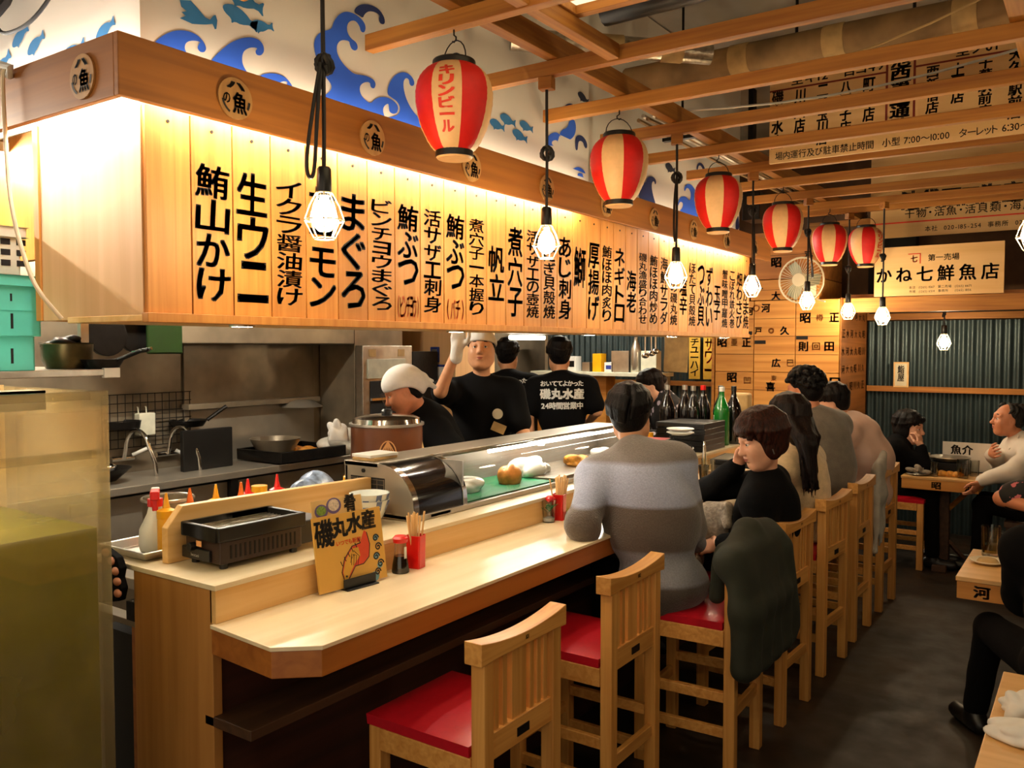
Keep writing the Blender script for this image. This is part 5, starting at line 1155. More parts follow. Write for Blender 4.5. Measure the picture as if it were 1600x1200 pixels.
# ------------------------------------------------------------------ caged bulbs
def bulb_lamp(loc, zt, lab, loop=0, knot=.3, zrot=0):
    t = thing('caged_bulb', lab, 'lamp', loc, zrot, 'hanging caged bulbs')
    MB().lathe([(.012, .062), (.014, .05), (.03, .02), (.036, -.004), (.033, -.026), (.018, -.042), (0, -.047)], n=18, close=False).build('bulb', M['bulb'], t, smooth=True)
    MB().lathe([(0, .145), (.016, .145), (.021, .138), (.0225, .075), (.018, .06), (0, .06)], n=18).build('socket', M['black'], t, smooth=True)
    cg = MB()
    rings = [(.024, .068), (.044, .03), (.058, -.012), (.030, -.066)]
    for k in range(8):
        a = 2*PI*k/8; cg.tube([(r*math.cos(a), r*math.sin(a), z) for r, z in rings], .0022, 5)
    for r, z in (rings[0], rings[2], rings[3]): cg.tube([(r*math.cos(a*2*PI/16), r*math.sin(a*2*PI/16), z) for a in range(16)], .0024, 5, closed=True)
    cg.build('cage', M['cage'], t, smooth=True)
    L = zt-loc[2]
    MB().tube([(0, 0, .14), (.002, .0, .3), (0, 0, L)], .0065, 8).build('cord', M['cable'], t, smooth=True)
    MB().b6(-.03, .03, -.024, .024, L, L+.05).build('ceiling_block', M['joist'], t, bevel=.004)
    if knot:
        kb = MB(); z = .145+knot
        for q in range(3): kb.tube([((.016+.004*q)*math.cos(a*.55+q), .012*math.sin(a*.9+q)+.004*q, z+.026*math.sin(a*.55+q)) for a in range(12)], .0075, 7)
        kb.build('cord_knot', M['cable'], t, smooth=True)
        if loop:
            lb = MB()
            lb.tube(soft([(0, -.01, z), (-.01, -.035*loop, z-.1), (-.012, -.075*loop, z-.25), (-.01, -.085*loop, z-.32), (-.004, -.07*loop, z-.345), (.0, -.052*loop, z-.32), (.004, -.045*loop, z-.2), (.002, -.018, z-.08), (0, -.004, z)]), .006, 7)
            lb.build('cord_loop', M['cable'], t, smooth=True)
    return t
BL = [((-1.90, 1.78, 2.085), 'nearest caged bulb, hanging before the second and third menu boards', .7, .30), ((-1.895, 3.0, 2.13), 'caged bulb hanging behind the nearest lantern', .0, .22), ((-1.84, 4.18, 2.075), 'caged bulb with a long cord loop hanging between the second and third lanterns', 1.0, .36), ((-1.84, 5.36, 2.085), 'caged bulb hanging at the far end of the menu boards', .8, .33), ((-1.82, 6.53, 2.045), 'caged bulb hanging in front of the wall fan', 1.1, .36), ((-1.735, 7.42, 1.995), 'caged bulb hanging just left of the beam sign', 0, .2), ((-1.385, 7.0, 1.935), 'caged bulb whose cord crosses the lettered beam sign', 0, .3), ((-1.10, 8.05, 1.74), 'caged bulb hanging low before the corrugated wall', 0, .1), ((-.25, 4.18, 2.17), 'caged bulb at the right edge of the view', 0, .25)]
for k, (loc, lab, loop, knot) in enumerate(BL): bulb_lamp(loc, 2.75 if k != 7 else 2.08, lab, loop, knot, .2*k)
bulb_lamp((.1, .2, 2.15), 2.75, 'unseen caged bulb added above the camera over the aisle', 0, .25)  # bulbs from here on hang outside the view, added for more light
bulb_lamp((.9, 5.6, 2.15), 2.75, 'unseen caged bulb added over the tables far right of the aisle', 0, .25)
bulb_lamp((.9, 3.9, 2.15), 2.75, 'unseen caged bulb added over the tables right of the aisle', 0, .25)
bulb_lamp((.75, 2.2, 2.15), 2.75, 'unseen caged bulb added over the corner table with the napkins', 0, .25)

# ------------------------------------------------------------------ painted signs among the joists
def sign(name, label, x0, x1, y, z0, z1, mat=None):
    t = thing(name, label, 'sign', ((x0+x1)/2, y, z0)); w = (x1-x0)/2
    MB().b6(-w, w, 0, .02, 0, z1-z0).build('board', mat or M['signwood'], t, bevel=.002)
    return t, Plane((-(x0+x1)/2, -.0015, -z0), (1, 0, 0), (0, 0, 1))
t, P = sign('painted_sign', 'big lettered sign of branch names behind the ceiling joists', -1.637, 1.2, 5.04, 2.775, 3.5)
mb = MB(); rd = MB()
row_text(mb, P, '場内運行及び駐車禁止時間　小型 7：00〜10：00　ターレット 6：30〜9：00', -1.60, 2.812, .045, .008, .92, 'l')
row_text(mb, P, '至キ12一目コ49', -1.51, 3.235, .058, .02, 1.1, 'l', 2.2); row_text(mb, P, '至ノ01一目', -.66, 3.235, .055, .02, 1.1, 'l', 2.5)
for s, x, zt, h in [('磯丸水産', -1.59, 3.195, .34), ('川口店', -1.462, 3.18, .25), ('二子玉川店', -1.335, 3.185, .34), ('八王子店', -1.21, 3.18, .29), ('町田店', -1.087, 3.18, .24), ('西新宿店', -.77, 3.185, .25), ('上野店', -.65, 3.18, .21), ('千葉駅前店', -.524, 3.185, .30), ('大久保駅前店', -.39, 3.20, .35), ('渋谷店', -.26, 3.19, .24)]:
    column_text(mb, P, s, x, zt, .066 if x < -1.5 else .058, h, .03)
column_text(mb, P, '池西第二通路', -.928, 3.275, .095, .405, .035)
mb.build('lettering', M['ink'], t)
rl = MB()
for x in (-.996, -.858): rl.add([P.p(x-.006, 2.875), P.p(x+.006, 2.875), P.p(x+.006, 3.45), P.p(x-.006, 3.45)], [(0, 1, 2, 3)])
for xa, xb, z in ((-1.637, -.996, 3.192), (-.858, 1.0, 3.196)): rl.add([P.p(xa, z-.005), P.p(xb, z-.005), P.p(xb, z+.005), P.p(xa, z+.005)], [(0, 1, 2, 3)])
rl.build('red_lines', plain('sign_red', '#7a2412', .6), t)
t, P = sign('painted_sign', 'wide sign with a red line and telephone numbers below the far joists', -1.70, 1.2, 8.02, 2.645, 3.35)
mb = MB(); row_text(mb, P, '池袋西口海産市場', -1.45, 2.95, .15, .045, .9, 'l', 1.5); row_text(mb, P, '干物・活魚・活貝類・海産物', -1.42, 2.84, .075, .008, 1.0, 'l', 2)
row_text(mb, P, '本社　020-185-254　事務所　020-156-942', -1.26, 2.702, .045, .01, .95, 'l', 1.6); mb.build('lettering', M['ink'], t)
rl = MB(); rl.add([P.p(-1.7, 2.765), P.p(1.2, 2.765), P.p(1.2, 2.777), P.p(-1.7, 2.777)], [(0, 1, 2, 3)]); rl.build('red_line', M['redink'], t)
t, P = sign('painted_sign', 'cream sign with large brush lettering standing on the cross beam', -1.585, -.635, 7.66, 2.12, 2.525)
mb = MB(); row_text(mb, P, 'かね七鮮魚店', -1.10, 2.292, .122, .022, .95, 'c', 3.2); row_text(mb, P, '第一売場', -1.06, 2.422, .052, .012, 1.0, 'c', 1)
row_text(mb, P, '本店　(1265) 1567　第二売場　(1265) 6671', -1.085, 2.186, .023, .004, .95, 'c', 1.5); row_text(mb, P, '市場　(1265) 6514　事務所　　(1265) 1856', -1.085, 2.153, .023, .004, .95, 'c', 1.5)
mb.build('lettering', M['ink'], t)
rl = MB(); put_glyph(rl, P, '七', -1.28, 2.422, .05, .055, .03)
for a in ((-1.325, -1.23, 2.457, 2.464), (-1.238, -1.23, 2.38, 2.464)): rl.add([P.p(a[0], a[2]), P.p(a[1], a[2]), P.p(a[1], a[3]), P.p(a[0], a[3])], [(0, 1, 2, 3)])
rl.build('red_mark', M['redink'], t)
o = MB().b6(-1.83, 2.6, 7.65, 7.77, 1.99, 2.115).build('cross_beam', M['joist'], None, bevel=.004); tag(o, 'heavy timber cross beam under the cream brush-lettered sign', 'beam')
for k in range(9):
    o = MB().b6(-1.7+.42*k-.03, -1.7+.42*k+.03, 7.775, 8.50, 2.06, 2.12).build('rafter', M['joist_y'], None, bevel=.003); tag(o, '%s short rafter from the left behind the cross beam' % ORD[k], 'rafter', 'short rafters behind the cross beam')
o = MB().b6(-1.8, 2.6, 7.78, 8.55, 2.125, 2.15).build('soffit_boards', M['crate_old'], None); tag(o, 'plank soffit over the short rafters by the corrugated wall', 'ceiling boards')
pipe('black_pipe', 'dark conduit under the rafters before the corrugated wall', 'pipe', [(-1.75, 8.3, 2.03), (2.5, 8.3, 2.03)], .03, M['iron'])
o = MB().b6(-1.8, -1.4, 8.45, 8.6, 2.15, 2.75).build('dark_opening', M['dark'], None); tag(o, 'dark opening left of the beam sign', 'opening')
# wall fan
t = thing('wall_fan', 'cream wall fan in a round cage before the crates', 'fan', (-2.09, 7.34, 2.26)); t.rotation_euler = (0, 0, -.1)
MB().tube([(.19*math.cos(a*2*PI/28), -.02, .19*math.sin(a*2*PI/28)) for a in range(28)], .008, 8, closed=True).build('cage_rim', M['cream'], t, smooth=True)
cg = MB()
for k in range(40):
    a = 2*PI*k/40; cg.tube([(.05*math.cos(a), -.075, .05*math.sin(a)), (.13*math.cos(a), -.06, .13*math.sin(a)), (.19*math.cos(a), -.02, .19*math.sin(a))], .0018, 4)
cg.build('cage_wires', M['cream'], t); MB().cyl((0, -.076, 0), .055, .012, 28, 1).build('hub_plate', M['cream'], t, bevel=.003); MB().cyl((0, .06, 0), .06, .1, 22, 1).build('motor', M['cream'], t, bevel=.01)
bl = MB()
for k in range(3):
    a = 2*PI*k/3
    pts = [(.03, -.03), (.09, -.055), (.16, -.04), (.165, .04), (.1, .05), (.03, .03)]
    bl.add([(r*math.cos(a)-s*math.sin(a), -.02+.3*s, r*math.sin(a)+s*math.cos(a)) for r, s in pts], [(0, 1, 2, 3, 4, 5)])
bl.build('blades', plain('fan_blade', '#9a9c86', .4), t, solid=.003); MB().b6(-.03, .03, .1, .25, -.12, .06).build('bracket', M['cream'], t, bevel=.006)
MB().tube([(.0, .12, -.1), (.1, .1, -.16), (.16, .1, -.18)], .006, 6).build('cord', M['cream'], t)

# ------------------------------------------------------------------ crate wall
def crate_box(x0, x1, z0, z1, y, lab, marks, mat='crate', deep=.8):
    t = thing('wooden_crate', lab, 'crate', ((x0+x1)/2, y, z0), 0, 'stacked wooden fish crates'); w = (x1-x0)/2-.003; h = z1-z0-.004
    MB().b6(-w, w, 0, deep, 0, h).build('box', M[mat], t, bevel=.004)
    gv = MB()
    n = max(2, int(h/.14))
    for k in range(1, n): gv.b6(-w, w, -.0015, .0005, h*k/n-.0015, h*k/n+.0015)
    gv.build('plank_gap', M['dark'], t)
    P = Plane((0, -.002, 0), (1, 0, 0), (0, 0, 1)); mb = MB(); rd = MB(); hh = MB()
    for ch, fx, fz, s, c in marks:
        if ch == '▂': hh.b6(-w+2*w*fx-.05, -w+2*w*fx+.05, -.003, .0, h*fz-.016, h*fz+.016); continue
        put_glyph(rd if c == 'r' else mb, P, ch, -w+2*w*fx, h*fz, s, s, .035 if c != 'r' else .01)
    if mb.v: mb.build('brush_mark', M['ink'], t)
    if rd.v: rd.build('red_stamp', plain('stamp_red', '#b4501f', .7), t)
    if hh.v: hh.build('hand_hole', M['dark'], t)
    return t
cx = [-2.95, -2.585, -2.215, -1.842]
crate_box(cx[0], cx[1], 1.475, 2.115, 7.6, 'wooden crate marked 昭 and 正 at the left of the crate wall', [('市', .28, .86, .06, 'b'), ('①', .55, .86, .06, 'r'), ('河', .88, .86, .07, 'b'), ('昭', .18, .42, .085, 'b'), ('亜', .5, .42, .06, 'r'), ('正', .82, .42, .08, 'b'), ('▂', .82, .55, 0, 0)])
crate_box(cx[1], cx[2], 1.475, 2.115, 7.6, 'wooden crate marked 河 and 久 in the middle of the crate wall', [('河', .28, .9, .075, 'b'), ('○', .04, .9, .06, 'r'), ('戸', .1, .58, .06, 'b'), ('◎', .42, .58, .05, 'r'), ('久', .75, .58, .075, 'b'), ('広', .55, .13, .075, 'b'), ('巳', .9, .13, .06, 'r'), ('▂', .15, .42, 0, 0)])
crate_box(cx[2], cx[3], 1.475, 2.115, 7.6, 'wooden crate marked 昭 正 田 at the right of the crate wall', [('昭', .22, .75, .085, 'b'), ('樽', .55, .75, .06, 'r'), ('正', .88, .75, .075, 'b'), ('則', .18, .36, .08, 'b'), ('回', .48, .36, .065, 'r'), ('田', .78, .36, .075, 'b'), ('▂', .15, .48, 0, 0)])
crate_box(cx[0], cx[1], .84, 1.475, 7.6, 'lower wooden crate marked 昭 under the left one', [('昭', .45, .92, .085, 'b'), ('凹', .85, .88, .06, 'r'), ('三', .4, .5, .06, 'r')])
crate_box(cx[1], cx[2], .84, 1.475, 7.6, 'lower wooden crate marked 喜 in the middle', [('喜', .42, .8, .08, 'b'), ('東', .5, .92, .05, 'r')])
crate_box(cx[2], cx[3], .84, 1.475, 7.6, 'lower wooden crate marked 日 at the right', [('日', .92, .88, .08, 'b'), ('巳', .55, .88, .06, 'r')])
for k in range(3): crate_box(cx[k], cx[k+1], .2, .84, 7.6, 'bottom wooden crate %s, mostly hidden behind the guests' % ['on the left', 'in the middle', 'on the right'][k], [('丸', .5, .6, .08, 'b')])
o = MB().b6(-2.96, -1.83, 7.58, 8.4, 0, .2).build('crate_plinth', M['darkwood'], None); tag(o, 'dark plinth under the crate wall', 'plinth')
crate_box(-2.62, -2.02, 2.117, 2.30, 7.6, 'upper crate board marked 大 and 洋 behind the bulb', [('大', .38, .2, .075, 'b'), ('本', .6, .2, .05, 'r'), ('洋', .82, .2, .07, 'b'), ('久', .12, .75, .07, 'b')], 'crate')
crate_box(-2.62, -2.02, 2.302, 2.72, 7.6, 'upper crate board marked 昭 behind the wall fan', [('昭', .38, .35, .085, 'b'), ('河', .1, .78, .07, 'b'), ('川', .5, .82, .06, 'b'), ('丸', .85, .5, .07, 'b')], 'crate_old')
crate_box(-3.3, -2.64, 2.117, 2.6, 7.62, 'upper crate board left of the wall fan', [('久', .82, .3, .07, 'b'), ('正', .5, .6, .07, 'b')], 'crate_old')
# lettered side of the crate wall, facing the aisle
t = thing('crate_side_board', 'old planks with small brush marks on the side of the crate wall', 'planks', (-1.838, 8.0, .2)); MB().b6(-.002, .008, -.39, .56, 0, 1.92).build('planks', wood('side_planks', '#7d4a1a', '#a8662a', 1, .6, 14), t)
mb = MB(); P = Plane((.0095, 0, 0), (0, 1, 0), (0, 0, 1)); rn = random.Random(4)
for r_ in range(5):
    for q in range(6): put_glyph(mb, P, '大正昭河久丸水川'[(r_*3+q*5) % 8], -.32+q*.15+rn.uniform(-.01, .01), 1.15+r_*.155, .1, .07, .02)
mb.build('brush_mark', M['redink'] if 0 else plain('old_ink', '#4a1e0e', .7), t)
o = MB().b6(-2.98, -2.955, 7.595, 7.66, .2, 2.1).build('corner_post', M['joist'], None); tag(o, 'timber post at the left edge of the crate wall', 'post')
t = thing('framed_plaque', 'narrow framed plaque of brush writing on the corrugated wall', 'plaque', (-1.52, 8.545, 1.325)); MB().b6(-.065, .065, 0, .02, 0, .235).build('frame', M['signwood'], t, bevel=.003); MB().b6(-.05, .05, -.002, .0, .015, .22).build('paper', M['cream'], t); mb = MB(); column_text(mb, Plane((0, -.0035, 0), (1, 0, 0), (0, 0, 1)), '鮨屋', 0, .205, .055, .15, .02); mb.build('lettering', M['ink'], t)

# ------------------------------------------------------------------ tables
def table(label, loc, w, d, mark, grp='timber tables by the aisle', ped=True):
    t = thing('dining_table', label, 'table', loc, 0, grp)
    MB().b6(-w/2, w/2, -d/2, d/2, .70, .72).build('top', M['box_ply'], t, bevel=.003)
    ap = MB(); ap.b6(-w/2+.005, w/2-.005, -d/2+.003, -d/2+.023, .625, .70); ap.b6(-w/2+.005, w/2-.005, d/2-.023, d/2-.003, .625, .70); ap.b6(-w/2+.005, -w/2+.025, -d/2+.02, d/2-.02, .625, .70); ap.b6(w/2-.025, w/2-.005, -d/2+.02, d/2-.02, .625, .70)
    ap.build('apron', M['crate'], t, bevel=.002)
    MB().b6(-.04, .04, -.05, .05, .04, .70).build('pedestal', M['shelfwood'], t, bevel=.004)
    MB().b6(-w*.36, w*.36, -.05, .05, 0, .05).build('foot', M['shelfwood'], t, bevel=.004)
    MB().b6(-.05, .05, -d*.4, d*.4, 0, .045).build('foot', M['shelfwood'], t, bevel=.004)
    for s in (-1, 1): MB().tube([(s*.03, 0, .45), (s*.2, 0, .64)], .018, 4).build('brace', M['joist'], t); MB().tube([(s*.03, 0, .2), (s*w*.33, 0, .045)], .018, 4).build('brace', M['shelfwood'], t)
    mb = MB(); P = Plane((0, -d/2+.002, 0), (1, 0, 0), (0, 0, 1))
    for q, c in enumerate(mark): put_glyph(mb, P, c, -.02+.22*q-(w/2-.12 if w > .7 else 0)+0, .662, .06, .05, .04)
    mb.build('brush_mark', M['ink'], t); return t
table('small timber table between the woman in black and the old man', (-.972, 7.31, 0), .53, .56, '昭河')
table('timber table with a beer mug at the right edge', (-.04, 4.36, 0), .9, .60, '河')
table('timber table with crumpled napkins in the bottom right corner', (.23, 2.42, 0), .90, 1.04, '')

# ================================================================== figures: signed-distance modelling, meshed with surface nets
V = lambda *a: np.array(a, dtype=float)
def unit(v): v = np.asarray(v, float); return v/max(np.linalg.norm(v), 1e-9)
def E(c, r, R=None, k=.02, sub=False): return ('e', np.asarray(c, float), np.asarray(r, float), R, k, sub)
def K(a, b, ra, rb=None, k=.02, sub=False): return ('c', np.asarray(a, float), np.asarray(b, float), (ra, rb if rb is not None else ra), k, sub)
def axis_pts(lo, hi, coarse, fines):
    p = lo; out = [p]
    while p < hi:
        st = coarse
        for a, b, s in fines:
            if a-coarse <= p <= b: st = min(st, s)
        p += st; out.append(p)
    return np.array(out, dtype=np.float32)
def sdf_mesh(name, prims, res, mat, parent, off, fines=(), fold=0, fold_seed=0, label=None):
    m = .05; los = []; his = []
    for p in prims:
        if p[5]: continue
        if p[0] == 'e': r = p[2].max(); los.append(p[1]-r); his.append(p[1]+r)
        else: r = max(p[3]); los.append(np.minimum(p[1], p[2])-r); his.append(np.maximum(p[1], p[2])+r)
    lo = np.min(los, 0)-.02; hi = np.max(his, 0)+.02
    ax = [axis_pts(lo[i], hi[i], res, [(c[i]-rad, c[i]+rad, s) for c, rad, s in fines]) for i in range(3)]
    F = np.full([len(a) for a in ax], .08, dtype=np.float32)
    for p in prims:
        if p[0] == 'e': r = p[2].max(); a, b = p[1]-r-m, p[1]+r+m
        else: r = max(p[3]); a, b = np.minimum(p[1], p[2])-r-m, np.maximum(p[1], p[2])+r+m
        sl = tuple(slice(max(0, np.searchsorted(ax[i], a[i])), np.searchsorted(ax[i], b[i])) for i in range(3))
        if any(s.stop <= s.start for s in sl): continue
        X = ax[0][sl[0]][:, None, None]; Y = ax[1][sl[1]][None, :, None]; Z = ax[2][sl[2]][None, None, :]
        if p[0] == 'e':
            x, y, z = X-p[1][0], Y-p[1][1], Z-p[1][2]; R = p[3]
            if R is not None: u = x*R[0, 0]+y*R[1, 0]+z*R[2, 0]; v = x*R[0, 1]+y*R[1, 1]+z*R[2, 1]; w = x*R[0, 2]+y*R[1, 2]+z*R[2, 2]
            else: u, v, w = x, y, z
            rx, ry, rz = p[2]
            k0 = np.sqrt((u/rx)**2+(v/ry)**2+(w/rz)**2); k1 = np.sqrt((u/rx**2)**2+(v/ry**2)**2+(w/rz**2)**2)+1e-6
            d = k0*(k0-1)/k1
        else:
            A = p[1]; B = p[2]-A; L = float(B@B)+1e-9
            x, y, z = X-A[0], Y-A[1], Z-A[2]
            h = np.clip((x*B[0]+y*B[1]+z*B[2])/L, 0, 1)
            d = np.sqrt((x-B[0]*h)**2+(y-B[1]*h)**2+(z-B[2]*h)**2)-(p[3][0]+(p[3][1]-p[3][0])*h)
        f = F[sl]; k = p[4]
        if p[5]:
            g = -d; hh = np.maximum(k-np.abs(f-g), 0)/k; F[sl] = np.maximum(f, g)+hh*hh*k*.25
        else:
            hh = np.maximum(k-np.abs(f-d), 0)/k; F[sl] = np.minimum(f, d)-hh*hh*k*.25
    if fold:
        X = ax[0][:, None, None]; Y = ax[1][None, :, None]; Z = ax[2][None, None, :]; rn = np.random.RandomState(fold_seed)
        g = 0
        for q in range(5):
            kx, ky, kz = rn.uniform(-1, 1, 3)*np.array([22, 22, 34])*(.6+.3*q); g = g+np.sin(kx*X+ky*Y+kz*Z+rn.uniform(0, 6))*(.6**(q*.5))
        F = F+(fold*g*.5).astype(np.float32)
    S = F < 0
    def cs(a, o): return a[o[0]:a.shape[0]-1+o[0], o[1]:a.shape[1]-1+o[1], o[2]:a.shape[2]-1+o[2]]
    offs = [(i, j, k) for i in (0, 1) for j in (0, 1) for k in (0, 1)]
    cnt = sum(cs(S, o).astype(np.int8) for o in offs); act = (cnt > 0) & (cnt < 8)
    I, J, Kk = np.nonzero(act); n = len(I); idx = np.full(act.shape, -1, np.int64); idx[act] = np.arange(n)
    acc = np.zeros((n, 3)); num = np.zeros(n)
    for o in offs:
        for axn in range(3):
            if o[axn]: continue
            o2 = list(o); o2[axn] = 1
            fa = F[I+o[0], J+o[1], Kk+o[2]]; fb = F[I+o2[0], J+o2[1], Kk+o2[2]]; c = (fa < 0) != (fb < 0)
            t = np.where(c, fa/np.where(c, fa-fb, 1), 0)
            pos = np.stack([ax[0][I+o[0]], ax[1][J+o[1]], ax[2][Kk+o[2]]], 1).astype(float)
            pos[:, axn] += t*(ax[axn][(I, J, Kk)[axn]+1]-ax[axn][(I, J, Kk)[axn]])
            acc += pos*c[:, None]; num += c
    vs = acc/np.maximum(num, 1)[:, None]
    quads = []
    for axn in range(3):
        a = [slice(None)]*3; b = [slice(None)]*3; a[axn] = slice(0, -1); b[axn] = slice(1, None)
        s0 = S[tuple(a)]; d = s0 != S[tuple(b)]; u, w = (axn+1) % 3, (axn+2) % 3
        q = np.array(np.nonzero(d)).T; fl = s0[d]
        ok = (q[:, u] >= 1) & (q[:, w] >= 1) & (q[:, u] < act.shape[u]) & (q[:, w] < act.shape[w]); q = q[ok]; fl = fl[ok]
        def cell(du, dw):
            c = q.copy(); c[:, u] -= du; c[:, w] -= dw; return idx[c[:, 0], c[:, 1], c[:, 2]]
        qd = np.stack([cell(1, 1), cell(0, 1), cell(0, 0), cell(1, 0)], 1); qd[~fl] = qd[~fl][:, ::-1]; quads.append(qd)
    Q = np.concatenate(quads); Q = Q[(Q >= 0).all(1)]
    # one relaxing pass
    nb = np.zeros_like(vs); ct = np.zeros(n)
    for i in range(4):
        a, b = Q[:, i], Q[:, (i+1) % 4]; np.add.at(nb, a, vs[b]); np.add.at(ct, a, 1); np.add.at(nb, b, vs[a]); np.add.at(ct, b, 1)
    vs = vs*.6+nb/np.maximum(ct, 1)[:, None]*.4
    vs = vs-np.asarray(off, float)
    me = bpy.data.meshes.new(name); me.vertices.add(n); me.vertices.foreach_set('co', vs.astype(np.float32).ravel())
    me.loops.add(len(Q)*4); me.loops.foreach_set('vertex_index', Q.astype(np.int32).ravel()); me.polygons.add(len(Q))
    me.polygons.foreach_set('loop_start', np.arange(0, len(Q)*4, 4, dtype=np.int32)); me.polygons.foreach_set('loop_total', np.full(len(Q), 4, np.int32))
    me.update(calc_edges=True); me.validate(); me.polygons.foreach_set('use_smooth', [True]*len(me.polygons)); me.materials.append(mat)
    o = bpy.data.objects.new(name, me); COL.objects.link(o)
    if parent: o.parent = parent
    if label: o['label'] = label
    return o
def rotm(yaw, pitch=0, roll=0):
    """columns: forward, left, up; pitch > 0 looks down, roll > 0 tips to the left shoulder"""
    return np.array(Matrix.Rotation(yaw, 3, 'Z') @ Matrix.Rotation(pitch, 3, 'Y') @ Matrix.Rotation(-roll, 3, 'X'))
def ik(S, W, pole, l1=.285, l2=.255):
    d = W-S; L = np.linalg.norm(d); L2 = min(L, (l1+l2)*.995); u = d/max(L, 1e-6)
    a = (l1*l1-l2*l2+L2*L2)/(2*L2); h = math.sqrt(max(l1*l1-a*a, 0)); p = np.asarray(pole, float); p = unit(p-u*(p@u)); return S+u*a+p*h
def hand(w, d, n, t, curl=.5, s=1.0, spread=.1):
    """palm, four jointed fingers and a thumb; d finger direction, n palm normal, t towards the thumb"""
    d, n, t = unit(d), unit(n), unit(t); R = np.stack([d, t, n], 1); P = []
    P.append(K(w-d*.02*s, w+d*.02*s, .025*s, .027*s, .02)); P.append(E(w+d*.052*s, V(.05, .04, .0155)*s, R, .016))
    for i in range(4):
        b = w+(d*(.088-.004*abs(i-1))+t*(.0305-.0205*i))*s; L = (.07, .078, .073, .058)[i]*s; sp = t*(1.5-i)*spread
        p = b-d*.02*s; P.append(K(p, b, .0095*s, .0088*s, .008)); p = b; c = curl*(1+.08*i)
        for j, (f, ang) in enumerate(((.45, .45), (.32, 1.25), (.23, 1.75))):
            a = c*ang; q = p+unit(d*math.cos(a)+n*math.sin(a)+sp*(j == 0))*L*f; P.append(K(p, q, (.0086, .0078, .007)[j]*s, (.0078, .007, .0062)[j]*s, .005)); p = q
    b = w+(d*.022+t*.03)*s; q = b+unit(d*.62+t*.62+n*.35)*.042*s; P += [K(b, q, .0125*s, .0105*s, .012)]
    q2 = q+unit(d*.85+t*(.25-.3*curl)+n*(.25+.3*curl))*.03*s; P.append(K(q, q2, .0098*s, .0085*s, .006)); q3 = q2+unit(d*.9-t*.1*curl+n*.35*curl)*.024*s; P.append(K(q2, q3, .0085*s, .0068*s, .005))
    return P
def head(hc, R, s=1.0, fem=False, aged=False):
    T = lambda x, y, z: hc+R@(V(x, y, z)*s); P = []
    e = lambda c, r, k=.02, sub=False: P.append(E(T(*c), V(*r)*s, R, k*s, sub)); c_ = lambda a, b, ra, rb, k=.012, sub=False: P.append(K(T(*a), T(*b), ra*s, rb*s, k*s, sub))
    e((-.012, 0, .038), (.094, .074, .082), .02); e((.03, 0, -.015), (.06, .064, .075), .04)
    j = .92 if fem else 1
    e((.03, 0, -.058), (.056, .056*j, .056), .04); e((.064, 0, -.097), (.02, .022*j, .016), .03)
    for sd in (-1, 1):
        c_((.0, sd*.056*j, -.05), (.05, sd*.03, -.090), .02, .016, .04)           # jaw line
        e((.06, sd*.040, -.022), (.026, .022, .026), .04)                           # cheek bone
        c_((.088, sd*.012, .036), (.072, sd*.05, .036), .009, .008, .02)            # brow
        e((.097, sd*.032, .012), (.018, .02, .013), .014, True)                    # eye socket
        e((.0795, sd*.0325, .0195), (.0135, .0175, .0075), .005); e((.0785, sd*.0325, .0025), (.0125, .016, .0055), .005)   # lids
        e((-.006, sd*.0745, -.004), (.019, .0085, .031), .008); e((.002, sd*.083, .002), (.009, .006, .016), .006, True)
        e((.104, sd*.0105, -.030), (.009, .0085, .007), .008)                       # nostril wing
    c_((.090, 0, .022), (.109, 0, -.020), .0075, .0115, .016); e((.113, 0, -.024), (.011, .011, .0095), .01)
    e((.093, 0, -.0525), (.0105, .0225, .0062), .008); e((.091, 0, -.0645), (.0105, .019, .0072), .008); e((.1, 0, -.0585), (.012, .026, .0016), .004, True)
    return P, T
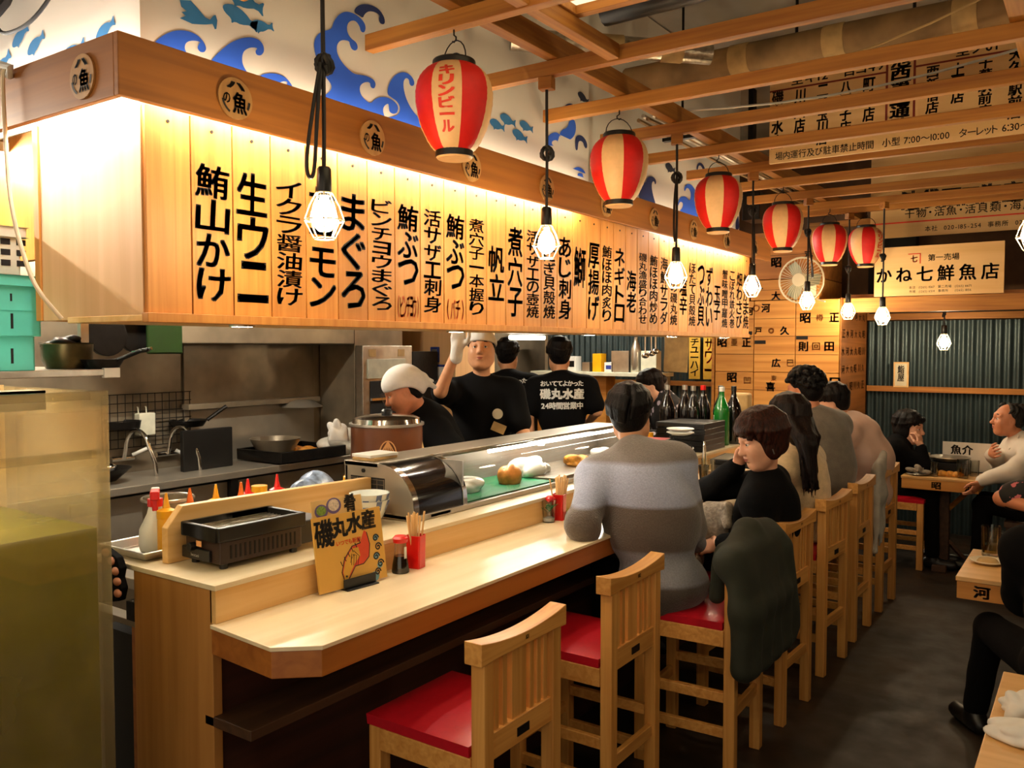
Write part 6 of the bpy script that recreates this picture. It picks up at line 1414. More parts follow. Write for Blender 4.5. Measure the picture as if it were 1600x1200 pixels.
def scalp(T, s, R, hc, kind, seed=1, puff=1.0):
    """hair as tapered locks over the skull"""
    rn = random.Random(seed); P = []
    e = lambda c, r, k=.02, sub=False: P.append(E(T(*c), V(*r)*s, R, k*s, sub))
    front = {'short': 62, 'bob': 74, 'long': 60, 'curly': 66, 'bowl': 78, 'thin': 20}.get(kind, 62)
    side = {'short': 92, 'bob': 114, 'long': 118, 'curly': 88, 'bowl': 98, 'thin': 96}.get(kind, 90); back = {'short': 126, 'bob': 128, 'long': 140, 'curly': 120, 'bowl': 116, 'thin': 118}.get(kind, 120)
    if kind != 'thin':
        e((-.02, 0, .048), (.098*puff, .083*puff, .088*puff)); e((-.05, 0, -.005), (.066, .072, .07), .03)
        e((.115, 0, -.052 if kind in ('bob', 'bowl') else -.03), (.075, .082, .085), .012, True)
        for sd in (-1, 1): e((.02, sd*.095, -.03), (.035, .03, .045), .012, True) if kind in ('short', 'curly') else None
    else:
        e((-.032, 0, .045), (.088, .081, .084)); e((.085, 0, .055), (.075, .075, .075), .02, True); e((.06, 0, -.05), (.07, .1, .07), .012, True); e((-.05, 0, -.005), (.064, .071, .06), .03)
    if kind in ('bob',):
        for sd in (-1, 1): e((-.012, sd*.068, -.02), (.05, .024, .066), .025)
        e((-.065, 0, -.03), (.05, .068, .055), .03); e((.068, .02, .075), (.04, .062, .03), .02)
    if kind == 'bowl': e((.066, 0, .068), (.04, .066, .034), .02)
    nlock = {'curly': 0, 'thin': 26}.get(kind, 84)
    for q in range(nlock):
        az = rn.uniform(-PI, PI); ca = abs(az)/PI   # 0 front, 1 back
        end = (front+(side-front)*min(1, ca*2)) if ca < .5 else (side+(back-side)*(ca-.5)*2)
        if kind == 'thin' and ca < .3: continue
        st = 8 if kind != 'thin' else 38
        pts = []
        for k in range(5):
            th = math.radians(st+(end-st)*k/4)+rn.uniform(-.03, .03); a = az+rn.uniform(-.06, .06)+.12*math.sin(k)
            rx, ry, rz = (.108 if ca < .5 else .112)*puff, .088*puff, .098*puff
            pts.append(T(-.016+rx*math.sin(th)*math.cos(a), ry*math.sin(th)*math.sin(a), .040+rz*math.cos(th)))
        for k in range(4): P.append(K(pts[k], pts[k+1], (.011, .013, .012, .009)[k]*s, (.013, .012, .009, .004)[k]*s, .008))
    if kind == 'curly':
        for q in range(150):
            az = rn.uniform(-PI, PI); ca = abs(az)/PI; end = (front+(side-front)*min(1, ca*2)) if ca < .5 else (side+(back-side)*(ca-.5)*2)
            th = math.radians(end*math.sqrt(rn.random())); rr = 1.0+rn.uniform(0, .12)
            P.append(E(T(-.018+.105*rr*math.sin(th)*math.cos(az), .088*rr*math.sin(th)*math.sin(az), .045+.1*rr*math.cos(th)), V(1, 1, 1)*rn.uniform(.011, .018)*s, None, .008))
    return P

def person(label, P, N, hc, yaw, hyaw, hpitch=0, hroll=0, skin='skin', hair=None, hairmat='hair_black', top=None, topoff=.014, bottom='blackmatte', arms=None, legs='sit', sw=.178, bulge=.03, syaw=None, female=False, sleeve='long', res=.012, fres=.0052, collar=True, hscale=1.0, fold=.004, puff=1.0, head_fine=True, seed=1, faces=True, lname=('sweater', 'trousers'), shoes=True, loose=.018):
    P, N, hc = V(*P), V(*N), V(*hc); root = V(P[0], P[1], 0)
    t = thing('person', label, 'person', tuple(root))
    U = unit(N-P); sy = yaw if syaw is None else syaw
    Lv = V(-math.sin(sy), math.cos(sy), 0); Lv = unit(Lv-U*(Lv@U)); Fv = np.cross(Lv, U); R = np.stack([Fv, Lv, U], 1); Ln = np.linalg.norm(N-P)
    Lp = V(-math.sin(yaw), math.cos(yaw), 0); Fp = V(math.cos(yaw), math.sin(yaw), 0)
    g = .93 if female else 1.0
    mid = P+(N-P)*.45-Fv*bulge; chest = P+(N-P)*.74-Fv*bulge*.7
    def torso(o, lo=0): return [E(P+U*.0, V(.125, .165, .115)+o, np.stack([Fp, Lp, V(0, 0, 1)], 1), .05), E(mid, V(.108+lo, .142*g+lo, Ln*.30)+o, R, .06), E(chest, V(.112, .162*g, Ln*.30)+o, R, .06)]
    sh = {s: N-U*.055+Lv*s*sw*(1 if not female else .94)-Fv*bulge*.3 for s in (1, -1)}
    def yoke(o): return [K(sh[1], sh[-1], .054+o, None, .05)]+[K(N-U*.0-Fv*.01, sh[s]*.7+N*.3, .047+o, .05+o, .05) for s in (1, -1)]
    Rh = rotm(hyaw, hpitch, hroll); hp, T = head(hc, Rh, hscale, female)
    body = torso(0)+yoke(0)+[K(N-U*.01, hc+Rh@V(-.022, 0, -.045), .055*g, .05*g, .03)]+hp
    shirt = torso(topoff, loose)+yoke(topoff)
    if collar: shirt.append(K(N-U*.0, N+(hc-N)*.16, .062*g+topoff*.5, .060*g+topoff*.3, .03))
    fines = [(hc, .135*hscale, fres)] if head_fine else []; gl = []; extra = []
    for s in (1, -1):
        a = (arms or {}).get(s, {}); W = V(*a.get('w', tuple(sh[s]+Fp*.2-V(0, 0, .42)))); Sx = sh[s]
        El = V(*a['e']) if 'e' in a else ik(Sx, W, a.get('pole', tuple(-Fp*.6+Lp*s*.7-V(0, 0, .5))))
        d = V(*a.get('d', tuple(unit(W-El)))); n_ = V(*a.get('n', (0, 0, -1))); n_ = unit(n_-d*(n_@unit(d))); th = np.cross(unit(d), n_)*(-s if not a.get('flip') else s)
        hd_ = hand(W+unit(d)*.005, d, n_, th, a.get('curl', .5), g*1.0)
        body += [K(Sx, El, .047*g, .038*g, .03), K(El, W, .039*g, .026*g, .02)]+hd_
        if a.get('fine', False): fines.append((W+unit(d)*.09, .11, .0048))
        if a.get('glove'): gl.append((W, d, n_, th, a.get('curl', .5)))
        if sleeve == 'long': shirt += [K(Sx, El, .053*g+topoff, .043*g+topoff, .04), K(El, W-unit(W-El)*.012, .044*g+topoff, .033*g+topoff*.6, .03)]
        elif sleeve == 'short': e2 = Sx+(El-Sx)*.72; shirt += [K(Sx, e2, .056+topoff, .056+topoff, .04)]
        else: e2 = El; shirt += [K(Sx, El, .053+topoff, .046+topoff, .04), K(El, El+(W-El)*.35, .045+topoff, .043+topoff, .03)]
        a['E'] = El; a['W'] = W; a['d'] = d; extra.append((s, El, W))
    # legs
    tro = []
    if legs != 'none':
        for s in (1, -1):
            hip = P+Lp*s*.088-V(0, 0, .02)
            if legs == 'sit': kn = P+Fp*.40+Lp*s*.11-V(0, 0, .045); an = kn+Fp*.02-V(0, 0, .40)
            elif legs == 'low': kn = P+Fp*.31+Lp*s*.12+V(0, 0, .0); an = V(kn[0], kn[1], .09)+Fp*.02
            elif legs == 'stand': kn = P+Lp*s*.09+Fp*.02-V(0, 0, P[2]-.50); an = P+Lp*s*.10-V(0, 0, P[2]-.09)
            else: kn, an = V(*legs[s][0]), V(*legs[s][1])
            body += [K(hip, kn, .078, .052, .04), K(kn, an, .05, .034, .02), K(an-V(0, 0, .03), an-V(0, 0, .05)+Fp*.12, .03, .028, .03)]
            tro += [K(hip, kn, .09, .064, .04), K(kn, an+V(0, 0, .02), .062, .05, .02)]
            if shoes:
                fd = Fp if not isinstance(legs, dict) or len(legs[s]) < 3 else unit(V(*legs[s][2]))
                sdf_mesh('shoe', [K(an-V(0, 0, .045)-fd*.04, an-V(0, 0, .05)+fd*.14, .042, .038, .03), K(an, an-V(0, 0, .03), .045, .045, .02)], .014, M['black'], t, root)
        tro += [E(P-U*.01, V(.128, .172, .115), np.stack([Fp, Lp, V(0, 0, 1)], 1), .05)]
    b = sdf_mesh('body', body, res, M[skin], t, root, fines)
    if top: sdf_mesh(lname[0], shirt, min(res, .011), M[top] if isinstance(top, str) else top, t, root, fold=fold, fold_seed=seed)
    if tro and bottom: sdf_mesh(lname[1], tro, .014, M[bottom], t, root, fold=.003, fold_seed=seed+3)
    if hair: sdf_mesh('hair', scalp(T, hscale, Rh, hc, hair, seed, puff), fres, M[hairmat], t, root)
    if faces:
        for s in (1, -1):
            mb = MB(); c = T(.0812, s*.0325, .0115)-root; fw = Rh@V(1, 0, 0)
            mb.ball(c, .0112*hscale, 12, 8); e_ = mb.build('eye', M['eyew'], t, smooth=True)
            mb = MB(); c2 = c+fw*.0046*hscale; mb.ball(c2, .0078*hscale, 10, 6); mb.build('iris', M['black'], e_, smooth=True)
            pts = [T(.0905-.012*abs(k/3)**2, s*(.014+.034*k/3), .040+.004*math.sin(k))-root for k in range(4)]
            MB().tube(pts, [.003, .0042, .004, .0018], 6).build('eyebrow', M[hairmat], t, smooth=True)
        mb = MB()
        for dz, dx, w, r in ((-.0535, .1005, .02, .0036), (-.064, .0985, .017, .0042)):
            mb.tube([T(dx-.006*(k/3)**2, w*k/3, dz+.0012*abs(k)*(1 if dz < -.06 else -.3))-root for k in range(-3, 4)], [.0012]+[r*hscale*.8]+[r*hscale]*3+[r*hscale*.8]+[.0012], 7)
        mb.build('lips', M['lips'], t, smooth=True)
    t['_'] = 0; del t['_']
    return dict(t=t, T=T, R=Rh, root=root, arms=extra, gl=gl, U=U, Fv=Fv, Lv=Lv, N=N, P=P, sh=sh, body=b)
def addsdf(fig, name, prims, mat, res=.008, fold=0, seed=0): return sdf_mesh(name, prims, res, M[mat] if isinstance(mat, str) else mat, fig['t'], fig['root'], fold=fold, fold_seed=seed)
def rad(a): return math.radians(a)
M['stripes'] = zbands('striped_wool', [(.60, '#4b433c'), (.735, '#4f473f'), (.75, '#868890'), (.865, '#7c7d84'), (.88, '#5e534a'), (1.045, '#52473f'), (1.06, '#8b91a6'), (1.205, '#a0a8c0'), (1.225, '#746d69'), (1.45, '#6f6a62')])
M['cream_knit'] = knit('cream_knit', '#cdb48c'); M['olive_knit'] = knit('olive_grey_knit', '#6e665a'); M['black_knit'] = plain('black_knit', '#050506', .95, var=.2, scale=90, spec=.12, bump=.15)
M['pinkshirt'] = plain('pale_pink_shirt', '#d3b09c', .8, var=.05); M['whiteshirt'] = plain('white_shirt', '#d8ccbc', .8, var=.05)
M['tee'] = plain('black_tee', '#060608', .9, var=.15, spec=.15)
def floral():
    m, nt, b = mat_new('floral_top'); tc = nt.nodes.new('ShaderNodeTexCoord'); v = nt.nodes.new('ShaderNodeTexVoronoi'); v.inputs['Scale'].default_value = 16
    nt.links.new(tc.outputs['Object'], v.inputs['Vector']); rp = nt.nodes.new('ShaderNodeValToRGB'); e = rp.color_ramp.elements
    e[0].position = .30; e[0].color = C4('#c9bccb'); e[1].position = .36; e[1].color = C4('#0b0b10'); nt.links.new(v.outputs['Distance'], rp.inputs['Fac']); nt.links.new(rp.outputs['Color'], b.inputs['Base Color']); b.inputs['Roughness'].default_value = .8; return m
M['floral'] = floral()
def pinkprint():
    m, nt, b = mat_new('pink_print_top'); tc = nt.nodes.new('ShaderNodeTexCoord'); v = nt.nodes.new('ShaderNodeTexNoise'); v.inputs['Scale'].default_value = 26
    nt.links.new(tc.outputs['Object'], v.inputs['Vector']); rp = nt.nodes.new('ShaderNodeValToRGB'); rp.color_ramp.interpolation = 'CONSTANT'; e = rp.color_ramp.elements
    e[0].position = .0; e[0].color = C4('#0b0b0d'); e[1].position = .6; e[1].color = C4('#b8646a'); nt.links.new(v.outputs['Fac'], rp.inputs['Fac']); nt.links.new(rp.outputs['Color'], b.inputs['Base Color']); b.inputs['Roughness'].default_value = .8; return m
M['pinkprint'] = pinkprint()
M['greycoat'] = plain('pale_grey_coat', '#a39e92', .9, var=.15)

# ================================================================== the people
# guests along the counter
f = person('person in a grey and brown striped sweater leaning on the counter, seen from behind', (-1.47, 3.25, .725), (-1.66, 3.33, 1.215), (-1.71, 3.41, 1.385), rad(140), rad(105), .12, .05, hair='short', top='stripes', topoff=.03, fold=.009, seed=2, puff=1.13, loose=.03, bulge=.05, syaw=rad(128), sw=.185,
    arms={1: dict(e=(-1.70, 2.97, .985), w=(-1.86, 3.19, .965), d=(-.5, .8, 0), n=(0, 0, -1)), -1: dict(e=(-1.43, 3.40, .93), w=(-1.48, 3.60, .82), d=(-.5, .6, -.4), n=(-.3, -.3, -1))}, bottom='blackmatte')
f = person('person with short brown hair in a black sweater resting a cheek on one hand', (-1.37, 4.0, .725), (-1.285, 3.955, 1.075), (-1.29, 3.915, 1.262), rad(190), rad(226), .28, -.05, skin='skin3', hair='bob', hairmat='hair_brown', top='black_knit', topoff=.024, female=True, fres=.0045, seed=5, puff=1.12, loose=.02, collar=False, bulge=.05, syaw=rad(190), hscale=1.02,
    arms={1: dict(e=(-1.205, 3.735, .83), w=(-1.405, 3.73, .80), d=(-.9, 0, -.25), n=(.1, .6, -.6), curl=.6, fine=True), -1: dict(e=(-1.63, 4.12, .975), w=(-1.435, 4.0, 1.125), d=(.32, -.1, .9), n=(.75, -.5, -.2), curl=.9, fine=True)})
s, El, W = f['arms'][0]; u = unit(W-El); c = W-u*.004-f['root']; R_ = Vector(u).to_track_quat('Z', 'Y')
mb = MB(); mb.tube([c+np.array(R_ @ Vector((.031*math.cos(a*.4), .031*math.sin(a*.4), 0))) for a in range(16)], .004, 6, closed=True); mb.ball(c+V(0, -.034, .008), .014, 12, 7, (1, .5, 1)); mb.build('wrist_watch', M['chrome'], f['t'], smooth=True)
MB().tube([f['T'](.0, .09, -.03)-f['root'], f['T'](.0, .092, -.055)-f['root']], .004, 6).build('earring', M['chrome'], f['t'])
f = person('person with long dark hair in a cream sweater, seen from behind', (-1.39, 4.66, .725), (-1.345, 4.62, 1.135), (-1.375, 4.60, 1.30), rad(175), rad(150), .2, 0, skin='skin3', hair='long', hairmat='hair_dark', top='cream_knit', topoff=.03, fold=.007, female=True, seed=7, puff=1.08, bulge=.05,
    arms={1: dict(w=(-1.72, 4.52, .96), d=(-.8, .4, 0)), -1: dict(w=(-1.72, 4.78, .96), d=(-.8, -.2, 0))})
rn = random.Random(8); P_ = []
for q in range(46):
    a = rn.uniform(-1, 1); sx = f['T'](-.085+.03*(1-a*a)*-1, .072*a, -.01+rn.uniform(-.03, .03)); z1 = rn.uniform(.93, 1.06)
    ex = V(-1.225+rn.uniform(-.035, .045)+.02*a, 4.46+rn.uniform(-.05, .05)-.04*a, z1); m1 = sx*.62+ex*.38+V(.035, -.035, .02)+V(rn.uniform(-.012, .012), rn.uniform(-.012, .012), 0)
    P_ += [K(sx, m1, .019, .015, .012), K(m1, ex, .015, .004, .01)]
P_.append(E(f['T'](-.07, 0, -.05), V(.055, .075, .10), f['R'], .03))
addsdf(f, 'long_hair', P_, 'hair_dark', .0075)
f = person('person with curly black hair in an olive grey sweater at the counter', (-1.38, 5.30, .73), (-1.41, 5.27, 1.255), (-1.475, 5.27, 1.43), rad(175), rad(160), .18, 0, skin='skin2', hair='curly', top='olive_knit', topoff=.03, fold=.008, seed=9, bulge=.06, syaw=rad(160), sw=.19, fres=.006,
    arms={1: dict(w=(-1.74, 5.12, .96), d=(-.8, .4, 0)), -1: dict(w=(-1.74, 5.45, .96), d=(-.8, -.2, 0))})
f = person('person in a pale pink shirt with a black fringe bending over the far counter', (-1.26, 5.99, .73), (-1.385, 5.97, 1.185), (-1.485, 5.955, 1.315), rad(180), rad(192), .35, 0, skin='skin3', hair='bowl', top='pinkshirt', topoff=.026, fold=.01, seed=11, bulge=.07, fres=.006, lname=('shirt', 'trousers'),
    arms={1: dict(w=(-1.74, 5.85, .96), d=(-.8, .4, 0)), -1: dict(w=(-1.74, 6.15, .96), d=(-.8, -.2, 0))})
MB().tube([f['T'](.1, .055, .012)-f['root'], f['T'](.108, .03, .0)-f['root'], f['T'](.108, -.03, .0)-f['root'], f['T'](.1, -.055, .012)-f['root']], .003, 6).build('glasses', M['black'], f['t'])
# the far table
f = person('person in black with chin on hand at the far table', (-1.36, 7.30, .60), (-1.285, 7.31, .94), (-1.235, 7.315, 1.06), rad(0), rad(-12), .12, -.1, skin='skin3', hair='bob', top='black_knit', topoff=.022, female=True, seed=13, fres=.006, bulge=.05, legs='low',
    arms={-1: dict(e=(-1.10, 7.20, .765), w=(-1.135, 7.23, .92), d=(-.15, .1, .95), n=(-.9, .3, -.1), curl=1.0, fine=True), 1: dict(w=(-1.05, 7.42, .75), d=(.8, -.3, 0), curl=.4)})
f = person('old person with receding grey hair in a white shirt at the far table', (-.40, 7.36, .52), (-.475, 7.35, .985), (-.56, 7.335, 1.155), rad(180), rad(205), -.05, .08, skin='skin2', hair='thin', hairmat='hair_grey', top='whiteshirt', topoff=.024, fold=.009, seed=15, fres=.0058, bulge=.03, legs='low', syaw=rad(205), lname=('shirt', 'trousers'),
    arms={1: dict(e=(-.50, 7.06, .80), w=(-.69, 6.985, .735), d=(-.5, -.05, -.8), n=(-.6, .3, .2), curl=.5, fine=True), -1: dict(e=(-.62, 7.50, .80), w=(-.655, 7.25, .90), d=(.25, -.9, .25), n=(.8, .3, .2), curl=.4, fine=True)})
T = f['T']; cb_ = MB()
for s in (1, -1): cb_.add([f['N']+f['Lv']*s*.012+f['Fv']*.075+f['U']*.03-f['root'], f['N']+f['Lv']*s*.07+f['Fv']*.03+f['U']*.07-f['root'], f['N']+f['Lv']*s*.085+f['Fv']*.05+f['U']*.02-f['root'], f['N']+f['Lv']*s*.045+f['Fv']*.105-f['U']*.03-f['root']], [(0, 1, 2, 3)])
cb_.build('collar', M['whiteshirt'], f['t'], solid=.005)
def stool(label, loc, h):
    t = thing('stool', label, 'stool', loc, 0, 'low stools'); MB().b6(-.16, .16, -.16, .16, h-.04, h).build('seat', M['shelfwood'], t, bevel=.004)
    for x in (-.13, .13):
        for y in (-.13, .13): MB().box((x, y, (h-.04)/2), (.035, .035, h-.04)).build('leg', M['shelfwood'], t)
stool('dark stool under the old guest at the far table', (-.40, 7.36, 0), .41)
stool('dark stool under the guest in black at the right edge', (-.03, 3.66, 0), .42)
stool('dark stool under the guest in the pink printed top', (-.05, 5.05, 0), .42)
# right edge
f = person('person in a pink printed black top, only an elbow and arm in view', (-.05, 5.05, .53), (-.02, 4.98, 1.03), (.0, 4.93, 1.2), rad(-90), rad(-80), .1, 0, skin='skin2', hair='short', top='pinkprint', topoff=.02, seed=17, sleeve='short', fres=.008, legs='low', lname=('printed_top', 'trousers'),
    arms={-1: dict(e=(-.40, 5.0, .925), w=(-.18, 4.83, .90), d=(.9, -.3, 0), n=(0, 0, -1)), 1: dict(w=(.25, 4.8, .80), d=(0, -1, 0))})
f = person('person dressed in black with dark shoes at the right edge, back to the camera', (-.03, 3.66, .53), (-.02, 3.64, 1.0), (.0, 3.68, 1.18), rad(92), rad(85), .1, 0, skin='skin', hair='short', top='blackmatte', topoff=.03, seed=19, fres=.008, sw=.19,
    legs={1: ((-.36, 4.12, .50), (-.42, 4.22, .09), (-.6, .8, 0)), -1: ((.06, 4.1, .52), (.06, 4.2, .09), (0, 1, 0))}, arms={1: dict(e=(-.22, 3.80, .74), w=(-.10, 4.0, .80), d=(.3, .9, 0)), -1: dict(w=(.15, 4.05, .80), d=(0, 1, 0))})
# the kitchen crew
f = person('cook with a white headband reaching up with one gloved hand', (-3.17, 4.28, .95), (-3.15, 4.24, 1.475), (-3.13, 4.21, 1.67), rad(-52), rad(-58), -.22, 0, skin='skin', hair='short', top='tee', topoff=.022, sleeve='short', seed=21, fres=.005, puff=.9, legs='stand', sw=.18, bulge=.01, collar=False, lname=('t_shirt', 'trousers'), fold=.005,
    arms={-1: dict(e=(-3.19, 3.89, 1.44), w=(-3.075, 3.90, 1.685), d=(.1, .05, .99), n=(.5, -.8, 0), curl=.25, fine=True, glove=True), 1: dict(e=(-2.90, 4.33, 1.17), w=(-2.72, 4.16, 1.02), d=(.4, -.6, -.4), n=(-.3, 0, -.9), fine=True)})
W, d, n_, th, cu = f['gl'][0]
addsdf(f, 'glove', [(p[0], p[1], p[2], (p[3][0]+.003, p[3][1]+.003) if p[0] == 'c' else p[3], p[4], p[5]) if p[0] == 'c' else (p[0], p[1], p[2]+.003, p[3], p[4], p[5]) for p in hand(W+unit(d)*.005, d, n_, th, cu)]+[K(W-unit(d)*.05, W, .036, .032, .02)], 'cloth_white', .0055)
T = f['T']
addsdf(f, 'headband', [E(T(-.012, 0, .05), V(.115, .096, .096), f['R'], .01), E(T(.02, 0, -.03), V(.2, .2, .084), f['R'], .01, True)], 'cloth_white', .0055)
def chest_badges(f):
    q = f['N']-f['U']*.17+f['Fv']*.145-f['Lv']*-.09; Q = Vector(f['Fv']).to_track_quat('Z', 'Y')
    mb = MB(); mb.cyl((0, 0, 0), .032, .006, 20); o = mb.build('round_badge', M['cream'], f['t']); o.location = tuple(q-f['root']); o.rotation_euler = Q.to_euler()
    mb = MB().box((0, 0, 0), (.085, .055, .006), rz=-.4); o = mb.build('name_card', M['tape'], f['t']); o.location = tuple(q-f['U']*.085+f['Lv']*.005+f['Fv']*.006-f['root']); o.rotation_euler = Q.to_euler()
chest_badges(f)
f = person('cook in a white bandana bending low over the work behind the rice tub', (-3.15, 3.86, .95), (-3.12, 3.63, 1.325), (-3.145, 3.52, 1.455), rad(238), rad(228), .45, 0, skin='skin2', hair='short', top='tee', topoff=.022, sleeve='short', seed=23, fres=.0052, puff=.9, legs='stand', bulge=.04, syaw=rad(235), lname=('t_shirt', 'trousers'),
    arms={1: dict(w=(-2.85, 3.35, .98), d=(-.3, -.8, -.3)), -1: dict(w=(-3.2, 3.35, .98), d=(-.3, -.8, -.3))})
T = f['T']
addsdf(f, 'bandana', [E(T(-.015, 0, .05), V(.118, .1, .1), f['R'], .01), E(T(-.07, 0, .02), V(.07, .09, .08), f['R'], .02), E(T(.05, 0, -.035), V(.13, .2, .078), f['R'], .012, True), K(T(-.12, .0, .02), T(-.16, .02, -.05), .024, .012, .02), K(T(-.12, .0, .02), T(-.17, -.03, -.02), .022, .01, .02), E(T(-.125, 0, .025), V(.025, .035, .025), f['R'], .02)], 'cloth_white', .0055, .003, 4)
f2 = MB(); f2.add([T(.125, .075, .04)-f['root'], T(.125, -.075, .04)-f['root'], T(.13, -.07, -.13)-f['root'], T(.13, .07, -.13)-f['root'], T(.05, .095, .04)-f['root'], T(.05, .09, -.12)-f['root'], T(.05, -.095, .04)-f['root'], T(.05, -.09, -.12)-f['root']], [(0, 1, 2, 3), (4, 0, 3, 5), (1, 6, 7, 2)])
f2.build('face_shield', M['caseglass'], f['t'])
def back_print(f, lines, tilt=0):
    mb = MB()
    ctr = f['P']+(f['N']-f['P'])*.80
    P = Plane(tuple(ctr-f['Fv']*.165-f['root']), tuple(-f['Lv']), tuple(f['U']))
    for s, z, h, b in lines: row_text(mb, P, s, 0, z, h, b, 1.0, 'c', 1)
    # press the print on to the shirt
    tgt = [c for c in kids(f['t']) if c.name.startswith('t_shirt')][0]
    vs = []; fw = Vector(f['Fv'])
    for v in mb.v:
        ok, loc, nr, ix = tgt.ray_cast(Vector(v)-fw*.2, fw)
        vs.append(tuple(loc-fw*.010) if ok else v)
    mb.v = vs; mb.build('back_print', M['white_ink'], f['t'])
BP = [('おいててよかった', .075, .042, .03), ('磯丸水産', -.005, .075, .05), ('24時間営業中', -.095, .05, .035)]
f = person('server in a black T-shirt with white lettering, left of the pair seen from behind', (-3.95, 5.72, .93), (-3.99, 5.74, 1.44), (-4.02, 5.77, 1.62), rad(118), rad(112), .2, 0, hair='short', hairmat='hair_black', top='tee', topoff=.026, sleeve='short', seed=25, fres=.0065, legs='stand', sw=.195, puff=1.1, collar=False, lname=('t_shirt', 'trousers'), fold=.002,
    arms={1: dict(w=(-4.2, 5.8, .98)), -1: dict(w=(-3.8, 6.1, .98))}, faces=False); bpy.context.view_layer.update(); back_print(f, BP)
f = person('server in a black T-shirt with white lettering, right of the pair seen from behind', (-3.44, 5.68, .93), (-3.46, 5.70, 1.44), (-3.50, 5.73, 1.62), rad(124), rad(130), .2, 0, hair='short', hairmat='hair_black', top='tee', topoff=.026, sleeve='short', seed=27, fres=.0065, legs='stand', sw=.2, puff=1.14, collar=False, lname=('t_shirt', 'trousers'), fold=.002,
    arms={1: dict(e=(-3.62, 5.48, 1.17), w=(-3.55, 5.42, .95), d=(.2, -.1, -1)), -1: dict(e=(-3.20, 5.80, 1.20), w=(-3.36, 5.95, 1.1), d=(-.6, .6, 0))}, faces=False); bpy.context.view_layer.update(); back_print(f, BP)
f = person('server in a dark floral top bending her head behind the far counter', (-2.92, 6.45, .90), (-2.90, 6.36, 1.275), (-2.99, 6.30, 1.375), rad(225), rad(218), .4, 0, skin='skin3', hair='short', hairmat='hair_dark', top='floral', topoff=.024, female=True, seed=29, fres=.0065, legs='stand', bulge=.05, lname=('floral_top', 'skirt'),
    arms={1: dict(w=(-2.88, 5.98, 1.02), d=(-.2, -.9, 0)), -1: dict(w=(-3.2, 6.1, 1.02), d=(-.2, -.9, 0))})
addsdf(f, 'hair_bun', [E(f['T'](-.115, 0, .02), V(.04, .04, .04), None, .02)], 'hair_dark', .007)

# ------------------------------------------------------------------ coats and bags
def draped(name, label, cat, prims, mat, loc, res=.011, fold=.008, seed=1): o = sdf_mesh(name, prims, res, M[mat], None, loc, fold=fold, fold_seed=seed); o.location = tuple(loc); return tag(o, label, cat)
Rz = rotm(0)
cp_ = [K((-1.16, 3.12, .89), (-1.16, 3.36, .955), .045, .05, .03), K((-1.16, 3.36, .955), (-1.16, 3.58, .925), .05, .05, .03), K((-1.15, 3.13, .865), (-1.15, 3.57, .865), .056, .058, .03)]
for q in range(9):
    y0 = 3.12+.055*q; y1 = 3.075+.064*q; zb = .47+.006*abs(q-4); w = (.0, .016, .002, .018, .004, .015, .0, .016, .0)[q]
    cp_ += [K((-1.12, y0, .90), (-1.085+w, (y0+y1)/2, .70), .046, .042, .04), K((-1.085+w, (y0+y1)/2, .70), (-1.08+w, y1, zb), .042, .040, .04)]
for q in range(4): cp_.append(K((-1.20, 3.20+.09*q, .90), (-1.225, 3.20+.09*q, .72), .035, .03, .025))
cp_ += [K((-1.08, 3.57, .86), (-1.06, 3.62, .52), .045, .04, .04), K((-1.08, 3.10, .475), (-1.07, 3.60, .475), .034, .034, .03)]
draped('coat', 'dark green coat hanging over the back of the third bar chair', 'coat', cp_, 'olive', (-1.15, 3.35, 0), .010, .004, 5)
draped('fur_scarf', 'grey fur-edged wrap on the lap of the guest in the black sweater', 'scarf', [K((-1.52, 3.86, .93), (-1.42, 3.83, .95), .03, .025, .03), K((-1.53, 3.85, .92), (-1.54, 3.76, .70), .028, .03, .03), K((-1.42, 3.83, .95), (-1.40, 3.78, .88), .022, .02, .03), K((-1.54, 3.76, .70), (-1.52, 3.72, .55), .03, .024, .03), E((-1.48, 3.83, .86), (.07, .03, .08), Rz, .03)], 'greyfur', (-1.5, 3.8, .5), .008, .006, 6)
t = thing('handbag', 'cream handled bag hanging behind the bar chair under the long-haired guest', 'bag', (-1.215, 4.74, .70))
MB().b6(-.06, .06, -.1, .1, -.05, .15).build('body', M['cream_knit'], t, bevel=.02); MB().tube([(0, -.06, .14), (0, -.055, .24), (0, -.02, .29), (0, .03, .29), (0, .06, .24), (0, .065, .14)], .010, 8).build('handle', M['cream'], t, smooth=True)
draped('coat', 'pale grey coat bunched over the back of the sixth bar chair', 'coat', [E((-1.12, 5.64, .93), (.04, .085, .07), Rz, .03), K((-1.12, 5.69, .95), (-1.11, 5.74, 1.03), .035, .014, .03), E((-1.12, 5.62, .80), (.05, .125, .10), Rz, .03)]+[K((-1.10-.02*(q % 2), 5.53+.04*q, .78), (-1.10-.015*(q % 3), 5.50+.045*q, .46+.03*(q % 2)), .03, .022, .02) for q in range(5)], 'greycoat', (-1.15, 5.65, .4), .009, .014, 9)

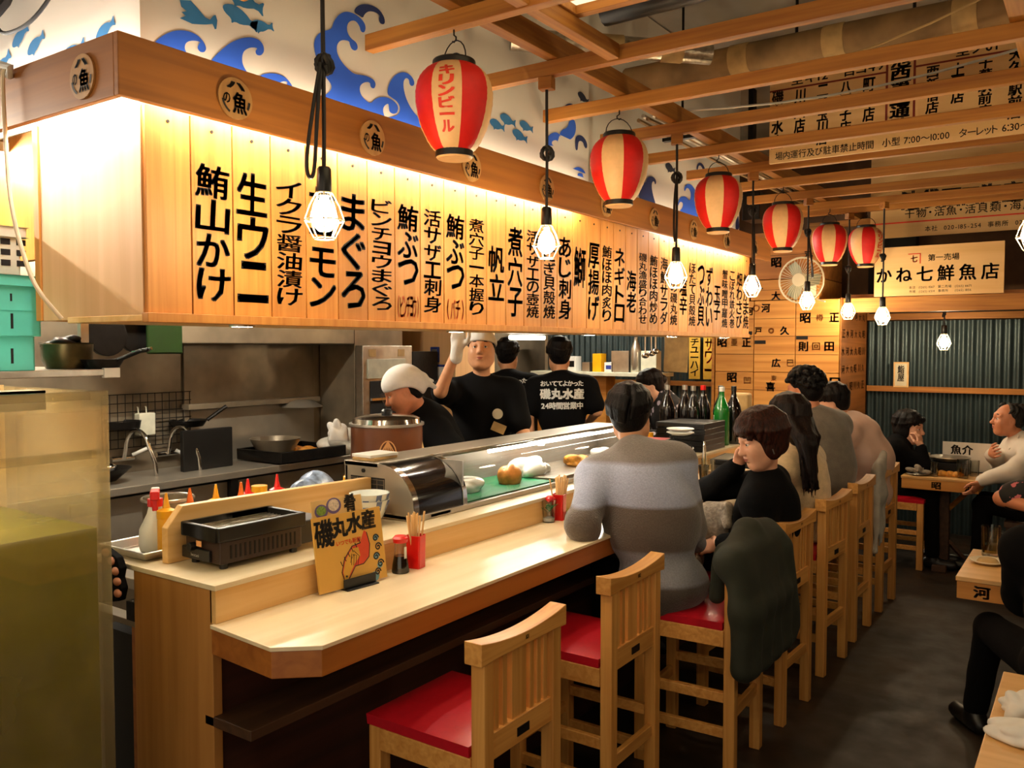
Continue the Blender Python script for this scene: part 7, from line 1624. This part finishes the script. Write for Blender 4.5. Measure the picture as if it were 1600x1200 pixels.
# ------------------------------------------------------------------ things on the tables
Zt = .72
tumbler('beer mug half full on the right edge table', (-.405, 4.55, Zt), .042, .14, .4, False, True)
lathe_thing('small_plate', 'small plate with a tan snack on the right edge table', 'plate', (-.40, 4.38, Zt), [('plate', [(0, .004), (.05, 0), (.075, .014), (.072, .017), (.05, .006), (0, .008)], M['cream']), ('snack', [(0, .03), (.035, .022), (.045, .009), (0, .009)], M['tape'])])
tumbler('empty glass behind the beer mug on the right edge table', (-.17, 4.33, Zt), .035, .12)
blob('crumpled_napkin', 'white crumpled napkin farther from the camera on the corner table', 'napkin', (-.15, 2.62, Zt), .06, (.9, 1, .55), M['cloth_white'], 'crumpled napkins', 31, .17)
blob('crumpled_napkin', 'white crumpled napkin by the foil dish on the corner table', 'napkin', (-.13, 2.44, Zt), .065, (1.25, .9, .4), M['cloth_white'], 'crumpled napkins', 32, .17)
t = thing('foil_dish', 'clear wrapped foil dish with chopsticks on the corner table', 'dish', (.03, 2.40, Zt), .4); MB().lathe([(0, .006), (.075, 0), (.1, .03), (.096, .032), (.07, .008), (0, .012)], n=24, close=False).build('dish', M['foil'], t, smooth=True)
o = MB().tube([(-.12, 0, .012), (.12, .03, .012)], .004, 5).build('chopstick', CHOP, None); o.location = (.02, 2.27, Zt); tag(o, 'single chopstick lying in front of the foil dish', 'chopstick')
tumbler('tall water glass near the old guest on the far table', (-.83, 7.14, Zt), .042, .14, .5)
tumbler('smaller glass behind the tall one on the far table', (-.77, 7.30, Zt), .035, .12)
tumbler('small glass in front of the rolls on the far table', (-1.02, 7.12, Zt), .03, .11)
tumbler('small mug beside the shell plate on the far table', (-1.07, 7.25, Zt), .032, .08, None, False, True)
lathe_thing('shell_plate', 'plate of empty shells near the person in black on the far table', 'plate', (-1.13, 7.12, Zt), [('plate', [(0, .004), (.06, 0), (.085, .014), (.082, .017), (.05, .006), (0, .008)], M['alum'])])
blob('empty_shells', 'grey empty shells on the plate near the person in black', 'shells', (-1.13, 7.12, Zt+.008), .045, (1.2, 1, .8), M['greyfur'], None, 41, .4)
for k in range(3): blob('bread_roll', ['left', 'middle', 'right'][k]+' orange brown roll on the far table', 'bread', (-.97+.05*k, 7.17+.01*(k % 2), Zt), .035, (1.1, 1, .75), M['food'], 'rolls on the far table', 50+k, .08)
t = thing('table_stove', 'dark table stove with a pale fish plate on top on the far table', 'stove', (-.95, 7.38, Zt)); MB().b6(-.14, .14, -.1, .1, 0, .09).build('body', M['iron'], t, bevel=.006); MB().lathe([(0, .1), (.11, .095), (.15, .125), (.145, .128), (.1, .105), (0, .108)], n=26, close=False).build('fish_plate', M['alum'], t, smooth=True)
t = thing('table_menu', 'upright white menu with black and red lettering at the back of the far table', 'menu', (-.80, 7.52, Zt)); MB().b6(-.22, .22, -.003, .003, 0, .23).build('card', M['whiteshirt'], t); mb = MB(); row_text(mb, Plane((0, -.004, 0), (1, 0, 0), (0, 0, 1)), '魚介', -.08, .17, .07, .03); mb.build('lettering', M['ink'], t)
mb = MB(); column_text(mb, Plane((0, -.004, 0), (1, 0, 0), (0, 0, 1)), '飲物', .15, .2, .06, .16, .03); mb.build('red_lettering', M['redink'], t); MB().b6(-.22, .22, -.03, .03, -.0, .006).build('foot', M['black'], t)
o = MB().b6(-.03, .03, -.012, .012, 0, .14).build('paper_pouch', M['cream'], None); o.location = (-1.13, 7.45, Zt); tag(o, 'cream paper pouch standing behind the shell plate', 'pouch')
